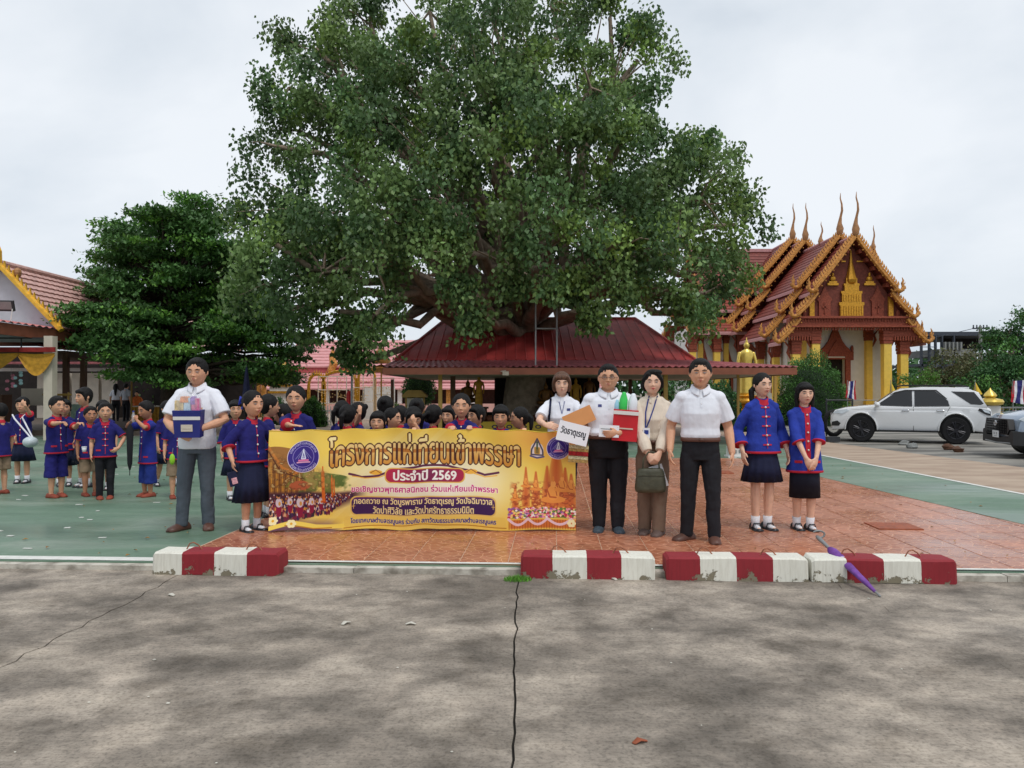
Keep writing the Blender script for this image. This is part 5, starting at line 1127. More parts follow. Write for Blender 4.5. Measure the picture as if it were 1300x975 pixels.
class P: pass
def rings(mb, L, H, n=20, y0=0., **kw):
    """closed body of elliptical rings given as fractions of the height: (z, rx, ry[, y])"""
    vs = []; fs = []
    L = sorted(L, key=lambda r: r[0])
    for r in L:
        z, rx, ry = r[:3]; yy = r[3] if len(r) > 3 else 0
        for k in range(n):
            w = 2 * math.pi * k / n; c, s_ = math.cos(w), math.sin(w)
            c = math.copysign(abs(c) ** .88, c); s_ = math.copysign(abs(s_) ** .88, s_)
            vs.append((rx * c * H, (yy + ry * s_) * H + y0, z * H))
    for i in range(len(L) - 1):
        for k in range(n):
            k2 = (k + 1) % n; fs.append((i * n + k, i * n + k2, (i + 1) * n + k2, (i + 1) * n + k))
    fs.append(tuple(range(n - 1, -1, -1))); B = (len(L) - 1) * n; fs.append(tuple(range(B, B + n)))
    mb.add(vs, fs, **kw)

def person(label, x, y, H, yaw=0., kid=False, sex='m', build=1., belly=0., hy=0., hp=0., arms=None, stance=.05, feet=None, skin='tan', hair='short',
           hairm=None, top='polo', topm=None, slv='short', hem=.47, bottom='trousers', botm=None, bhem=None, shoes='leather', shoem=None, glasses=False,
           smile=False, face=True, lip=None, vox=None, legs=True, group=None, z=0., vest=False, trim='frogs', sash=False, lean=0.):
    rz = R(yaw)
    o = thing('person', label, 'person', (x, y, z), rz, group)
    p = P(); p.o = o; p.H = H
    vox = vox or (.0075 if kid else .006)
    hh = H * (.184 if kid else (.157 if sex == 'm' else .149)); k = H
    shz = (.768 if kid else .806) * k; hipz = (.50 if not kid else .47) * k; knz = .275 * k if not kid else .255 * k; anz = .045 * k
    sw = (.094 if kid else (.096 if sex == 'm' else .092)) * k * (1 + (build - 1) * .5)
    hc = Vector((0, -.012 * k, H - hh * .5))
    X = Matrix.Translation(hc + Vector((0, 0, -.35 * hh))) @ Euler((R(hp), 0, R(hy))).to_matrix().to_4x4() @ Matrix.Translation((0, 0, .35 * hh))
    p.X = X; p.hh = hh; p.sw = sw
    hq = lambda *a: X @ (Vector(a) * hh)
    body = MB()
    head_mesh(body, X, hh, fat=max(0, build - 1) * .6)
    nr = (.034 if not kid else .030) * k * (1 + (build - 1) * .6) * (.88 if sex == 'f' else 1)
    body.tube([(0, .01 * k, shz + .0 * k), (0, .008 * k, shz + .04 * k), hq(0, .10, -.32)], [nr * 1.25, nr, nr], 12)
    # torso
    b = build
    rings(body, [(hipz / k - .02, .07 * b, .05 * b), (.58, .07 * b, .05), (.70, .078 * b, .052), (shz / k - .03, .08, .045), (shz / k - .012, .055, .035), (shz / k + .01, .03, .03)], k)
    # arms
    l1, l2, hl = (.172 * k, .15 * k, .105 * k) if not kid else (.155 * k, .135 * k, .095 * k)
    ar = (.030 if not kid else .026) * k * (1 + (b - 1) * .8) * (.85 if sex == 'f' and not kid else 1)
    p.arm = []
    arms = arms or [{}, {}]
    for side, A in ((-1, arms[0]), (1, arms[1])):
        Sh = Vector((side * sw, 0, shz - .018 * k))
        T = Vector(A['w']) * k if 'w' in A else Sh + Vector((side * .035 * k, -.02 * k, -(l1 + l2) * .97))
        pole = Vector(A.get('pole', (side * .35, .6, -.5)))
        El, Wr = ik(Sh, T, l1, l2, pole)
        d = Vector(A['d']) if 'd' in A else (Wr - El).normalized() * .6 + Vector((0, 0, -.4))
        nm_ = Vector(A['n']) if 'n' in A else Vector((-side, .15, 0))
        body.tube([Sh.lerp(El, .1) - Vector((side * .008 * k, 0, 0)), Sh.lerp(El, .45), El, El.lerp(Wr, .3), Wr], [ar * .95, ar, ar * .82, ar * .84, ar * .58], 10)
        hand_mesh(body, Wr, d, nm_, hl, side, A.get('curl', .3))
        p.arm.append((Sh, El, Wr, d, nm_))
    # legs
    sw_l = (.052 if not kid else .05) * k * (1 + (b - 1) * .5)
    ft = feet or [(-stance, 0, 8), (stance, 0, -8)]
    p.ft = []
    lr = (.8 if bottom == 'trousers' else 1.) * k * (1 + (b - 1) * .3)
    for side, f in ((-1, ft[0]), (1, ft[1])):
        hip = Vector((side * sw_l, 0, hipz)); an = Vector((f[0] * k, f[1] * k, anz))
        kn = hip.lerp(an, (hipz - knz) / (hipz - anz)) + Vector((0, -.01 * k, 0))
        p.ft.append((hip, kn, an, f[2]))
        if legs:
            body.tube([hip, hip.lerp(kn, .5), kn, kn.lerp(an, .32), an, an + Vector((0, 0, -.02 * k))],
                      [.042 * lr, .039 * lr, .031 * lr, .033 * lr, .021 * lr, .022 * lr], 10)
            t = Vector((math.sin(R(f[2])), -math.cos(R(f[2])), 0))
            body.tube([an + Vector((0, 0, -.022 * k)), an + t * .07 * k + Vector((0, 0, -.03 * k))], [.018 * k, .013 * k], 8)
    me = remesh(body, vox, 1, name='body')
    link('body', me, SKIN[skin], o, True)
    # eyes, brows, lips
    if face:
        for sx in (-1, 1):
            e = MB(); rot = X.to_3x3()
            e.ell(hq(sx * .135, -.352, .0), (.044 * hh, .024 * hh, .013 * hh), 10, 6, 0, rot)
            e.ell(hq(sx * .132, -.374, .0), (.034 * hh, .016 * hh, .021 * hh), 8, 6, 1, rot)
            e.tube([hq(sx * .075, -.372, .006), hq(sx * .13, -.392, .024), hq(sx * .195, -.352, .008)], .011 * hh, 5, mi=1)
            e.build('eye', [EYEW, EYED], o, True)
            w = MB(); w.tube([hq(sx * .065, -.395, .085), hq(sx * .14, -.392, .108), hq(sx * .215, -.335, .088)], [.014 * hh, .020 * hh, .010 * hh], 6); w.build('eyebrow', BROW, o, True)
        l_ = MB(); u = .018 if smile else 0
        lw = .10 if smile else .08
        l_.tube([hq(-lw, -.362, -.245 + u), hq(-.03, -.405, -.242), hq(.03, -.405, -.242), hq(lw, -.362, -.245 + u)], [.008 * hh, .02 * hh, .02 * hh, .008 * hh], 6)
        l_.tube([hq(-lw * .7, -.365, -.27 + u * .5), hq(0, -.402, -.285), hq(lw * .7, -.365, -.27 + u * .5)], [.008 * hh, .022 * hh, .008 * hh], 6)
        if smile: l_.tube([hq(-lw * .75, -.38, -.252 + u), hq(0, -.416, -.262), hq(lw * .75, -.38, -.252 + u)], .012 * hh, 6, mi=1)
        l_.build('lips', [lip or LIP, TEETH], o, True)
    if glasses:
        g = MB()
        for sx in (-1, 1):
            c = hq(sx * .145, -.44, -.01); rx, rz_ = .09 * hh, .06 * hh
            pts = [c + X.to_3x3() @ Vector((rx * math.cos(t * math.pi / 5), -.0, rz_ * math.sin(t * math.pi / 5))) for t in range(11)]
            g.tube(pts, .009 * hh, 5)
            g.tube([hq(sx * .235, -.43, .01), hq(sx * .35, -.2, .01), hq(sx * .36, .05, .0)], .008 * hh, 5)
        g.tube([hq(-.06, -.44, .0), hq(0, -.455, .01), hq(.06, -.44, .0)], .009 * hh, 5)
        g.build('glasses', BLK_L, o, True)
    # hair
    hm = hairm or HAIR; h = MB()
    rot = X.to_3x3()
    h.ell(hq(0, .05, .10), (.402 * hh, .425 * hh, .445 * hh), 20, 14, rot=rot)
    if hair != 'short':
        h.ell(hq(0, .12, -.05), (.33 * hh, .33 * hh, .36 * hh), 16, 10, rot=rot)
    else:
        h.ell(hq(0, .12, -.08), (.31 * hh, .31 * hh, .26 * hh), 14, 8, rot=rot)
    if hair in ('short',):
        h.ell(hq(0, -.12, .35), (.27 * hh, .22 * hh, .14 * hh), 14, 8, rot=rot)
    if hair in ('bangs', 'bangs_long', 'bob', 'pony_bangs'):
        h.ell(hq(0, -.23, .27), (.315 * hh, .19 * hh, .15 * hh), 16, 10, rot=rot)
        for sx in (-1, 1): h.tube([hq(sx * .27, -.22, .26), hq(sx * .335, -.14, .0), hq(sx * .34, -.08, -.22)], [.07 * hh, .06 * hh, .035 * hh], 8)
    if hair == 'bob':
        for sx in (-1, 1):
            h.ell(hq(sx * .31, .0, -.05), (.12 * hh, .27 * hh, .34 * hh), 12, 10, rot=rot)
            h.tube([hq(sx * .22, -.30, .28), hq(sx * .36, -.2, .05), hq(sx * .37, -.16, -.2)], [.10 * hh, .07 * hh, .05 * hh], 8)
        h.ell(hq(0, .2, -.12), (.34 * hh, .3 * hh, .33 * hh), 14, 10, rot=rot)
    if hair in ('bangs_long', 'long'):
        for sx in (-1, 1):
            h.tube([hq(sx * .28, .05, .2), hq(sx * .37, .05, -.15), hq(sx * .34, .04, -.5), (sx * .36 * hh, .01 * k, shz - .03 * k), (sx * .32 * hh, -.02 * k, shz - .10 * k)],
                   [.12 * hh, .10 * hh, .10 * hh, .09 * hh, .04 * hh], 8)
        h.tube([hq(0, .2, .1), hq(0, .30, -.3), (0, .075 * k, shz), (0, .085 * k, shz - .12 * k)], [(.3 * hh, .2 * hh), (.3 * hh, .16 * hh), (.28 * hh, .1 * hh), (.14 * hh, .05 * hh)], 10, ref=(1, 0, 0))
    if hair in ('pony', 'pony_bangs', 'sidepony'):
        h.ell(hq(0, .46, .12), .10 * hh, 8, 6)
        sxx = .12 if hair != 'sidepony' else .34
        h.tube([hq(0, .45, .12), hq(sxx * .6, .58, -.02), hq(sxx, .56, -.4), hq(sxx, .50, -.75)], [.08 * hh, .13 * hh, .11 * hh, .04 * hh], 8)
    if hair == 'sidepony_l':
        h.tube([hq(-.25, .25, -.1), hq(-.42, .2, -.25), hq(-.40, .18, -.65), hq(-.36, .14, -1.05)], [.1 * hh, .13 * hh, .12 * hh, .04 * hh], 8)
    if hair == 'bun':
        h.ell(hq(0, .42, .28), (.17 * hh, .15 * hh, .16 * hh), 12, 8, rot=rot)
    if hair == 'wave':
        h.ell(hq(.1, -.14, .40), (.30 * hh, .22 * hh, .13 * hh), 14, 8, rot=rot)
        for sx in (-1, 1): h.tube([hq(sx * .2, -.28, .32), hq(sx * .36, -.14, .1), hq(sx * .38, .06, -.15), hq(sx * .28, .2, -.34)], [.07 * hh, .08 * hh, .09 * hh, .06 * hh], 8)
        h.ell(hq(0, .32, -.22), (.25 * hh, .18 * hh, .22 * hh), 12, 8, rot=rot)
    hme = remesh(h, vox * 1.15, 1, disp=.022 * hh, dsize=.07 * hh, name='hair')
    link('hair', hme, hm, o, True)
    # garments ------------------------------------------------------------
    tm = topm or WHITE_F
    t = MB(); B = b; bl = belly
    fem = sex == 'f' and not kid
    if top in ('polo', 'blouse'):
        L = [(hem, .098 * B, .070 * B + bl, -bl * .7), (hem + .02, .102 * B, .074 * B + bl, -bl * .7), (.55, .100 * B, .074 * B + bl * .9, -bl * .6), (.62, .097 * B * (.92 if fem else 1), .070 * B + bl * .5, -bl * .35),
             (.70, .103 * B * (.93 if fem else 1), .073 * B + (.008 if fem else .0), -.006), (.75, .104 * B * (.93 if fem else 1), .066 * B), (.785, .094 * B, .056 * B), (.81, .070 * B, .046), (.832, .046 * B, .040)]
        L = [r for r in L if r[0] >= hem]
    else:   # loose tunic
        s_ = 0. if not kid else -.04
        w = 1.06 if not kid else 1.
        L = [(hem, .112 * w, .080 * w), (hem + .06, .106 * w, .076 * w), (.62 + s_, .095, .066), (.71 + s_, .097, .064), (.762 + s_, .092, .057), (.79 + s_, .072, .048), (.818 + s_, .044, .036)]
    rings(t, L, k)
    sr = ar * (1.32 if not fem else 1.25)
    for side, (Sh, El, Wr, d, nm_) in zip((-1, 1), p.arm):
        s0 = Sh + Vector((-side * .012 * k, 0, -.004 * k))
        if slv != 'none':
            t.ell(Sh + Vector((-side * .006 * k, 0, -.004 * k)), (sr * 1.06, sr * 1.06, sr * 1.0), 14, 10)
            t.tube([Sh + Vector((-side * .01 * k, 0, -.006 * k)), Vector((side * .05 * k, 0, shz - .001 * k)), Vector((0, 0, shz + .002 * k))], [sr * .98, .034 * k, .036 * k], 12)
        if slv == 'short': t.tube([s0, Sh.lerp(El, .35), Sh.lerp(El, .78)], [sr * 1.05, sr * 1.12, sr * 1.22], 12, flat=True)
        elif slv == 'half': t.tube([s0, Sh.lerp(El, .5), El, El.lerp(Wr, .22)], [sr * 1.05, sr * 1.15, sr * 1.2, sr * 1.35], 12, flat=True)
        elif slv == 'three': t.tube([s0, Sh.lerp(El, .5), El, El.lerp(Wr, .70)], [sr * 1.05, sr * 1.15, sr * 1.2, sr * 1.45], 12, flat=True)
        elif slv == 'long': t.tube([s0, Sh.lerp(El, .5), El, El.lerp(Wr, .6), El.lerp(Wr, .93)], [sr * 1.05, sr * 1.15, sr * 1.2, sr * 1.25, sr * .95], 12, flat=True)
        elif slv == 'none': pass
    tme = remesh(t, vox * 1.1, 2, disp=.014 if not kid else .012, dsize=.13, name='shirt')
    link('shirt' if top != 'tunic' else 'tunic', tme, tm, o, True)
    bvh = BVHTree.FromPolygons([v.co.copy() for v in tme.vertices], [tuple(q.vertices) for q in tme.polygons])
    def front(px, pz, off=.004, back=False):
        s1 = -1 if not back else 1
        hit = bvh.ray_cast(Vector((px, s1 * 1.5, pz)), Vector((0, -s1, 0)))
        return (hit[0] + Vector((0, s1 * off, 0))) if hit[0] is not None else Vector((px, s1 * .07 * k, pz))
    p.front = front
    def strip(path, wd, m_, name, seg=None, off=.004, th=.003, back=False, lab=None):
        """a band of cloth laid on the garment along a path in its (x, z) front view"""
        sb = MB(); pts = []
        for a, c in zip(path[:-1], path[1:]):
            nn = max(1, int(math.hypot(c[0] - a[0], c[1] - a[1]) / .02))
            for i in range(nn): pts.append((a[0] + (c[0] - a[0]) * i / nn, a[1] + (c[1] - a[1]) * i / nn))
        pts.append(path[-1]); vs = []; nw = max(1, int(wd / .02))
        for i, q in enumerate(pts):
            a = pts[max(i - 1, 0)]; c = pts[min(i + 1, len(pts) - 1)]; dx, dz = c[0] - a[0], c[1] - a[1]; l = math.hypot(dx, dz) or 1
            for j in range(nw + 1):
                u = (j / nw - .5) * wd; vs.append(front(q[0] - dz / l * u, q[1] + dx / l * u, off, back))
        fs = [(i * (nw + 1) + j, i * (nw + 1) + j + 1, (i + 1) * (nw + 1) + j + 1, (i + 1) * (nw + 1) + j) for i in range(len(pts) - 1) for j in range(nw)]
        sb.add(vs, fs)
        ob = sb.build(name, m_, o, True)
        if lab: ob['label'] = lab
        return ob
    p.strip = strip
    nb = (.834 if top != 'tunic' else .828) if not kid else .793
    nz = nb * k
    # collars
    c = MB()
    if top == 'tunic':
        n = 20; vs = []
        for (rr_, zz, fy) in ((1.72, -.012, .012), (1.5, .006, .004), (1.36, .024, 0), (1.24, .024, 0), (1.34, -.0, .004)):
            for q in range(n):
                w_ = 2 * math.pi * q / n; s_ = math.sin(w_)
                vs.append((nr * rr_ * math.cos(w_), nr * rr_ * s_ * .95 - .002 * k + (0 if s_ > 0 else -fy * k * .0), nz + (zz + (.006 * s_ if s_ > 0 else .022 * s_)) * k * (1 if not kid else .9)))
        c.add(vs, [(i * n + q, i * n + (q + 1) % n, (i + 1) * n + (q + 1) % n, (i + 1) * n + q) for i in range(4) for q in range(n)])
        c.build('collar', RED_F, o, True)
        if trim:
            ht = shz - .0 * k
            y1 = nz - .025 * k
            if trim == 'placket':
                strip([(0, y1), (0, (hem + .045) * k)], .048 * (k / 1.5), RED_F, 'placket')
                strip([(0, (hem + .045) * k), (0, (hem + .01) * k)], .03, RED_F, 'placket_tail')
            else:
                strip([(0, y1), (0, (hem + .03) * k)], .007, RED_F, 'placket')
            nfb = 5 if not kid else 4
            for i in range(nfb):
                zz = y1 - (.02 + i * ((.235 if not kid else .19) / (nfb - 1))) * k
                if trim == 'frogs': strip([(-.028 * k, zz), (.028 * k, zz)], .0095 * k, RED_F, 'frog_fastener', off=.007)
                bm_ = MB(); q = front(0, zz, .011); bm_.ell(q, .007 * k, 8, 6); bm_.build('button', BTN, o, True)
            if hem < .45 or trim == 'pockets':
                for sx in (-1, 1): strip([(sx * .04 * k, (hem + .07) * k), (sx * .085 * k, (hem + .07) * k)], .017 * k, RED_F, 'pocket_trim', off=.006)
        # red hem
        hb = MB(); r0 = L[0]; n = 40; vs = []
        for (f_, dz_) in ((1.012, .006), (1.03, 0), (1.03, -.006), (1.0, -.009)):
            for q in range(n):
                w_ = 2 * math.pi * q / n; cc, ss = math.cos(w_), math.sin(w_)
                cc = math.copysign(abs(cc) ** .88, cc); ss = math.copysign(abs(ss) ** .88, ss)
                vs.append((r0[1] * cc * k * f_, r0[2] * ss * k * f_, (r0[0] + dz_ + .004) * k))
        hb.add(vs, [(i * n + q, i * n + (q + 1) % n, (i + 1) * n + (q + 1) % n, (i + 1) * n + q) for i in range(3) for q in range(n)])
        hb.build('hem_trim', RED_F, o, True)
        for side, (Sh, El, Wr, d, nm_) in zip((-1, 1), p.arm):
            if slv == 'short': a, c_, f_ = Sh.lerp(El, .75), Sh.lerp(El, .80), 1.2
            elif slv == 'half': a, c_, f_ = El.lerp(Wr, .19), El.lerp(Wr, .24), 1.38
            elif slv == 'three': a, c_, f_ = El.lerp(Wr, .66), El.lerp(Wr, .71), 1.47
            else: continue
            cb = MB(); cb.tube([a, c_], [sr * f_ + .002, sr * f_ + .003], 14, flat=True); cb.build('cuff', RED_F, o, True)
    else:
        n = 24; vs = []
        spread_ = .035 * k
        for (rr_, zz) in ((1.22, .020), (1.30, .026), (1.62, -.006), (1.66, -.014), (1.5, -.012)):
            for q in range(n + 1):
                w_ = -math.pi / 2 + .22 + (2 * math.pi - .44) * q / n; s_ = math.sin(w_); cx_ = math.cos(w_)
                fr = max(0, -s_)
                vs.append((nr * rr_ * cx_ * 1.02, nr * rr_ * s_ - .004 * k, nz + zz * k + (-.030 * fr ** 2 + .002) * k))
        c.add(vs, [(i * (n + 1) + q, i * (n + 1) + q + 1, (i + 1) * (n + 1) + q + 1, (i + 1) * (n + 1) + q) for i in range(4) for q in range(n)])
        c.build('collar', tm, o, True)
        if not fem or top == 'polo':
            strip([(0, nz - .03 * k), (0, nz - .10 * k)], .02, tm, 'placket', off=.004)
            for i in range(2):
                bm_ = MB(); bm_.ell(front(0, nz - (.05 + .03 * i) * k, .006), .004, 6, 4); bm_.build('button', BTN, o, True)
        if top == 'blouse':
            strip([(0, nz - .03 * k), (0, (hem + .01) * k)], .016, tm, 'placket', off=.004)
    # bottoms
    bm = botm or BLACK_F
    waist = max(hipz / k + (.06 if not kid else .02), hem + .03 if top == 'tunic' else 0)
    if bottom == 'trousers':
        q = MB()
        wt = max(hem + .012, waist) if top != 'tunic' else waist
        rings(q, [(hipz / k - .055, .085 * B, .06 * B + bl * .4, -bl * .3), (hipz / k, .095 * B, .063 * B + bl * .6, -bl * .45), (wt, .092 * B, .064 * B + bl * .8, -bl * .6)], k)
        for hip, kn, an, a_ in p.ft:
            e_ = an + Vector((0, 0, -.018 * k + .0))
            wl = {'wide': (1.12, 1.2, 1.25)}.get(bhem, (1, 1, 1))
            q.tube([hip + Vector((0, 0, .035 * k)), hip + Vector((0, 0, -.03 * k)), hip.lerp(kn, .5), kn, kn.lerp(e_, .5), e_], [.03 * k * B, .052 * k * B, .050 * k * B * wl[0], .040 * k * B * wl[1], .036 * k * B * wl[2], .034 * k * wl[2] * (1 + (B - 1) * .5)], 14, flat=True)
        qme = remesh(q, vox * 1.2, 2, disp=.02, dsize=.12, name='trousers')
        link('trousers', qme, bm, o, True)
        if top != 'tunic' and hem > .5:
            bt = MB(); r_ = (.0975 * B, .0715 * B + bl * .82)
            vs = []; n = 36
            for (f_, dz_) in ((1.0, .012), (1.03, .011), (1.03, -.010), (1.0, -.011)):
                for w_ in range(n):
                    a_ = 2 * math.pi * w_ / n; cc, ss = math.cos(a_), math.sin(a_); cc = math.copysign(abs(cc) ** .88, cc); ss = math.copysign(abs(ss) ** .88, ss)
                    vs.append((r_[0] * cc * k * f_, (r_[1] * ss * f_ - bl * .6) * k, (hem - .006 + dz_) * k))
            bt.add(vs, [(i * n + w_, i * n + (w_ + 1) % n, (i + 1) * n + (w_ + 1) % n, (i + 1) * n + w_) for i in range(3) for w_ in range(n)])
            bt.box((0, (-r_[1] - bl * .6 - .004) * k, (hem - .006) * k), (.045, .012, .032), mi=1)
            bt.build('belt', [BRN_L, EYEW], o, True)
    elif bottom == 'shorts':
        q = MB(); hz = bhem or .28
        rings(q, [(hipz / k - .05, .088, .062), (hipz / k, .096, .066), (waist, .086, .062)], k)
        for hip, kn, an, a_ in p.ft:
            e_ = hip.lerp(an, (hipz / k - hz) / (hipz / k - .045))
            q.tube([hip + Vector((0, 0, .02 * k)), hip.lerp(e_, .3), hip.lerp(e_, .5), e_], [.035 * k, .052 * k, .057 * k, .064 * k], 14, flat=True)
        link('shorts', remesh(q, vox * 1.2, 1, disp=.02, dsize=.07, name='shorts'), bm, o, True)
    elif bottom in ('skirt', 'pencil'):
        hz = bhem or .25; n = 72; vs = []
        pl = .05 if bottom == 'skirt' else .008; w1 = 1.38 if bottom == 'skirt' else 1.08
        if kid and bottom == 'skirt': w1 = 1.45
        Z = [waist, hipz / k, (hipz / k + hz) / 2, hz, hz + .004, hipz / k]
        Rr = [.80, .97, (1 + w1) / 2, w1, w1 * .965, .9]
        for zi, (zz, r_) in enumerate(zip(Z, Rr)):
            am = pl * max(0, min(1, (waist - zz) / (waist - hz)))
            for w_ in range(n):
                a_ = 2 * math.pi * w_ / n; f_ = 1 + am * (math.sin(a_ * 14 + .6 * math.sin(a_ * 3)) + .4 * math.sin(a_ * 5 + 1))
                vs.append((.095 * r_ * k * f_ * math.cos(a_), .068 * (r_ + .05) * k * f_ * math.sin(a_), zz * k))
        q = MB(); q.add(vs, [(i * n + w_, i * n + (w_ + 1) % n, (i + 1) * n + (w_ + 1) % n, (i + 1) * n + w_) for i in range(len(Z) - 1) for w_ in range(n)])
        q.build('skirt', bm, o, True)
    # feet
    if legs:
        sm = shoem or BLK_L
        for hip, kn, an, a_ in p.ft:
            fl = .155 * k if not kid else .15 * k
            tdir = Vector((math.sin(R(a_)), -math.cos(R(a_)), 0)); sd_ = Vector((tdir.y, -tdir.x, 0)) * -1
            s_ = MB(); low = shoes == 'maryjane'
            hts = [.03, .045, .045 if not low else .026, .036 if not low else .02, .026 if not low else .02, .018]
            prof = list(zip([-.34, -.25, .02, .3, .52, .64], [.022, .029, .03, .032, .03, .016], hts))
            vs = []; n = 14
            for (u, wd_, ht_) in prof:
                ctr = Vector((an.x, an.y, 0)) + tdir * fl * u
                for q in range(n):
                    th = 2 * math.pi * q / n; zz = max(0.0, .3 * ht_ + ht_ * .75 * math.sin(th)); vs.append(ctr + sd_ * (wd_ * k * math.cos(th) * (1.06 if math.sin(th) < -.2 else 1)) + Vector((0, 0, zz * k)))
            fs = [(i * n + q, i * n + (q + 1) % n, (i + 1) * n + (q + 1) % n, (i + 1) * n + q) for i in range(len(prof) - 1) for q in range(n)]
            fs += [tuple(range(n)), tuple(range((len(prof) - 1) * n, len(prof) * n))]
            s_.add(vs, fs)
            if low:
                c_ = an + tdir * .03 * k; s_.tube([c_ - sd_ * .028 * k + Vector((0, 0, -.028 * k)), c_ - sd_ * .018 * k + Vector((0, 0, .0)), c_ + sd_ * .018 * k, c_ + sd_ * .028 * k + Vector((0, 0, -.028 * k))], .0045 * k, 6)
            s_.build('shoe', sm, o, True)
            if shoes in ('maryjane', 'socked'):
                so = MB(); so.tube([an + Vector((0, 0, -.025 * k)), an, an + (kn - an).normalized() * .045 * k], [.027 * k, .0255 * k, .029 * k], 12, flat=True)
                so.tube([an + Vector((0, 0, -.026 * k)), an + tdir * .06 * k + Vector((0, 0, -.027 * k))], [.021 * k, .017 * k], 8); so.build('sock', SOCK, o, True)
    return p
# ================================================================= the printed banner
def text_tris(body, size=1.0):
    cu = bpy.data.curves.new('lettering', 'FONT'); cu.body = body; cu.size = size; cu.resolution_u = 3
    o = bpy.data.objects.new('lettering', cu); COL.objects.link(o)
    dg = bpy.context.evaluated_depsgraph_get(); dg.update(); me = o.evaluated_get(dg).to_mesh(); me.calc_loop_triangles()
    V = np.array([v.co[:2] for v in me.vertices]); T = np.array([t.vertices[:] for t in me.loop_triangles])
    o.evaluated_get(dg).to_mesh_clear(); bpy.data.objects.remove(o); bpy.data.curves.remove(cu)
    return V, T
class Canvas:
    """a small painter: everything printed on the cloth is drawn here from shapes and lettering"""
    def __init__(s, w, h): s.w, s.h = w, h; s.a = np.ones((h, w, 3)); s.Y, s.X = np.mgrid[0:h, 0:w].astype(float)
    def blend(s, mask, col): mask = np.clip(mask, 0, 1)[..., None]; s.a = s.a * (1 - mask) + np.asarray(col) * mask
    def tri(s, P, m):
        x0, y0 = np.floor(P.min(0)).astype(int); x1, y1 = np.ceil(P.max(0)).astype(int) + 1
        x0, y0, x1, y1 = max(x0, 0), max(y0, 0), min(x1, s.w), min(y1, s.h)
        if x0 >= x1 or y0 >= y1: return
        X, Y = s.X[y0:y1, x0:x1] + .5, s.Y[y0:y1, x0:x1] + .5; (ax, ay), (bx, by), (cx, cy) = P
        d = (by - cy) * (ax - cx) + (cx - bx) * (ay - cy)
        if abs(d) < 1e-9: return
        u = ((by - cy) * (X - cx) + (cx - bx) * (Y - cy)) / d; v = ((cy - ay) * (X - cx) + (ax - cx) * (Y - cy)) / d
        m[y0:y1, x0:x1] |= (u >= -.02) & (v >= -.02) & (u + v <= 1.02)
    def text(s, body, cx, cy, width, hgt=None, bold=0, arc=0.):
        V, T = text_tris(body); lo, hi = V.min(0), V.max(0); k = width / (hi[0] - lo[0]); ky = k if hgt is None else hgt / (hi[1] - lo[1])
        P = (V - (lo + hi) / 2) * [k, ky]
        if arc: P[:, 1] += arc * (1 - (2 * P[:, 0] / width) ** 2)
        P = np.stack([cx + P[:, 0], cy - P[:, 1]], 1); m = np.zeros((s.h, s.w), bool)
        for t in T: s.tri(P[t], m)
        return s.grow(m, bold)
    @staticmethod
    def grow(m, r):
        m = m.astype(bool)
        while r > 0:
            q = m.copy(); q[1:] |= m[:-1]; q[:-1] |= m[1:]; 
            if r % 1 == 0 or r > 1: q[:, 1:] |= m[:, :-1]; q[:, :-1] |= m[:, 1:]
            m = q; r -= 1
        return m.astype(float)
    def ellm(s, cx, cy, rx, ry): return np.clip((1 - np.sqrt(((s.X - cx) / rx) ** 2 + ((s.Y - cy) / ry) ** 2)) * min(rx, ry), 0, 1)
    def dot(s, cx, cy, rx, ry, col):
        x0, x1, y0, y1 = max(int(cx - rx - 1), 0), min(int(cx + rx + 2), s.w), max(int(cy - ry - 1), 0), min(int(cy + ry + 2), s.h)
        if x0 >= x1 or y0 >= y1: return
        X, Y = s.X[y0:y1, x0:x1], s.Y[y0:y1, x0:x1]; m = np.clip((1 - np.sqrt(((X - cx) / rx) ** 2 + ((Y - cy) / ry) ** 2)) * min(rx, ry), 0, 1)[..., None]; s.a[y0:y1, x0:x1] = s.a[y0:y1, x0:x1] * (1 - m) + np.asarray(col) * m
    def rect(s, x0, y0, x1, y1, r=0):
        dx = np.maximum(np.abs(s.X - (x0 + x1) / 2) - (x1 - x0) / 2 + r, 0); dy = np.maximum(np.abs(s.Y - (y0 + y1) / 2) - (y1 - y0) / 2 + r, 0); return np.clip(r + .5 - np.hypot(dx, dy), 0, 1)
    def line(s, pts, w):
        m = np.zeros((s.h, s.w))
        for (ax, ay), (bx, by) in zip(pts[:-1], pts[1:]):
            L = (bx - ax) ** 2 + (by - ay) ** 2 + 1e-9; t = np.clip(((s.X - ax) * (bx - ax) + (s.Y - ay) * (by - ay)) / L, 0, 1); m = np.maximum(m, np.clip(w / 2 + .5 - np.hypot(s.X - ax - t * (bx - ax), s.Y - ay - t * (by - ay)), 0, 1))
        return m
    def image(s, name):
        im = bpy.data.images.new(name, s.w, s.h); px = np.ones((s.h, s.w, 4), np.float32); px[..., :3] = np.clip(s.a, 0, 1)[::-1]; im.pixels.foreach_set(px.ravel()); im.update(); im.pack(); return im
C3 = lambda r, g, b: np.array([r, g, b]) / 255
def print_mat(name, im, rough=.45):
    m, n, l, b = nodes_mat(name); t = n.new('ShaderNodeTexImage'); t.image = im; t.extension = 'EXTEND'; uvn = n.new('ShaderNodeUVMap'); l.new(uvn.outputs[0], t.inputs[0]); l.new(t.outputs[0], b.inputs['Base Color']); b.inputs['Roughness'].default_value = rough; b.inputs['Specular IOR Level'].default_value = .35; MATS[name] = m; return m
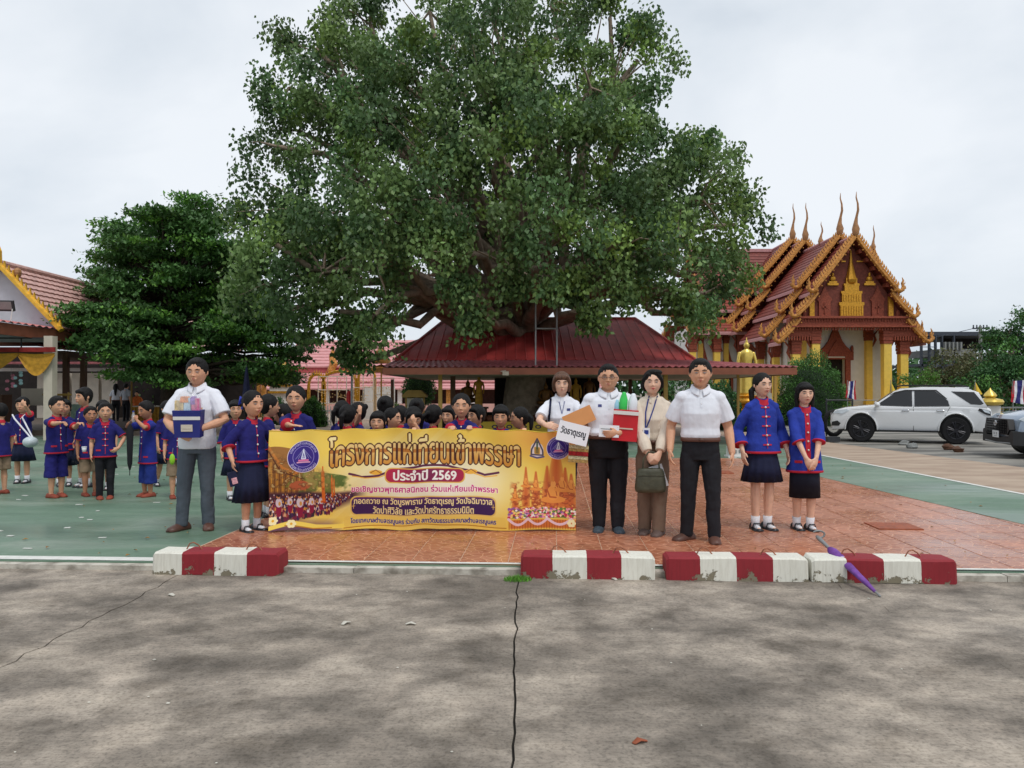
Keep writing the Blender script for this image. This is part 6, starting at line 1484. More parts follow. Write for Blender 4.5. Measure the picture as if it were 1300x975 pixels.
def paint_banner():
    w, h = 1560, 512; c = Canvas(w, h); X, Y = c.X / w, c.Y / h; rs = np.random.RandomState(3)
    def fbm(sx, sy, seed):
        r = np.random.RandomState(seed); o = np.zeros((h, w))
        for k in range(4):
            g = r.rand(int(sy * 2 ** k) + 2, int(sx * 2 ** k) + 2); yy = np.linspace(0, g.shape[0] - 1.001, h); xx = np.linspace(0, g.shape[1] - 1.001, w); yi, xi = yy.astype(int), xx.astype(int); fy, fx = (yy - yi)[:, None], (xx - xi)[None]
            o += ((g[yi][:, xi] * (1 - fx) + g[yi][:, xi + 1] * fx) * (1 - fy) + (g[yi + 1][:, xi] * (1 - fx) + g[yi + 1][:, xi + 1] * fx) * fy) / 2 ** k
        return o / 1.875
    n1 = fbm(6, 3, 1); n2 = fbm(30, 12, 2); n3 = fbm(90, 40, 5)
    base = C3(244, 208, 88)[None, None] * (1 - .0 * X[..., None]) + 0 * X[..., None]
    c.a = base * np.ones((h, w, 3))
    c.blend(np.clip((n1 - .45) * 2.5, 0, 1) * .5, C3(252, 226, 130)); c.blend(np.clip((n1 - .6) * 3, 0, 1) * .35, C3(226, 172, 64)); c.blend(np.clip((X - .72) * 5, 0, 1) * np.clip((.35 - Y) * 4, 0, 1) * .8, C3(240, 160, 84)); c.blend(np.clip(1.5 - np.hypot((X - .5) / .26, (Y - .52) / .34), 0, 1) * (.8 + .2 * n1), C3(238, 234, 214))
    for s_ in (.0, .06, .12): c.blend(c.line([(w * (.1 + s_), h), (w * (.45 + s_), 0)], 26) * .12, C3(255, 250, 210))
    # left: temple eaves and procession
    c.blend(c.ellm(w * .03, h * .45, w * .12, h * .30) * .9, C3(150, 96, 44)); 
    for i in range(16): c.blend(c.line([(w * (.0 + i * .009), h * (.30 + i * .012)), (w * (.0 + i * .009), h * .62)], 5) * .8, C3(226, 160, 60) if i % 2 else C3(96, 52, 30))
    c.blend(c.line([(0, h * .16), (w * .045, h * .36), (w * .12, h * .46), (w * .19, h * .52)], 12), C3(196, 120, 50)); c.blend(c.line([(0, h * .20), (w * .04, h * .40), (w * .12, h * .49)], 6), C3(90, 44, 26))
    c.blend(np.clip((n2 - .42) * 6, 0, 1) * c.ellm(w * .16, h * .55, w * .12, h * .14), C3(92, 112, 50)); c.dot(w * .10, h * .55, w * .035, h * .05, C3(186, 96, 60))
    crowd = np.clip((.32 - X) * 20, 0, 1) * np.clip((Y - .60 - .0 * X) * 30, 0, 1) * np.clip((.96 - Y + (.30 - X) * 0) * 20, 0, 1) * np.clip((1.02 - Y - X * 1.0) * 12, 0, 1)
    c.blend(crowd * .95, C3(70, 36, 52))
    for i in range(420):
        t = rs.rand(); x = rs.rand() * .27 * (1.05 - .35 * t); y = .62 + .24 * t * (1 - x * 1.8); s_ = 3 + 6.5 * t * (1 - x * 2.5); col = [C3(232, 218, 214), C3(210, 160, 120), C3(120, 30, 60), C3(60, 30, 70), C3(214, 150, 60), C3(190, 190, 200)][rs.randint(6)]
        px_, py_ = x * w, y * h; c.dot(px_, py_ + s_ * 1.8, s_ * .9, s_ * 1.5, col); c.dot(px_, py_ + s_ * 4.2, s_ * .9, s_ * 1.8, (C3(110, 26, 56), C3(64, 30, 76), C3(52, 34, 50), C3(150, 60, 60))[i % 4]); c.dot(px_, py_, s_ * .5, s_ * .6, C3(176, 116, 84)); c.dot(px_, py_ - s_ * .45, s_ * .5, s_ * .35, C3(36, 22, 24))
    for (x, s_) in ((.030, 13), (.066, 11), (.098, 14), (.136, 11), (.166, 9)):
        px_, py_ = x * w, h * .665; c.dot(px_, py_ + s_ * 5.2, s_ * 1.1, s_ * 2.8, C3(140, 24, 60)); c.dot(px_, py_ + s_ * 2.2, s_ * 1.25, s_ * 1.9, C3(216, 200, 206)); c.dot(px_ + s_ * .3, py_ + s_ * 2.6, s_ * .5, s_ * .9, C3(214, 150, 70)); c.dot(px_, py_, s_ * .62, s_ * .8, C3(196, 134, 98)); c.dot(px_, py_ - s_ * .55, s_ * .62, s_ * .45, C3(30, 20, 24))
    for (x, y0, y1, ww) in ((.176, .40, .72, 17), (.205, .46, .66, 9), (.212, .48, .64, 6)): c.blend(c.rect(x * w - ww / 2, y0 * h, x * w + ww / 2, y1 * h, 2), C3(226, 112, 42)); c.blend(c.line([(x * w, y0 * h - ww * 1.3), (x * w, y0 * h)], ww * .4), C3(226, 112, 42)); c.blend(c.rect(x * w - ww * .8, y1 * h - 8, x * w + ww * .8, y1 * h, 2), C3(196, 84, 30))
    c.blend(np.clip((Y - .87) * 9, 0, 1) * np.clip((.24 - X) * 20, 0, 1) * .85, C3(86, 50, 90))
    c.blend(c.line([(0, h * .97), (w * .07, h * .93), (w * .15, h * .965), (w * .24, h * .955), (w * .33, h * .99)], 22), C3(250, 220, 96)); c.blend(c.line([(w * .05, h * .955), (w * .14, h * .985), (w * .2, h * .97)], 5), C3(196, 130, 30))
    for (x, y) in ((.012, .90), (.07, .94)):
        for k in range(6): a = k * 1.047; c.dot(x * w + 14 * math.cos(a), y * h + 14 * math.sin(a), 12, 9, C3(254, 244, 190))
        c.dot(x * w, y * h, 7, 7, C3(240, 180, 40))
    # gold ground of the lower scroll
    c.blend(c.rect(w * .24, h * .865, w * .77, h * .975, 18) * .9, C3(240, 204, 96)); c.blend(c.line([(w * .24, h * .98), (w * .48, h * .95), (w * .52, h * .955), (w * .77, h * .975)], 5), C3(190, 130, 40))
    # right: carved candle float
    reg = np.clip((X - .775) * 60, 0, 1)
    for (x, top, ww, bt) in ((.80, .55, 40, .80), (.835, .36, 34, .78), (.868, .40, 40, .78), (.905, .34, 46, .78), (.935, .10, 56, .78), (.965, .36, 46, .78), (.985, .42, 50, .80)):
        c.blend(np.clip((c.Y / h - top) * 60, 0, 1) * np.clip((bt - Y) * 40, 0, 1) * np.clip(1 - np.abs(c.X - x * w) / (ww * (.12 + .55 * np.clip((Y - top) / (.30), 0, 1))), 0, 1) ** .35, C3(206, 100, 44))
    mk = np.clip((X - .78) * 60, 0, 1) * np.clip((Y - .50) * 20, 0, 1) * np.clip((.82 - Y) * 30, 0, 1)
    c.blend(mk * np.clip((n3 - .42) * 8, 0, 1) * .75, C3(150, 58, 26)); c.blend(mk * np.clip((n3 - .60) * 8, 0, 1) * .9, C3(246, 176, 96))
    for (x, y, s_) in ((.925, .56, 34), (.835, .50, 15), (.868, .52, 17), (.955, .50, 24), (.80, .63, 15), (.985, .52, 20)):
        px_, py_ = x * w, y * h; c.dot(px_, py_ + s_ * 2.0, s_ * 1.9, s_ * .55, C3(232, 144, 60)); c.dot(px_, py_ + s_ * 1.0, s_ * .95, s_ * 1.15, C3(236, 152, 66)); c.dot(px_, py_ - s_ * .35, s_ * .42, s_ * .5, C3(240, 160, 76)); c.blend(c.line([(px_, py_ - s_ * .8), (px_, py_ - s_ * 1.4)], s_ * .28), C3(222, 130, 52)); c.blend(c.line([(px_ - s_ * .9, py_ + s_ * .6), (px_ - s_ * .5, py_ + s_ * 1.6), (px_ + s_ * .4, py_ + s_ * 1.7)], s_ * .22), C3(186, 84, 34)); c.blend(c.line([(px_ + s_ * .3, py_ + s_ * .2), (px_ + s_ * .55, py_ + s_ * 1.4)], s_ * .12), C3(170, 72, 30))
    fl = np.clip((X - .775) * 80, 0, 1)
    c.blend(fl * np.clip((Y - .775) * 40, 0, 1) * np.clip((.885 - Y) * 40, 0, 1), C3(70, 84, 40))
    for i in range(330):
        x, y = .775 + rs.rand() * .225, .775 + rs.rand() * .10; col = [C3(236, 150, 170), C3(250, 240, 230), C3(200, 50, 80), C3(250, 210, 120), C3(96, 130, 60), C3(150, 90, 160)][rs.randint(6)]; c.dot(x * w, y * h, 6 + 3 * rs.rand(), 6, col)
    c.blend(fl * np.clip((Y - .885) * 60, 0, 1) * np.clip((.99 - Y) * 60, 0, 1), C3(214, 120, 54))
    for i in range(26): c.blend(c.line([(w * (.78 + i * .0088), h * .90), (w * (.78 + i * .0088), h * .99)], 3) * .7, C3(150, 66, 30))
    for (xa, xb) in ((.778, .842), (.842, .905), (.905, .985)): c.blend(c.line([(w * (xa + (xb - xa) * t / 8), h * (.885 + .06 * math.sin(t / 8 * math.pi))) for t in range(9)], 13), C3(240, 206, 216))
    for k in range(6): a = k * 1.047; c.dot(w * .985 + 13 * math.cos(a), h * .93 + 13 * math.sin(a), 11, 9, C3(254, 244, 190))
    reg = np.clip((.23 - X) * 20, 0, 1) * np.clip((.62 - Y) * 20, 0, 1) * np.clip((Y - .16 - X * 1.2) * 12, 0, 1)
    c.blend(reg * np.clip((n3 - .48) * 7, 0, 1) * .6, C3(84, 48, 26)); c.blend(reg * np.clip((n2 - .5) * 6, 0, 1) * .5, C3(232, 190, 110)); c.blend(reg * np.clip((n3 - .62) * 9, 0, 1) * .6, C3(250, 224, 150))
    # seals
    def seal(cx, cy, r):
        c.dot(cx, cy, r + 3, r + 3, C3(236, 226, 240)); c.dot(cx, cy, r, r, C3(56, 38, 132)); c.blend(c.ellm(cx, cy, r * .70, r * .70) - c.ellm(cx, cy, r * .67, r * .67), C3(170, 160, 220))
        for k in range(-3, 4): c.blend(c.line([(cx, cy - r * .5), (cx + k * r * .17, cy + r * .12)], 2) * .7, C3(216, 226, 240))
        c.blend(c.line([(cx, cy - r * .42), (cx - r * .13, cy + r * .14), (cx + r * .13, cy + r * .14), (cx, cy - r * .42)], 4), C3(232, 240, 250)); c.blend(c.rect(cx - r * .10, cy - r * .05, cx + r * .10, cy + r * .2), C3(232, 240, 250)); c.blend(c.rect(cx - r * .34, cy + r * .18, cx + r * .34, cy + r * .30, 2), C3(226, 120, 170)); c.blend(c.rect(cx - r * .44, cy + r * .32, cx + r * .44, cy + r * .40, 2), C3(236, 170, 196))
        for txt, sg in (('เทศบาลตำบลเรณูนคร', 1), ('จังหวัดนครพนม', -1)):
            V, T = text_tris(txt); lo, hi = V.min(0), V.max(0); span = 2.5 if sg > 0 else 2.1; th = ((V[:, 0] - lo[0]) / (hi[0] - lo[0]) - .5) * span; rr = r * .85 + sg * (V[:, 1] - (lo[1] + hi[1]) / 2) * r * span * .82 / (hi[0] - lo[0])
            P = np.stack([cx + rr * np.sin(th), cy - sg * rr * np.cos(th)], 1); m = np.zeros((h, w), bool)
            for t in T: c.tri(P[t], m)
            c.blend(m.astype(float), C3(226, 220, 244))
    seal(w * .112, h * .26, h * .155); seal(w * .942, h * .165, h * .115)
    cx, cy = w * .872, h * .17                                # emblem with a small shrine in a pointed frame
    c.dot(cx, cy + 10, 34, 44, C3(232, 224, 226)); c.blend(c.line([(cx, cy - 52), (cx - 28, cy + 8), (cx - 30, cy + 34), (cx + 30, cy + 34), (cx + 28, cy + 8), (cx, cy - 52)], 8), C3(84, 78, 96)); c.blend(c.rect(cx - 15, cy - 8, cx + 15, cy + 30, 6), C3(206, 160, 70)); c.blend(c.line([(cx, cy - 34), (cx, cy)], 9), C3(70, 96, 70)); c.blend(c.rect(cx - 8, cy, cx + 8, cy + 26), C3(64, 70, 60)); c.blend(c.line([(cx - 34, cy + 42), (cx, cy + 50), (cx + 34, cy + 42)], 9), C3(92, 86, 130))
    # swash, plaques
    c.blend(c.line([(w * .26, h * .44), (w * .30, h * .475), (w * .35, h * .46), (w * .41, h * .40), (w * .50, h * .36), (w * .58, h * .365), (w * .66, h * .42), (w * .70, h * .455), (w * .745, h * .42)], 11), C3(92, 34, 66)); c.blend(c.line([(w * .27, h * .465), (w * .31, h * .485), (w * .36, h * .47), (w * .42, h * .41)], 5), C3(232, 170, 60)); c.blend(c.line([(w * .61, h * .39), (w * .66, h * .44), (w * .70, h * .475), (w * .74, h * .45)], 5), C3(232, 170, 60))
    for x in (.345, .655): c.dot(w * x, h * .425, 34, 13, C3(236, 176, 62)); c.blend(c.line([(w * x - 26, h * .43), (w * x, h * .40), (w * x + 26, h * .435)], 4), C3(150, 84, 30))
    c.blend(c.rect(w * .374, h * .385, w * .636, h * .535, 30), C3(226, 176, 80)); pl = c.rect(w * .378, h * .396, w * .632, h * .524, 28); c.blend(pl, C3(176, 30, 66)); c.blend(pl * np.clip(1 - np.abs(X - .52) / .12, 0, 1) * .6, C3(86, 26, 76))
    c.blend(c.rect(w * .262, h * .665, w * .738, h * .862, 30), C3(230, 190, 100)); pl = c.rect(w * .266, h * .678, w * .734, h * .850, 27); c.blend(pl, C3(62, 30, 84)); c.blend(pl * np.clip(1 - np.abs(Y - .68) / .06, 0, 1) * .6, C3(130, 60, 120))
    for x in (.272, .728): c.blend(c.line([(w * x - 8, h * .765), (w * x + 8, h * .765)], 3) + c.line([(w * x, h * .74), (w * x, h * .79)], 3), C3(230, 190, 100))
    # lettering
    t = c.text('โครงการแห่เทียนเข้าพรรษา', w * .505, h * .21, w * .62, h * .30, 2, arc=10)
    c.blend(c.grow(t > 0, 7), C3(60, 30, 22)); c.blend(c.grow(t > 0, 4), C3(96, 50, 28)); tt = np.clip((Y - .08) / .26, 0, 1)[..., None]; gold = C3(250, 232, 168) * (1 - tt) + C3(206, 140, 52) * tt; gold = np.where((Y > .19)[..., None] & (Y < .225)[..., None], C3(184, 116, 46), gold); m = t[..., None]; c.a = c.a * (1 - m) + gold * m
    t = c.text('ประจำปี 2569', w * .505, h * .455, w * .205, h * .10, 2); c.blend(t, C3(240, 236, 226))
    t = c.text('ขอเชิญชาวพุทธศาสนิกชน ร่วมแห่เทียนเข้าพรรษา', w * .505, h * .60, w * .475, h * .085, 1); c.blend(c.grow(t > 0, 2) * .9, C3(250, 236, 236)); c.blend(t, C3(196, 40, 116))
    t = c.text('ทอดถวาย ณ วัดบูรพาราม วัดธาตุเรณู วัดปัจฉิมาวาส', w * .50, h * .725, w * .45, h * .082, 1); c.blend(t, C3(244, 224, 160))
    t = c.text('วัดป่าศิวิลัย และวัดป่าศรัทธาธรรมนิมิต', w * .50, h * .805, w * .33, h * .08, 1); c.blend(t, C3(244, 224, 160))
    t = c.text('โดยเทศบาลตำบลเรณูนคร ร่วมกับ สภาวัฒนธรรมเทศบาลตำบลเรณูนคร', w * .50, h * .92, w * .475, h * .07, 1); c.blend(c.grow(t > 0, 1) * .5, C3(250, 240, 200)); c.blend(t, C3(40, 36, 130))
    return c.image('banner_print')
S2L = lambda c: c
BANNER = print_mat('banner_vinyl', paint_banner(), .5)
bx0, bx1, bzt, bzb = -2.405, .640, 1.0, .015
def ban_y(x, z):
    t = (x - bx0) / (bx1 - bx0); s_ = (z - bzb) / (bzt - bzb)
    return 7.60 + .12 * t + .018 * math.sin(t * 19 + 1.2 * s_) * (.4 + .6 * s_) + .03 * math.sin(t * 6.5) * (1 - s_) + .012 * math.sin(t * 41 + s_ * 5) * s_ + (.02 * math.sin(s_ * 7 + t * 4))
def ban_top(t): return bzt + .030 * math.sin(math.pi * t) + .008 * math.cos(t * 46) - .012 * t
def ban_bot(t): return bzb + .015 * math.sin(t * 7) ** 2 + .03 * math.exp(-((t - .5) / .05) ** 2) + .012 * math.sin(t * 23)
bt_ = thing('banner', 'long yellow printed banner held up by the children, with gold title lettering', 'banner')
NX, NZ = 160, 36; vs = []; uvs = []
for j in range(NZ + 1):
    for i in range(NX + 1):
        t, s_ = i / NX, j / NZ; x = bx0 + (bx1 - bx0) * t; z = ban_bot(t) + (ban_top(t) - ban_bot(t)) * s_; vs.append((x, ban_y(x, z), z)); uvs.append((t, s_))
fs = [(j * (NX + 1) + i, j * (NX + 1) + i + 1, (j + 1) * (NX + 1) + i + 1, (j + 1) * (NX + 1) + i) for j in range(NZ) for i in range(NX)]
me = bpy.data.meshes.new('printed_cloth'); me.from_pydata(vs, [], fs); ul = me.uv_layers.new(name='UVMap'); li = np.empty(len(me.loops), np.int32); me.loops.foreach_get('vertex_index', li); ul.data.foreach_set('uv', np.array(uvs, np.float32)[li].ravel())
link('printed_cloth', me, BANNER, bt_, True)
hm_ = MB(); hm_.tube([(bx0 + (bx1 - bx0) * i / 80, ban_y(bx0 + (bx1 - bx0) * i / 80, 1.0) + .004, ban_top(i / 80)) for i in range(81)], .006, 5); hm_.build('top_hem', M('yellow_cloth'), bt_, True)

# ================================================================= the crowd
def at(px, py): p = G(px, py); return p.x, p.y
def loc(o_xy, yaw, wx, wy, wz, H):
    """world offset from the person's feet -> fraction of the height in the person's own axes"""
    v = Matrix.Rotation(-R(yaw), 3, 'Z') @ Vector((wx, wy, 0)); return (v.x / H, v.y / H, wz / H)
def dirl(yaw, d): v = Matrix.Rotation(-R(yaw), 3, 'Z') @ Vector(d); return tuple(v)
# --- adults
MX, MY = at(251, 672)
pm = person('man in a white polo shirt holding a blue gift bag, standing alone at the left', MX, MY, 1.735, yaw=4, build=1.04, arms=[{'w': (-.062, -.155, .575), 'd': (.75, -.25, -.35), 'n': (.1, .9, .5), 'pole': (-.8, .3, -.5), 'curl': .25}, {'w': (.075, -.155, .60), 'd': (-.8, -.2, -.35), 'n': (-.1, .9, .4), 'pole': (.8, .3, -.5), 'curl': .25}],
            top='polo', hem=.475, slv='short', botm=GREY_F, shoem=BRN_L, feet=[(-.088, .0, -28), (.055, .03, 18)], stance=.06, hp=3)
gx, gy_ = at(772, 674)
pg = person('heavy man with glasses in a white polo, carrying a red gift pack', gx, gy_, 1.67, yaw=-3, build=1.25, belly=.022, arms=[{'pole': (-.6, .6, -.4)}, {'w': (.045, -.20, .60), 'd': (-.85, -.3, -.1), 'n': (-.2, .9, .2), 'pole': (.9, .3, -.6), 'curl': .4}],
            hem=.575, glasses=True, shoem=GRY_L, feet=[(-.055, 0, -10), (.055, -.02, 6)], hy=-4, bhem=None)
wx_, wy_ = at(828, 678)
pw = person('smiling woman in a cream blouse holding an olive handbag', wx_, wy_, 1.61, yaw=-6, sex='f', top='blouse', topm=CREAM_F, slv='long', hem=.57, botm=BROWN_F, bhem='wide', hair='wave', smile=True, skin='fair', lip=LIPR, shoem=mat('taupe_shoe', srgb(96, 78, 72), .6, var=.1), build=.95,
            arms=[{'w': (-.035, -.15, .495), 'd': (.4, -.3, -.8), 'n': (.3, .8, 0), 'pole': (-1, .3, -.2), 'curl': .7}, {'w': (.03, -.155, .50), 'd': (-.4, -.3, -.8), 'n': (-.3, .8, 0), 'pole': (1, .3, -.2), 'curl': .7}], feet=[(-.045, .02, -14), (.035, -.03, -20)])
rx_, ry_ = at(889, 686)
pr2 = person('tall man in a white polo and black trousers, arms at his sides', rx_, ry_, 1.705, yaw=-9, build=1.07, hem=.565, shoem=BRN_L, feet=[(-.075, .01, -48), (.07, -.035, 0)], smile=False, arms=[{'w': (-.165, -.03, .50), 'curl': .55}, {'w': (.165, -.03, .49), 'curl': .45}], hy=-4)
cx_, cy_ = at(712, 666)
pc = person('short haired woman in a white polo holding up a name card', cx_ + .01, 8.12, 1.605, yaw=-2, sex='f', top='polo', hem=.50, hair='bob', hairm=HAIRB, skin='fair', bottom='trousers', botm=NAVY_F, build=1.02, shoem=BLK_L,
            arms=[{'w': (-.11, -.27, .665), 'd': (.7, -.5, -.1), 'n': (.2, .8, -.4), 'pole': (-.9, .4, -.7), 'curl': .5}, {'w': (.11, -.26, .645), 'd': (-.5, -.6, .1), 'n': (-.2, .8, -.3), 'pole': (.9, .4, -.8), 'curl': .5}], hp=4)
# --- the two big girls
ax_, ay_ = at(967, 672)
g1 = person('teenage girl with a side ponytail in a cobalt tunic and pleated skirt', ax_, ay_, 1.585, yaw=6, sex='f', top='tunic', topm=COB_F, slv='three', hem=.495, bottom='skirt', botm=NAVY_F, bhem=.31, shoes='maryjane', hair='sidepony_l', build=.92, feet=[(-.045, 0, -6), (.035, 0, 10)], skin='fair', hy=6, smile=True, arms=[{'w': (-.145, -.04, .505)}, {'w': (.15, -.04, .505)}])
bx_, by_ = at(1021, 673)
g2 = person('shorter girl with loose long hair and hands clasped over a red fronted tunic', bx_, by_, 1.49, yaw=-2, sex='f', top='tunic', topm=COB_F, slv='half', hem=.40, bottom='pencil', botm=mat('dark_navy_skirt', srgb(20, 24, 42), .9, var=.15), bhem=.225, shoes='maryjane', hair='bangs_long', trim='placket', build=.95, feet=[(-.045, .03, 4), (.035, 0, 6)], skin='fair', smile=True,
            arms=[{'w': (-.035, -.13, .50), 'd': (.35, -.2, -.9), 'n': (.5, .8, 0), 'pole': (-1, .2, 0), 'curl': .4}, {'w': (.03, -.14, .495), 'd': (-.3, -.2, -.9), 'n': (-.5, .8, 0), 'pole': (1, .2, 0), 'curl': .4}])
GL = 'school children in indigo tunics'
def kid(label, px, fy=None, top=510, depth=None, yaw=0, **kw):
    y = depth if depth else G(px, fy).y; x = (px - CX) / F * y; H = CH + (HY - top) / F * y
    a = dict(kid=True, sex='f', top='tunic', topm=IND_F, slv='short', hem=.42, bottom='skirt', botm=NAVY_F, bhem=.24, shoes='maryjane', hair='pony', group=GL, trim='plain')
    hl = kw.pop('hands', None); a.update(kw)
    if hl:
        arms = []
        for side, q in zip((-1, 1), hl):
            if q is None: arms.append({}); continue
            wx, wy, wz = q[:3]; d = q[3] if len(q) > 3 else (0, -.6, .5); n_ = q[4] if len(q) > 4 else (0, .3, -1)
            arms.append({'w': loc(None, yaw, wx - x, wy - y, wz, H), 'd': dirl(yaw, d), 'n': dirl(yaw, n_), 'curl': q[5] if len(q) > 5 else .9, 'pole': dirl(yaw, ((.5 if side > 0 else -.5), .4, -1))})
        a['arms'] = arms
    return person(label, x, y, H, yaw, **a)
def grip(px_, dx=0.): x = (px_ - CX) / F * 7.68; t = (x - bx0) / (bx1 - bx0); return (x + dx, ban_y(x, 1.0) + .085, ban_top(t) + .005, (0, -.75, .35), (0, .0, -1), .95)
# behind the banner, left to right
kx, ky = at(320, 674)
gr_ = person('girl with a blue hair ribbon and long skirt, standing in front at the banner end', kx, ky, 1.405, yaw=52, kid=True, sex='f', top='tunic', topm=IND_F, slv='half', hem=.50, bottom='skirt', botm=NAVY_F, bhem=.215, shoes='maryjane', hair='pony', group=GL, trim='plain', feet=[(-.05, .0, -6), (.05, .01, 10)],
             arms=[{'w': loc(None, 52, -.125, -.19, .72, 1.405), 'd': dirl(52, (.1, 0, -1)), 'n': dirl(52, (.8, .5, 0)), 'curl': .5}, {'w': loc(None, 52, .19, .07, 1.0, 1.405), 'd': dirl(52, (.7, -.3, .1)), 'n': (0, 0, -1), 'curl': .8}])
kid('girl seen from behind at the banner end, turned to the right, red cuffs', 340, None, 501, 8.6, yaw=120, hair='pony', slv='half')
kid('small child in profile half hidden by the girl leaning on the banner', 361, None, 513, 8.75, yaw=-80, hair='bangs')
kid('girl facing the camera with a forearm laid along the banner top', 376, None, 490, 8.22, yaw=4, hair='bun', slv='half', trim='plain', hands=[(-2.20, 7.73, 1.045, (.9, -.1, -.05), (0, .1, -1), .2), None])
kid('child behind the ponytailed girl, dark hair only', 434, None, 509, 9.2, yaw=150, hair='pony')
kid('girl from behind with a long ponytail and hair clip, left of centre', 441, None, 514, 8.35, yaw=172, hair='pony')
kid('girl turned left with one hand raised to her cheek', 455, None, 511, 9.0, yaw=-60, hair='bun', hands=[(-1.72, 8.75, 1.18, (0, 0, 1), (0, 1, 0), .4), None])
kid('taller girl from behind with a round bun and red collar', 489, None, 503, 9.1, yaw=175, hair='bun')
kid('small girl with a heavy fringe peeping over the banner', 480, None, 522, 8.02, yaw=0, hair='bangs')
kid('girl in profile facing right with a white hair clip', 497, None, 518, 8.5, yaw=70, hair='pony', hands=[None, grip(505)])
kid('child from behind in a dark cap of hair, right of the profile girl', 508, None, 515, 9.0, yaw=160, hair='bun')
kid('girl looking down with a hand at her mouth, gripping the banner', 524, None, 516, 8.12, yaw=18, hair='bangs', hp=20, hands=[grip(529), (-1.0, 7.9, 1.07, (-.3, -.2, .9), (0, 1, 0), .8)])
kid('child from behind with very dark hair above the girl looking down', 529, None, 506, 9.3, yaw=185, hair='bun')
kid('girl from behind with a white bow on her ponytail', 550, None, 514, 8.35, yaw=150, hair='sidepony')
kid('child in a violet collar peering between two heads', 571, None, 515, 8.9, yaw=-25, hair='bangs', hands=None)
kid('tall girl at the centre looking straight ahead with both hands on the banner', 586, None, 500, 8.15, yaw=0, hair='long' if 0 else 'pony', skin='tan', hands=[grip(575), grip(596)])
kid('girl facing left behind the tall centre girl, one hand on the banner', 606, None, 514, 8.45, yaw=-50, hair='bangs', hands=[grip(611), None])
kid('girl with parted fringe looking down right of centre', 636, None, 514, 8.15, yaw=-4, hair='bangs', hp=8)
kid('girl in left profile with a curly ponytail beside the short haired woman', 661, None, 517, 8.3, yaw=-75, hair='pony', hands=[None, grip(666)])
# left group on the green court
kid('boy at the very left edge in khaki shorts and rust shoes', 1, 627, 512, yaw=-110, sex='m', hair='short', bottom='shorts', botm=KHAKI_F, bhem=.27, shoes='leather', shoem=RST_L)
kid('girl with a pale shoulder bag rubbing her eye', 29, 613, 504, yaw=12, hair='bangs', slv='short', hem=.46, bhem=.26, hands=[(-7.52, 11.65, .72, (0, 0, -1), (1, 0, 0), .3), (-7.28, 11.50, 1.19, (-.5, -.1, .7), (-.2, 1, 0), .6)])
kid('boy facing right with a fist held out, in long blue shorts', 72, 631, 503, yaw=62, sex='m', hair='short', bottom='shorts', botm=IND_F, bhem=.20, shoes='leather', shoem=RST_L, hem=.44, trim='plain', hands=[(-5.78, 9.85, 1.00, (1, -.1, .1), (0, 0, -1), 1.2), (-5.70, 10.1, .98, (1, 0, .1), (0, 0, -1), 1.2)])
kid('girl in a navy skirt behind the boy with the outstretched fist', 82, 617, 507, yaw=30, hair='bangs', bhem=.24)
kid('tall girl looking left behind the small boys', 108, 618, 492, yaw=-30, hair='bangs')
kid('small boy in khaki shorts holding something white', 115, 629, 516, yaw=40, sex='m', hair='short', bottom='shorts', botm=KHAKI_F, bhem=.27, shoes='leather', shoem=RST_L, skin='brown', hands=[None, (-5.55, 10.05, .62, (.6, -.5, -.3), (0, 0, 1), .9)])
kid('dark haired child behind the boy in black trousers', 131, 622, 508, yaw=20, hair='bangs')
kid('boy in black trousers and white buttoned tunic with one hand on his hip', 134, 633, 511, yaw=28, sex='m', hair='short', bottom='trousers', botm=BLACK_F, shoes='leather', shoem=RST_L, skin='tan', hem=.44, trim='frogs', arms=[{}, {'w': (.12, -.12, .53), 'd': (-.7, -.3, -.5), 'n': (-.5, .7, 0), 'curl': .6, 'pole': (1, .4, 0)}])
kid('boy in a long bright blue tunic drinking from a bottle', 188, 630, 509, yaw=-32, sex='m', hair='short', bottom='shorts', botm=mat('bright_blue_shorts', srgb(30, 50, 128), .9, var=.12), topm=mat('bright_blue_tunic', srgb(36, 48, 140), .9, var=.12, vs=9), bhem=.14, hem=.35, slv='short', shoes='leather', shoem=RST_L, skin='brown', hp=10, trim='pockets', arms=[{'w': (-.04, -.145, .80), 'd': (.5, -.1, .5), 'n': (.3, .9, 0), 'curl': 1.1, 'pole': (-1, .2, -.6)}, {'w': (.04, -.145, .80), 'd': (-.5, -.1, .5), 'n': (-.3, .9, 0), 'curl': 1.1, 'pole': (1, .2, -.6)}])
kid('girl stepping sideways, half hidden behind the man with the gift bag', 212, 617, 509, yaw=60, hair='bangs', feet=[(-.05, .12, -20), (.06, -.10, 25)], bhem=.27)
kid('boy in khaki shorts mostly hidden behind the man with the gift bag', 226, 632, 514, yaw=20, sex='m', hair='short', bottom='shorts', botm=KHAKI_F, shoes='leather', shoem=RST_L)
kid('girl with a fringe and a pink strap between the man and the ribbon girl', 299, 634, 508, yaw=24, hair='bangs', bhem=.25, slv='half')
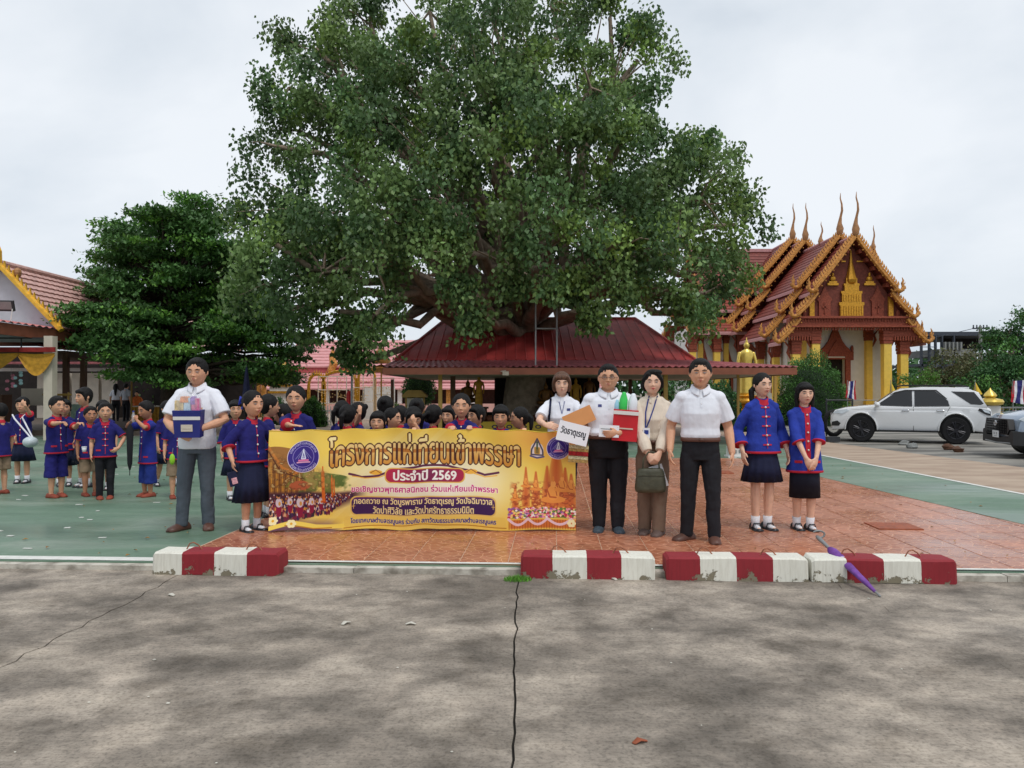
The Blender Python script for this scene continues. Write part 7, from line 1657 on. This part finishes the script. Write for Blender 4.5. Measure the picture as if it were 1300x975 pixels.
# far adults
for (px_, dep, top_, yw, lab, tm_) in ((147, 33.5, 484, 200, 'distant woman in a white shirt and dark trousers standing inside the left hall', WHITE_F), (160, 33, 483, 170, 'distant person in a pale grey shirt beside the woman in the left hall', mat('pale_grey_shirt', srgb(176, 180, 188), .85, var=.05))):
    person(lab, (px_ - CX) / F * dep, dep, 1.62, yw, top='polo', topm=tm_, hem=.56, hair='long' if yw == 200 else 'short', sex='f' if yw == 200 else 'm', face=False, vox=.012, z=.12)
for (px_, dep, lab) in ((842, 23.6, 'monk in an orange robe seated far behind the beige blouse woman'), (174, 31.8, 'person in orange behind the gold draped table')):
    person(lab, (px_ - CX) / F * dep, dep, 1.42, 10, top='polo', topm=mat('orange_robe', srgb(206, 104, 40), .8, var=.1), hem=.47, hair='short', face=False, vox=.012, bottom='pencil', botm=MATS['orange_robe'], bhem=.1)

# ---------------------------------------------------------------- accessories held or worn
def held(name, label, cat, loc_, rot=(0, 0, 0)): o = thing(name, label, cat, loc_); o.rotation_euler = rot; return o
# blue gift bag
o = held('gift_bag', 'royal blue gift bag with colourful packs in its clear top, held by the left man', 'gift bag', (MX + .035, MY - .285, .955), (R(4), 0, R(4))); o.scale = (.9, .95, .95)
BB = mat('blue_bag', srgb(36, 44, 120), .5, var=.1); b = MB(); b.box((0, 0, .13), (.265, .12, .26), taper=1.12); b.build('bag_body', BB, o)
b = MB(); b.box((0, -.062, .20), (.285, .012, .035)); b.build('white_band', M('white_wall'), o)
b = MB(); b.box((.0, -.066, .10), (.12, .01, .07)); b.box((0, -.070, .10), (.09, .008, .012)); b.build('front_label', M('cream_wall'), o)
for (x, z, w_, h_, c_, nm) in ((-.085, .31, .10, .14, (224, 200, 150), 'pack'), (0., .32, .075, .17, (190, 214, 232), 'pack'), (.085, .32, .085, .16, (214, 120, 160), 'pack'), (-.03, .39, .09, .06, (236, 150, 90), 'pack'), (.06, .38, .05, .08, (150, 110, 190), 'pack')):
    b = MB(); b.box((x, -.012, z), (w_, .07, h_), taper=.85); b.build(nm, mat('pack_%d' % c_[1], srgb(*c_), .35, var=.25, vs=30), o)
CLR = mat('clear_plastic', srgb(235, 240, 245), .08, var=0); bs = CLR.node_tree.nodes['Principled BSDF']; bs.inputs['Alpha'].default_value = .22
b = MB(); b.ell((0, -.005, .34), (.15, .06, .13), 16, 10); b.build('clear_cover', CLR, o, True)
for z_, c_ in ((.27, 'white_wall'),): b = MB(); b.box((0, 0, z_), (.30, .135, .018)); b.build('rim', BB, o)
# chest print on the man's shirt
# red gift pack and white envelope
o = held('gift_pack', 'red gift pack with white and green items, held in the heavy man\'s arm', 'gift pack', (gx + .115, gy_ - .30, .925), (0, R(4), R(-6)))
b = MB(); b.box((0, 0, .15), (.235, .11, .30)); b.build('red_box', mat('gift_red', srgb(196, 30, 40), .4, var=.1), o)
b = MB(); b.box((0, -.058, .27), (.24, .012, .035)); b.build('white_band', M('white_wall'), o)
b = MB(); b.box((0, -.058, .12), (.15, .008, .012)); b.build('printed_line', M('cream_wall'), o)
for (x, w_, h_, c_) in ((-.03, .08, .15, (60, 200, 90)), (.06, .09, .14, (224, 230, 236)), (-.09, .05, .08, (150, 200, 220))): b = MB(); b.tube([(x, 0, .29), (x, 0, .29 + h_ * .7), (x, 0, .30 + h_)], [w_ / 2, w_ / 2, w_ * .28], 10); b.build('packed_item', mat('item_%d' % c_[0], srgb(*c_), .4, var=.1), o, True)
o = held('envelope', 'white printed envelope in the heavy man\'s hand', 'envelope', (gx - .035, gy_ - .345, 1.02), (R(-6), R(3), R(-8)))
b = MB(); b.box((0, 0, 0), (.19, .005, .115)); b.build('paper', mat('paper_white', srgb(232, 232, 236), .7, var=.02), o)
b = MB(); [b.box((-.02, -.004, .02 - .022 * i), (.12 - .02 * i, .002, .006)) for i in range(2)]; b.build('printed_lines', M('steel_grey'), o)
# woman's handbag, papers, lanyard
o = held('handbag', 'olive grey soft handbag held before the cream bloused woman', 'handbag', (wx_ - .06, wy_ - .235, .555), (0, 0, R(-4)))
OB = mat('olive_leather', srgb(70, 70, 54), .5, var=.18, vs=14, bump=.3, bs=25); b = MB(); rr = []
b.lathe([(.115, -.115), (.142, -.105), (.15, -.07), (.143, 0), (.128, .08), (.115, .11), (.10, .115)], n=28, sy=.42, wob=lambda w, z: 1 / max(abs(math.cos(w)), abs(math.sin(w))) ** .55); b.build('bag_body', OB, o, 50)
b = MB(); b.tube([(-.075, -.02, .11), (-.07, -.02, .2), (-.02, -.01, .27), (.03, -.01, .27), (.075, -.02, .2), (.08, -.02, .11)], .008, 6); b.build('handle', OB, o, True); b = MB(); b.tube([(-.13, -.05, .05), (0, -.062, .055), (.13, -.05, .05)], .004, 5); b.build('seam', OB, o, True)
o = held('paper_sheets', 'white folded papers held behind the olive handbag', 'papers', (wx_ + .03, wy_ - .165, .585), (0, R(-18), R(-5))); b = MB(); b.box((0, 0, 0), (.13, .006, .22)); b.build('sheet', MATS['paper_white'], o); b = MB(); b.box((-.09, .01, .02), (.14, .005, .17)); b.build('sheet', mat('pale_blue_paper', srgb(196, 200, 222), .7, var=.03), o)
LAN = mat('blue_lanyard', srgb(40, 56, 130), .7, var=.05)
pw.strip([(-.035, 1.36), (-.07, 1.2), (-.075, 1.05)], .012, LAN, 'lanyard', off=.006); pw.strip([(.045, 1.36), (.0, 1.22), (-.065, 1.05)], .012, LAN, 'lanyard', off=.006)
q = pw.front(-.07, 1.0, .012); b = MB(); b.box(q, (.065, .006, .10)); bd = b.build('name_badge', MATS['paper_white'], pw.o); b = MB(); b.box(q + Vector((0, -.004, .01)), (.04, .003, .04)); b.build('badge_photo', LAN, bd)
# card, folder, woven bag, shoulder strap
o = held('name_card', 'white card with Thai writing held over the banner', 'card', (W(727.5, 550, 7.48).x, 7.48, W(727, 550, 7.48).z), (R(-4), R(14), 0))
cc = Canvas(512, 330); cc.a = cc.a * C3(238, 238, 242); t = cc.text('วัดธาตุเรณู', 256, 160, 410, 150, 4); cc.blend(t, C3(30, 30, 42)); CARD = print_mat('card_print', cc.image('card_print'), .6)
def printed_plate(name, w_, h_, th, m_, par, back=None):
    b = MB(); b.box((0, th / 2, 0), (w_, th, h_)); b.build('card_back', back or MATS['paper_white'], par)
    me = bpy.data.meshes.new(name); me.from_pydata([(-w_ / 2, -.0015, -h_ / 2), (w_ / 2, -.0015, -h_ / 2), (w_ / 2, -.0015, h_ / 2), (-w_ / 2, -.0015, h_ / 2)], [], [(0, 1, 2, 3)]); ul = me.uv_layers.new(name='UVMap')
    for i, u in enumerate(((0, 0), (1, 0), (1, 1), (0, 1))): ul.data[i].uv = u
    return link(name, me, m_, par)
printed_plate('written_face', .305, .195, .004, CARD, o)
o = held('folder', 'brown paper envelope folder behind the white name card', 'folder', (W(735, 531, 7.56).x, 7.56, W(735, 531, 7.56).z), (R(-8), R(-24), 0)); b = MB(); b.box((0, 0, 0), (.30, .008, .16)); b.build('folder_cover', mat('manila', srgb(214, 148, 92), .75, var=.06), o)
o = held('woven_bag', 'red and cream woven cloth bag hanging beside the banner end', 'bag', (W(734, 576, 7.56).x, 7.56, W(734, 577, 7.56).z), (0, R(4), 0))
for i, (z_, hh_, c_) in enumerate(((.075, .03, (222, 208, 160)), (.045, .028, (196, 160, 96)), (.01, .04, (182, 40, 44)), (-.03, .03, (226, 214, 170)), (-.062, .03, (196, 160, 96)))): b = MB(); b.box((0, 0, z_), (.19, .05, hh_)); b.build('woven_band', mat('woven_%d' % i, srgb(*c_), .9, col2=srgb(*[int(v * .72) for v in c_]), vs=70, bump=.4, bs=90), o)
pc.strip([(-.115, 1.33), (-.125, 1.2), (-.14, 1.06)], .022, NAVY_F, 'shoulder_strap', off=.006); pc.strip([(-.03, 1.30), (-.012, 1.22), (0, 1.17)], .006, LAN, 'necklace', off=.005); pc.strip([(.03, 1.30), (.012, 1.22), (0, 1.17)], .006, LAN, 'necklace', off=.005)
for p_, sgn in ((pc, .07), (pg, -.09)):
    pos = p_.front(sgn, p_.H * .755, .004); 
    p_.strip([(sgn - .018, p_.H * .755), (sgn + .018, p_.H * .755)], .026, mat('navy_emblem', srgb(70, 76, 130), .8, var=.3, vs=200), 'shirt_emblem', off=.004)
# man's shirt print above the bag
pm.strip([(-.04, 1.225), (.09, 1.225)], .03, mat('orange_print', srgb(236, 178, 120), .8, var=.4, vs=60), 'shirt_print', off=.004)
# collar stripe on the tall man's polo
# ribbon of the banner girl
rb = MB(); Xg = gr_.X; hhg = gr_.hh
for s_ in (-1, 1): rb.tube([Xg @ (Vector((0, .52, .1)) * hhg), Xg @ (Vector((s_ * .22, .5, .22)) * hhg), Xg @ (Vector((s_ * .30, .48, .02)) * hhg), Xg @ (Vector((0, .52, .08)) * hhg)], [(.02 * hhg, .05 * hhg), (.03 * hhg, .10 * hhg), (.03 * hhg, .09 * hhg), (.02 * hhg, .04 * hhg)], 6); rb.tube([Xg @ (Vector((0, .52, .08)) * hhg), Xg @ (Vector((s_ * .12, .58, -.2)) * hhg)], [(.02 * hhg, .04 * hhg), (.02 * hhg, .07 * hhg)], 6)
rb.build('hair_ribbon', mat('blue_ribbon', srgb(40, 60, 170), .5, var=.1), gr_.o, True)
o = held('phone_pouch', 'small dark pouch with pink pattern hanging from the ribbon girl\'s hand', 'pouch', (kx - .10, ky - .24, .55), (0, R(-14), R(20))); b = MB(); b.box((0, 0, 0), (.085, .03, .14)); b.build('pouch_body', NAVY_F, o); b = MB(); b.box((.01, -.018, -.02), (.05, .006, .06)); b.build('pink_patch', mat('pink_patch', srgb(214, 160, 170), .8, var=.3, vs=60), o)
b = MB(); b.tube([(0, 0, .07), (.01, 0, .13), (0, 0, .17)], .004, 5); b.build('wrist_strap', NAVY_F, o)
# drinking bottle and folded black umbrella of the boy, white thing, green toy, shoulder bag
dx_, dy_ = G(188, 630).x, G(188, 630).y
o = held('drink_bottle', 'small clear bottle at the lips of the boy in bright blue', 'bottle', (dx_ - .105, dy_ - .175, 1.0), (R(-20), R(-12), 0)); b = MB(); b.lathe([(.02, 0), (.024, .01), (.024, .09), (.012, .12), (.012, .14)], n=10); b.build('bottle_body', CLR, o, True); b = MB(); b.lathe([(.014, .138), (.014, .155)], n=10); b.build('cap', M('bright_red') if 0 else LAN, o)
o = held('folded_umbrella', 'long folded black umbrella hanging from the drinking boy\'s hands', 'umbrella', (dx_ - .12, dy_ - .24, .40)); b = MB(); b.tube([(0, 0, -.02), (0, 0, .06), (0, 0, .5), (0, 0, .56)], [.01, .03, .045, .02], 10); b.build('folded_canopy', BLACK_F, o, True); b = MB(); b.tube([(0, 0, -.09), (0, 0, .62)], .006, 6); b.build('shaft', M('steel_dark'), o, True)
o = held('snack_cup', 'small white cup in the hand of the small boy in khaki shorts', 'cup', (W(109, 568, 9.93).x, 9.9, .655)); b = MB(); b.lathe([(.022, -.03), (.03, .03)], n=10); b.build('cup_body', MATS['paper_white'], o, True); b = MB(); b.lathe([(.032, .028), (.032, .036)], n=10); b.build('cup_rim', MATS['paper_white'], o)
o = held('green_toy', 'lime green toy hanging beside the man with the gift bag', 'toy', W(219, 583, 9.7)); b = MB(); b.ell((0, 0, 0), (.035, .03, .07), 10, 8); b.build('toy_body', mat('lime', srgb(150, 206, 50), .5, var=.1), o, True); b = MB(); b.tube([(0, 0, .06), (.01, 0, .14)], .004, 5); b.build('string', M('steel_grey'), o)
q = W(39, 561, 11.4); o = held('shoulder_bag', 'pale translucent bag on a long white strap at the hip of the eye rubbing girl', 'bag', q); b = MB(); b.tube([(-.0, -.03, 0), (0, .03, 0)], [(.09, .08)] * 2, 16); b.build('bag_body', mat('pale_bag', srgb(196, 208, 212), .3, var=.1), o, True)
gxk = G(29, 613); b = MB(); b.tube([(.0, 0, .07), (gxk.x - q.x - .03, -.06 + gxk.y - q.y - .09, .34), (gxk.x - q.x - .12, gxk.y - q.y - .06, 1.05 - q.z)], [(.012, .004)] * 3, 6); b.tube([(.03, 0, .07), (gxk.x - q.x + .08, gxk.y - q.y - .14, .36), (gxk.x - q.x + .07, gxk.y - q.y - .06, 1.05 - q.z)], [(.012, .004)] * 3, 6); b.build('strap', SOCK, o, True)
# yellow cloth sign on the altar step
o = thing('altar_sign', 'low yellow cloth sign with dark lettering before the altar', 'sign', (W(648, 540, 22.7).x, 22.7, .36)); cc = Canvas(900, 110); cc.a = cc.a * C3(224, 190, 70); cc.blend(cc.text('ห้ามจุดธูปเทียน', 450, 55, 560, 70, 3), C3(40, 36, 90)) if 0 else None
for i in range(7): cc.blend(cc.ellm(80 + i * 120, 55, 26, 22) - cc.ellm(80 + i * 120, 55, 15, 12), C3(52, 48, 90))
printed_plate('printed_face', 3.2, .3, .01, print_mat('altar_sign_print', cc.image('altar_sign_print'), .7), o, M('yellow_cloth'))

# ================================================================= cars
PAINT = mat('white_car_paint', srgb(226, 228, 230), .22, var=.0, spec=.5, coat=.6); SILV = mat('silver_blue_paint', srgb(150, 164, 182), .25, metal=.35, var=0, coat=.7)
GLS = mat('tinted_glass', (.008, .009, .011, 1), .06, var=0, spec=.6); TRIM = mat('black_trim', (.014, .014, .015, 1), .5, var=.1); TYR = M('tyre_rubber'); CHR = mat('chrome', srgb(210, 212, 216), .15, metal=1, var=0)
LMP = mat('lamp_lens', srgb(196, 204, 210), .1, metal=.2, var=.1, coat=.5); TLR = mat('tail_red', srgb(150, 30, 34), .2, var=.1, coat=.4); RIM = mat('dark_rim', srgb(52, 52, 56), .35, metal=.6, var=.1)
def car_shell(o, outline, hw, name, m, profile, shape):
    """outline (x, z) swept across the width with rounded, drawn-in edges; shape bends every vertex"""
    n = len(outline); cx = sum(p[0] for p in outline) / n; vs = []
    nr = []
    for i in range(n):
        a, c = outline[i - 1], outline[(i + 1) % n]; dx, dz = c[0] - a[0], c[1] - a[1]; l = math.hypot(dx, dz) or 1; nr.append((dz / l, -dx / l))
    ar = sum(outline[i - 1][0] * outline[i][1] - outline[i][0] * outline[i - 1][1] for i in range(n)); sg = -1 if ar > 0 else 1
    for (t, ins) in profile:
        for (x, z), (nx, nz) in zip(outline, nr): vs.append(shape(x + sg * nx * ins, t * hw, z + sg * nz * ins))
    k = len(profile); fs = [(j * n + i, j * n + (i + 1) % n, (j + 1) * n + (i + 1) % n, (j + 1) * n + i) for j in range(k - 1) for i in range(n)] + [tuple(range(n)), tuple(range((k - 1) * n, k * n))]
    b = MB(); b.add(vs, fs); me = b.mesh(name); bm = bmesh.new(); bm.from_mesh(me); bmesh.ops.triangulate(bm, faces=[f for f in bm.faces if len(f.verts) > 4], ngon_method='EAR_CLIP'); bmesh.ops.recalc_face_normals(bm, faces=bm.faces); bm.to_mesh(me); bm.free()
    return link(name, me, m, o, 35)
def arch(cx, r, z0, n=12): return [(cx + r * math.cos(a), z0 + r * math.sin(a)) for a in [math.pi * (1 - i / n) for i in range(n + 1)]] if 0 else [(cx - r * math.cos(math.pi * i / n), max(.30, z0 + r * math.sin(math.pi * i / n))) for i in range(n + 1)]
def wheel(o, x, side, rad, hw, nsp=6):
    w = thing_part = bpy.data.objects.new('wheel', None); COL.objects.link(w); w.parent = o; w.location = (x, side * hw, rad)
    b = MB(); pr = [(.62 * rad, -.11), (.9 * rad, -.115), (rad, -.08), (rad, .08), (.9 * rad, .115), (.62 * rad, .11)]; vs = []; n = 36
    for (r_, y_) in pr:
        for k in range(n): a = 2 * math.pi * k / n; vs.append((r_ * math.cos(a), y_, r_ * math.sin(a)))
    b.add(vs, [(i * n + k, i * n + (k + 1) % n, ((i + 1) % 6) * n + (k + 1) % n, ((i + 1) % 6) * n + k) for i in range(6) for k in range(n)]); b.build('tyre', TYR, w, 40)
    b = MB(); b.tube([(0, side * .02, 0), (0, side * .05, 0)], .60 * rad, 24, flat=True); b.build('rim_dish', TRIM, w, 40)
    b = MB()
    for k in range(nsp):
        for d_ in (-.13, .13): a = 2 * math.pi * k / nsp + .3; b.tube([(0, side * .085, 0), (.62 * rad * math.cos(a + d_), side * .10, .62 * rad * math.sin(a + d_))], [.028, .024], 5)
    b.tube([(.60 * rad * math.cos(t * math.pi / 14), side * .10, .60 * rad * math.sin(t * math.pi / 14)) for t in range(29)], .018, 5, cap=False); b.tube([(0, side * .06, 0), (0, side * .115, 0)], .06, 10, flat=True); b.build('rim', RIM, w, 40)
def side_panel(o, name, m, pts, hwf, off=.006, par=None, both=True):
    for s_ in ((-1, 1) if both else (-1,)):
        b = MB(); n = len(pts); vs = [(x, s_ * (hwf(x, z) + off), z) for x, z in pts] + [(x, s_ * (hwf(x, z) - .03), z) for x, z in pts]
        b.add(vs, [tuple(range(n)), tuple(range(2 * n - 1, n - 1, -1))] + [(i, (i + 1) % n, n + (i + 1) % n, n + i) for i in range(n)]); b.build(name, m, par or o)
def make_suv(label, wx, wy, rz, sc, paint, z0):
    # x forward; nose at +2.35, tail at -2.3; wheels at +1.42 and -1.33
    o = thing('parked_suv', label, 'car', (wx, wy, z0), rz); o.scale = (sc, sc, sc * 1.07); wf, wr, R_ = 1.42, -1.33, .41
    low = [(2.33, .42), (2.38, .62), (2.34, .82), (2.22, .98), (1.9, 1.06), (1.35, 1.12), (1.1, 1.14), (.2, 1.12), (-1.2, 1.13), (-2.15, 1.14), (-2.30, 1.05), (-2.34, .75), (-2.36, .5), (-2.26, .42)]
    out = [(2.33, .36)] + low[0:] + [(-2.2, .36)] + [(wr + .47 * -math.cos(math.pi * i / 12) , .40 + .50 * math.sin(math.pi * i / 12)) for i in range(13)] + [(wr + .55, .36), (wf - .55, .36)] + [(wf + .47 * -math.cos(math.pi * i / 12), .40 + .50 * math.sin(math.pi * i / 12)) for i in range(13)]
    def sh(x, y, z):
        k = 1 - .10 * max(0, (x - 1.5) / .85) ** 2 - .06 * max(0, (-x - 1.6) / .7) ** 2 - .05 * max(0, (z - .75) / .4) ** 2 - .03 * max(0, (.55 - z) / .2)
        return (x, y * k, z)
    prof = [(-1, .07), (-.985, .02), (-.95, 0), (-.6, -.012), (0, -.02), (.6, -.012), (.95, 0), (.985, .02), (1, .07)]
    car_shell(o, out, .92, 'body', paint, prof, sh)
    hw_low = lambda x, z: .92 * (1 - .10 * max(0, (x - 1.5) / .85) ** 2 - .06 * max(0, (-x - 1.6) / .7) ** 2 - .05 * max(0, (z - .75) / .4) ** 2)
    cab = [(1.12, 1.08), (.95, 1.22), (.42, 1.58), (.2, 1.66), (-.4, 1.71), (-1.2, 1.70), (-1.75, 1.64), (-1.98, 1.55), (-2.2, 1.10)]
    hwc = lambda x, z: .87 - .20 * max(0, (z - 1.1) / .6) ** 1.15 - .05 * max(0, (x - .3) / .8)
    car_shell(o, cab, 1.0, 'cabin', paint, [(-1, .04), (-.98, 0), (0, -.015), (.98, 0), (1, .04)], lambda x, y, z: (x, y * hwc(x, z), z))
    side_panel(o, 'side_window', GLS, [(.98, 1.14), (.42, 1.52), (.12, 1.60), (-.10, 1.60), (-.10, 1.13)], hwc); side_panel(o, 'side_window', GLS, [(-.17, 1.13), (-.17, 1.60), (-.75, 1.60), (-1.12, 1.30), (-1.16, 1.14)], hwc)
    side_panel(o, 'rear_quarter_window', GLS, [(-1.22, 1.58), (-1.85, 1.56), (-2.10, 1.22), (-2.02, 1.18), (-1.75, 1.20)], hwc)
    side_panel(o, 'window_shade', TRIM, [(.55, 1.475), (.40, 1.56), (.1, 1.63), (-.8, 1.63), (-1.1, 1.36), (-1.06, 1.36), (-.78, 1.60), (.1, 1.60), (.38, 1.53)], hwc, .02)
    b = MB(); y1_, y2_ = hwc(.9, 1.2) - .05, hwc(.45, 1.55) - .05; b.add([(1.01, -y1_, 1.2), (1.01, y1_, 1.2), (.46, y2_, 1.58), (.46, -y2_, 1.58)], [(0, 1, 2, 3)]); b.build('windscreen', GLS, o)
    b = MB(); b.add([(-2.185, -.72, 1.16), (-2.185, .72, 1.16), (-2.01, .62, 1.54), (-2.01, -.62, 1.54)], [(0, 3, 2, 1)]); b.build('rear_window', GLS, o)
    side_panel(o, 'headlight', LMP, [(2.30, .90), (2.16, .99), (1.86, 1.02), (1.78, .98), (2.0, .88)], hw_low, .012); side_panel(o, 'tail_light', TRIM, [(-2.28, 1.0), (-1.98, 1.08), (-1.95, 1.02), (-2.1, .92), (-2.29, .86)], hw_low, .012); side_panel(o, 'tail_lens', LMP, [(-2.25, 1.0), (-2.05, 1.05), (-2.12, .97), (-2.27, .92)], hw_low, .016)
    side_panel(o, 'fog_light', TRIM, [(2.32, .62), (2.34, .5), (2.1, .5), (2.05, .58), (2.15, .66)], hw_low, .01)
    for xs in ([(.99, .40), (1.00, 1.10)], [(-.13, .40), (-.13, 1.12)], [(-1.18, 1.12), (-1.0, .80), (-.93, .55)]):
        w_ = .006; 
        for s_ in (-1, 1):
            b = MB(); b.tube([(x, s_ * (hw_low(x, z) + .002), z) for x, z in xs], w_, 4); b.build('door_seam', TRIM, o)
    for x_ in (-.0, -1.0):
        for s_ in (-1, 1): b = MB(); b.tube([(x_ + .0, s_ * (hw_low(x_, 1.0) + .025), 1.0), (x_ + .2, s_ * (hw_low(x_, 1.0) + .025), 1.0)], [(.016, .02)] * 2, 8); b.build('door_handle', CHR, o, True)
    for s_ in (-1, 1):
        b = MB(); b.ell((.93, s_ * 1.02, 1.17), (.09, .12, .085), 12, 8); b.build('wing_mirror', paint, o, True)
        b = MB(); b.tube([(.35, s_ * .62, 1.73), (.2, s_ * .63, 1.76), (-1.5, s_ * .62, 1.76), (-1.7, s_ * .6, 1.72)], .022, 6); b.build('roof_rail', TRIM, o, True)
        b = MB(); b.box((.05, s_ * .93, .37), (1.75, .12, .05)); b.build('side_step', TRIM, o)
        for c_ in (wf, wr):
            b = MB(); pts = [(c_ + .49 * math.cos(math.pi * t / 14), s_ * (hw_low(c_, .7) + .01), .40 + .53 * math.sin(math.pi * t / 14)) for t in range(15)]; b.tube(pts, [(.022, .04)] * 15, 6); b.build('wheel_arch_flare', paint, o, True)
            wheel(o, c_, s_, R_, .83)
    for c_ in (wf, wr): b = MB(); b.tube([(c_, -.80, .5), (c_, .80, .5)], .455, 20, flat=True); b.build('wheel_well', TRIM, o)
    b = MB(); b.box((0, 0, .40), (4.2, 1.5, .14)); b.build('underbody', TRIM, o); b = MB(); b.box((2.36, 0, .80), (.03, 1.1, .2)); b.build('grille', CHR, o); b = MB(); b.box((-2.37, 0, .8), (.02, .5, .12)); b.build('number_plate', M('paper_white') if 'paper_white' in MATS else PAINT, o)
    b = MB(); b.box((-1.55, 0, 1.685), (.4, .9, .05)); b.build('roof_spoiler', paint, o); b = MB(); b.tube([(-1.8, .0, 1.66), (-1.95, 0, 1.8)], .01, 4); b.build('aerial', TRIM, o)
    for s_ in (-1, 1): b = MB(); b.box((-1.62, s_ * (hw_low(-1.6, .98) + .001), .99), (.17, .008, .15)); b.build('fuel_flap', paint, o)
    return o
fw, rw = G(1093, 561, -.035), G(1213, 564, -.035); d_ = fw - rw; scv = d_.length / 2.75; ang = math.atan2(d_.y, d_.x)
mid = (fw * 1.33 + rw * 1.42) / 2.75
nrm = Vector((-math.sin(ang), math.cos(ang), 0)); nrm = nrm if nrm.y > 0 else -nrm
mid = mid + nrm * .83 * scv
make_suv('white SUV with black wheels and tinted windows parked before the temple', mid.x, mid.y, ang, scv, PAINT, -.035)
# silver crossover cut by the right edge
def make_cross():
    h_ = math.radians(167); o = thing('parked_crossover', 'silver blue crossover with a black grille at the right edge of the car park', 'car', (12.95, 16.55, -.035), h_)
    out = [(2.05, .28), (2.2, .34), (2.24, .55), (2.2, .78), (2.1, .90), (1.8, .985), (1.2, 1.03), (.9, 1.06), (-1.5, 1.08), (-2.1, 1.06), (-2.22, .8), (-2.2, .34)] + [(-1.3 - .42 * math.cos(math.pi * i / 12), .34 + .42 * math.sin(math.pi * i / 12)) for i in range(13)] + [(1.35 - .42 * math.cos(math.pi * i / 12), .34 + .42 * math.sin(math.pi * i / 12)) for i in range(13)]
    k = lambda x, z: 1 - .12 * max(0, (x - 1.5) / .75) ** 2 - .05 * max(0, (z - .75) / .35) ** 2
    car_shell(o, out, .91, 'body', SILV, [(-1, .06), (-.98, .015), (-.94, 0), (0, -.02), (.94, 0), (.98, .015), (1, .06)], lambda x, y, z: (x - .10 * (abs(y) / .9) ** 2 * max(0, (x - 1.4) / .8), y * k(x, z), z))
    hwc = lambda x, z: .84 - .19 * max(0, (z - 1.05) / .55) ** 1.1
    car_shell(o, [(1.0, 1.0), (.35, 1.42), (-.2, 1.56), (-1.2, 1.55), (-1.8, 1.42), (-2.1, 1.05)], 1, 'cabin', SILV, [(-1, .04), (-.98, 0), (.98, 0), (1, .04)], lambda x, y, z: (x, y * hwc(x, z), z))
    side_panel(o, 'side_window', GLS, [(.85, 1.08), (.3, 1.38), (-.15, 1.48), (-.3, 1.48), (-.3, 1.08)], hwc); side_panel(o, 'side_window', GLS, [(-.36, 1.08), (-.36, 1.48), (-1.2, 1.47), (-1.6, 1.12)], hwc)
    b = MB(); b.add([(.99, -.76, 1.08), (.99, .76, 1.08), (.38, .66, 1.42), (.38, -.66, 1.42)], [(0, 1, 2, 3)]); b.build('windscreen', GLS, o)
    b = MB(); b.prism([(-.70, .62), (-.60, .84), (.60, .84), (.70, .62), (.56, .50), (-.56, .50)], 'x', 2.14, 2.262); gr = b.build('grille', TRIM, o)
    b = MB()
    for i in range(6): b.box((2.27, 0, .53 + i * .055), (.012, 1.16 - abs(i - 3) * .06, .014))
    for i in range(13): b.box((2.268, -.54 + i * .09, .67), (.01, .012, .30))
    b.build('grille_mesh', GLS, gr)
    b = MB(); pts = [(2.285, .085 * math.cos(t * math.pi / 8), .74 + .055 * math.sin(t * math.pi / 8)) for t in range(17)]; b.tube(pts, .008, 5); b.tube([(2.285, .05 * math.cos(t * math.pi / 6), .755 + .02 * math.sin(t * math.pi / 6)) for t in range(13)], .007, 5); b.tube([(2.285, .022 * math.cos(t * math.pi / 6), .74 + .05 * math.sin(t * math.pi / 6)) for t in range(13)], .007, 5); b.build('oval_emblem', CHR, gr, True)
    b = MB(); b.prism([(-.86, .30), (-.84, .58), (-.72, .60), (-.6, .46), (.6, .46), (.72, .60), (.84, .58), (.86, .30)], 'x', 1.9, 2.25); b.build('lower_bumper', TRIM, o); b = MB(); b.tube([(2.24, -.7, .33), (2.28, 0, .31), (2.24, .7, .33)], .018, 6); b.build('bumper_strip', M('steel_grey'), o)
    pl_ = bpy.data.objects.new('number_plate', None); COL.objects.link(pl_); pl_.parent = o; pl_.location = (2.285, 0, .50); pl_.rotation_euler = (0, 0, R(90))
    cc = Canvas(340, 150); cc.a = cc.a * C3(226, 228, 230); cc.blend(cc.text('กข 8', 170, 62, 200, 78, 3), C3(40, 44, 60)) if 0 else None
    for x_ in (80, 120, 210, 250): cc.blend(cc.rect(x_ - 12, 36, x_ + 12, 86, 6) - cc.rect(x_ - 4, 52, x_ + 4, 74, 2), C3(60, 64, 84))
    for x_ in range(90, 260, 22): cc.blend(cc.rect(x_ - 7, 108, x_ + 7, 126, 2) * .6, C3(80, 84, 100))
    printed_plate('plate_print', .34, .15, .01, print_mat('plate_print', cc.image('plate_print'), .5), pl_)
    side_panel(o, 'headlight', LMP, [(2.12, .84), (1.98, .93), (1.62, .96), (1.70, .86), (2.0, .78)], lambda x, z: .91 * k(x, z) - .0, .012)
    for s_ in (-1, 1):
        for c_ in (1.35, -1.3): wheel(o, c_, s_, .34, .80, 5)
        b = MB(); pts = [(1.35 + .43 * math.cos(math.pi * t / 12), s_ * .905, .34 + .44 * math.sin(math.pi * t / 12)) for t in range(13)]; b.tube(pts, [(.03, .04)] * 13, 6); b.build('wheel_arch_trim', TRIM, o, True)
        b = MB(); b.ell((.85, s_ * .98, 1.08), (.08, .11, .07), 10, 8); b.build('wing_mirror', SILV, o, True)
    for c_ in (1.35, -1.3): b = MB(); b.tube([(c_, -.78, .42), (c_, .78, .42)], .39, 18, flat=True); b.build('wheel_well', TRIM, o)
    b = MB(); b.box((0, 0, .33), (3.9, 1.5, .12)); b.build('underbody', TRIM, o)
make_cross()
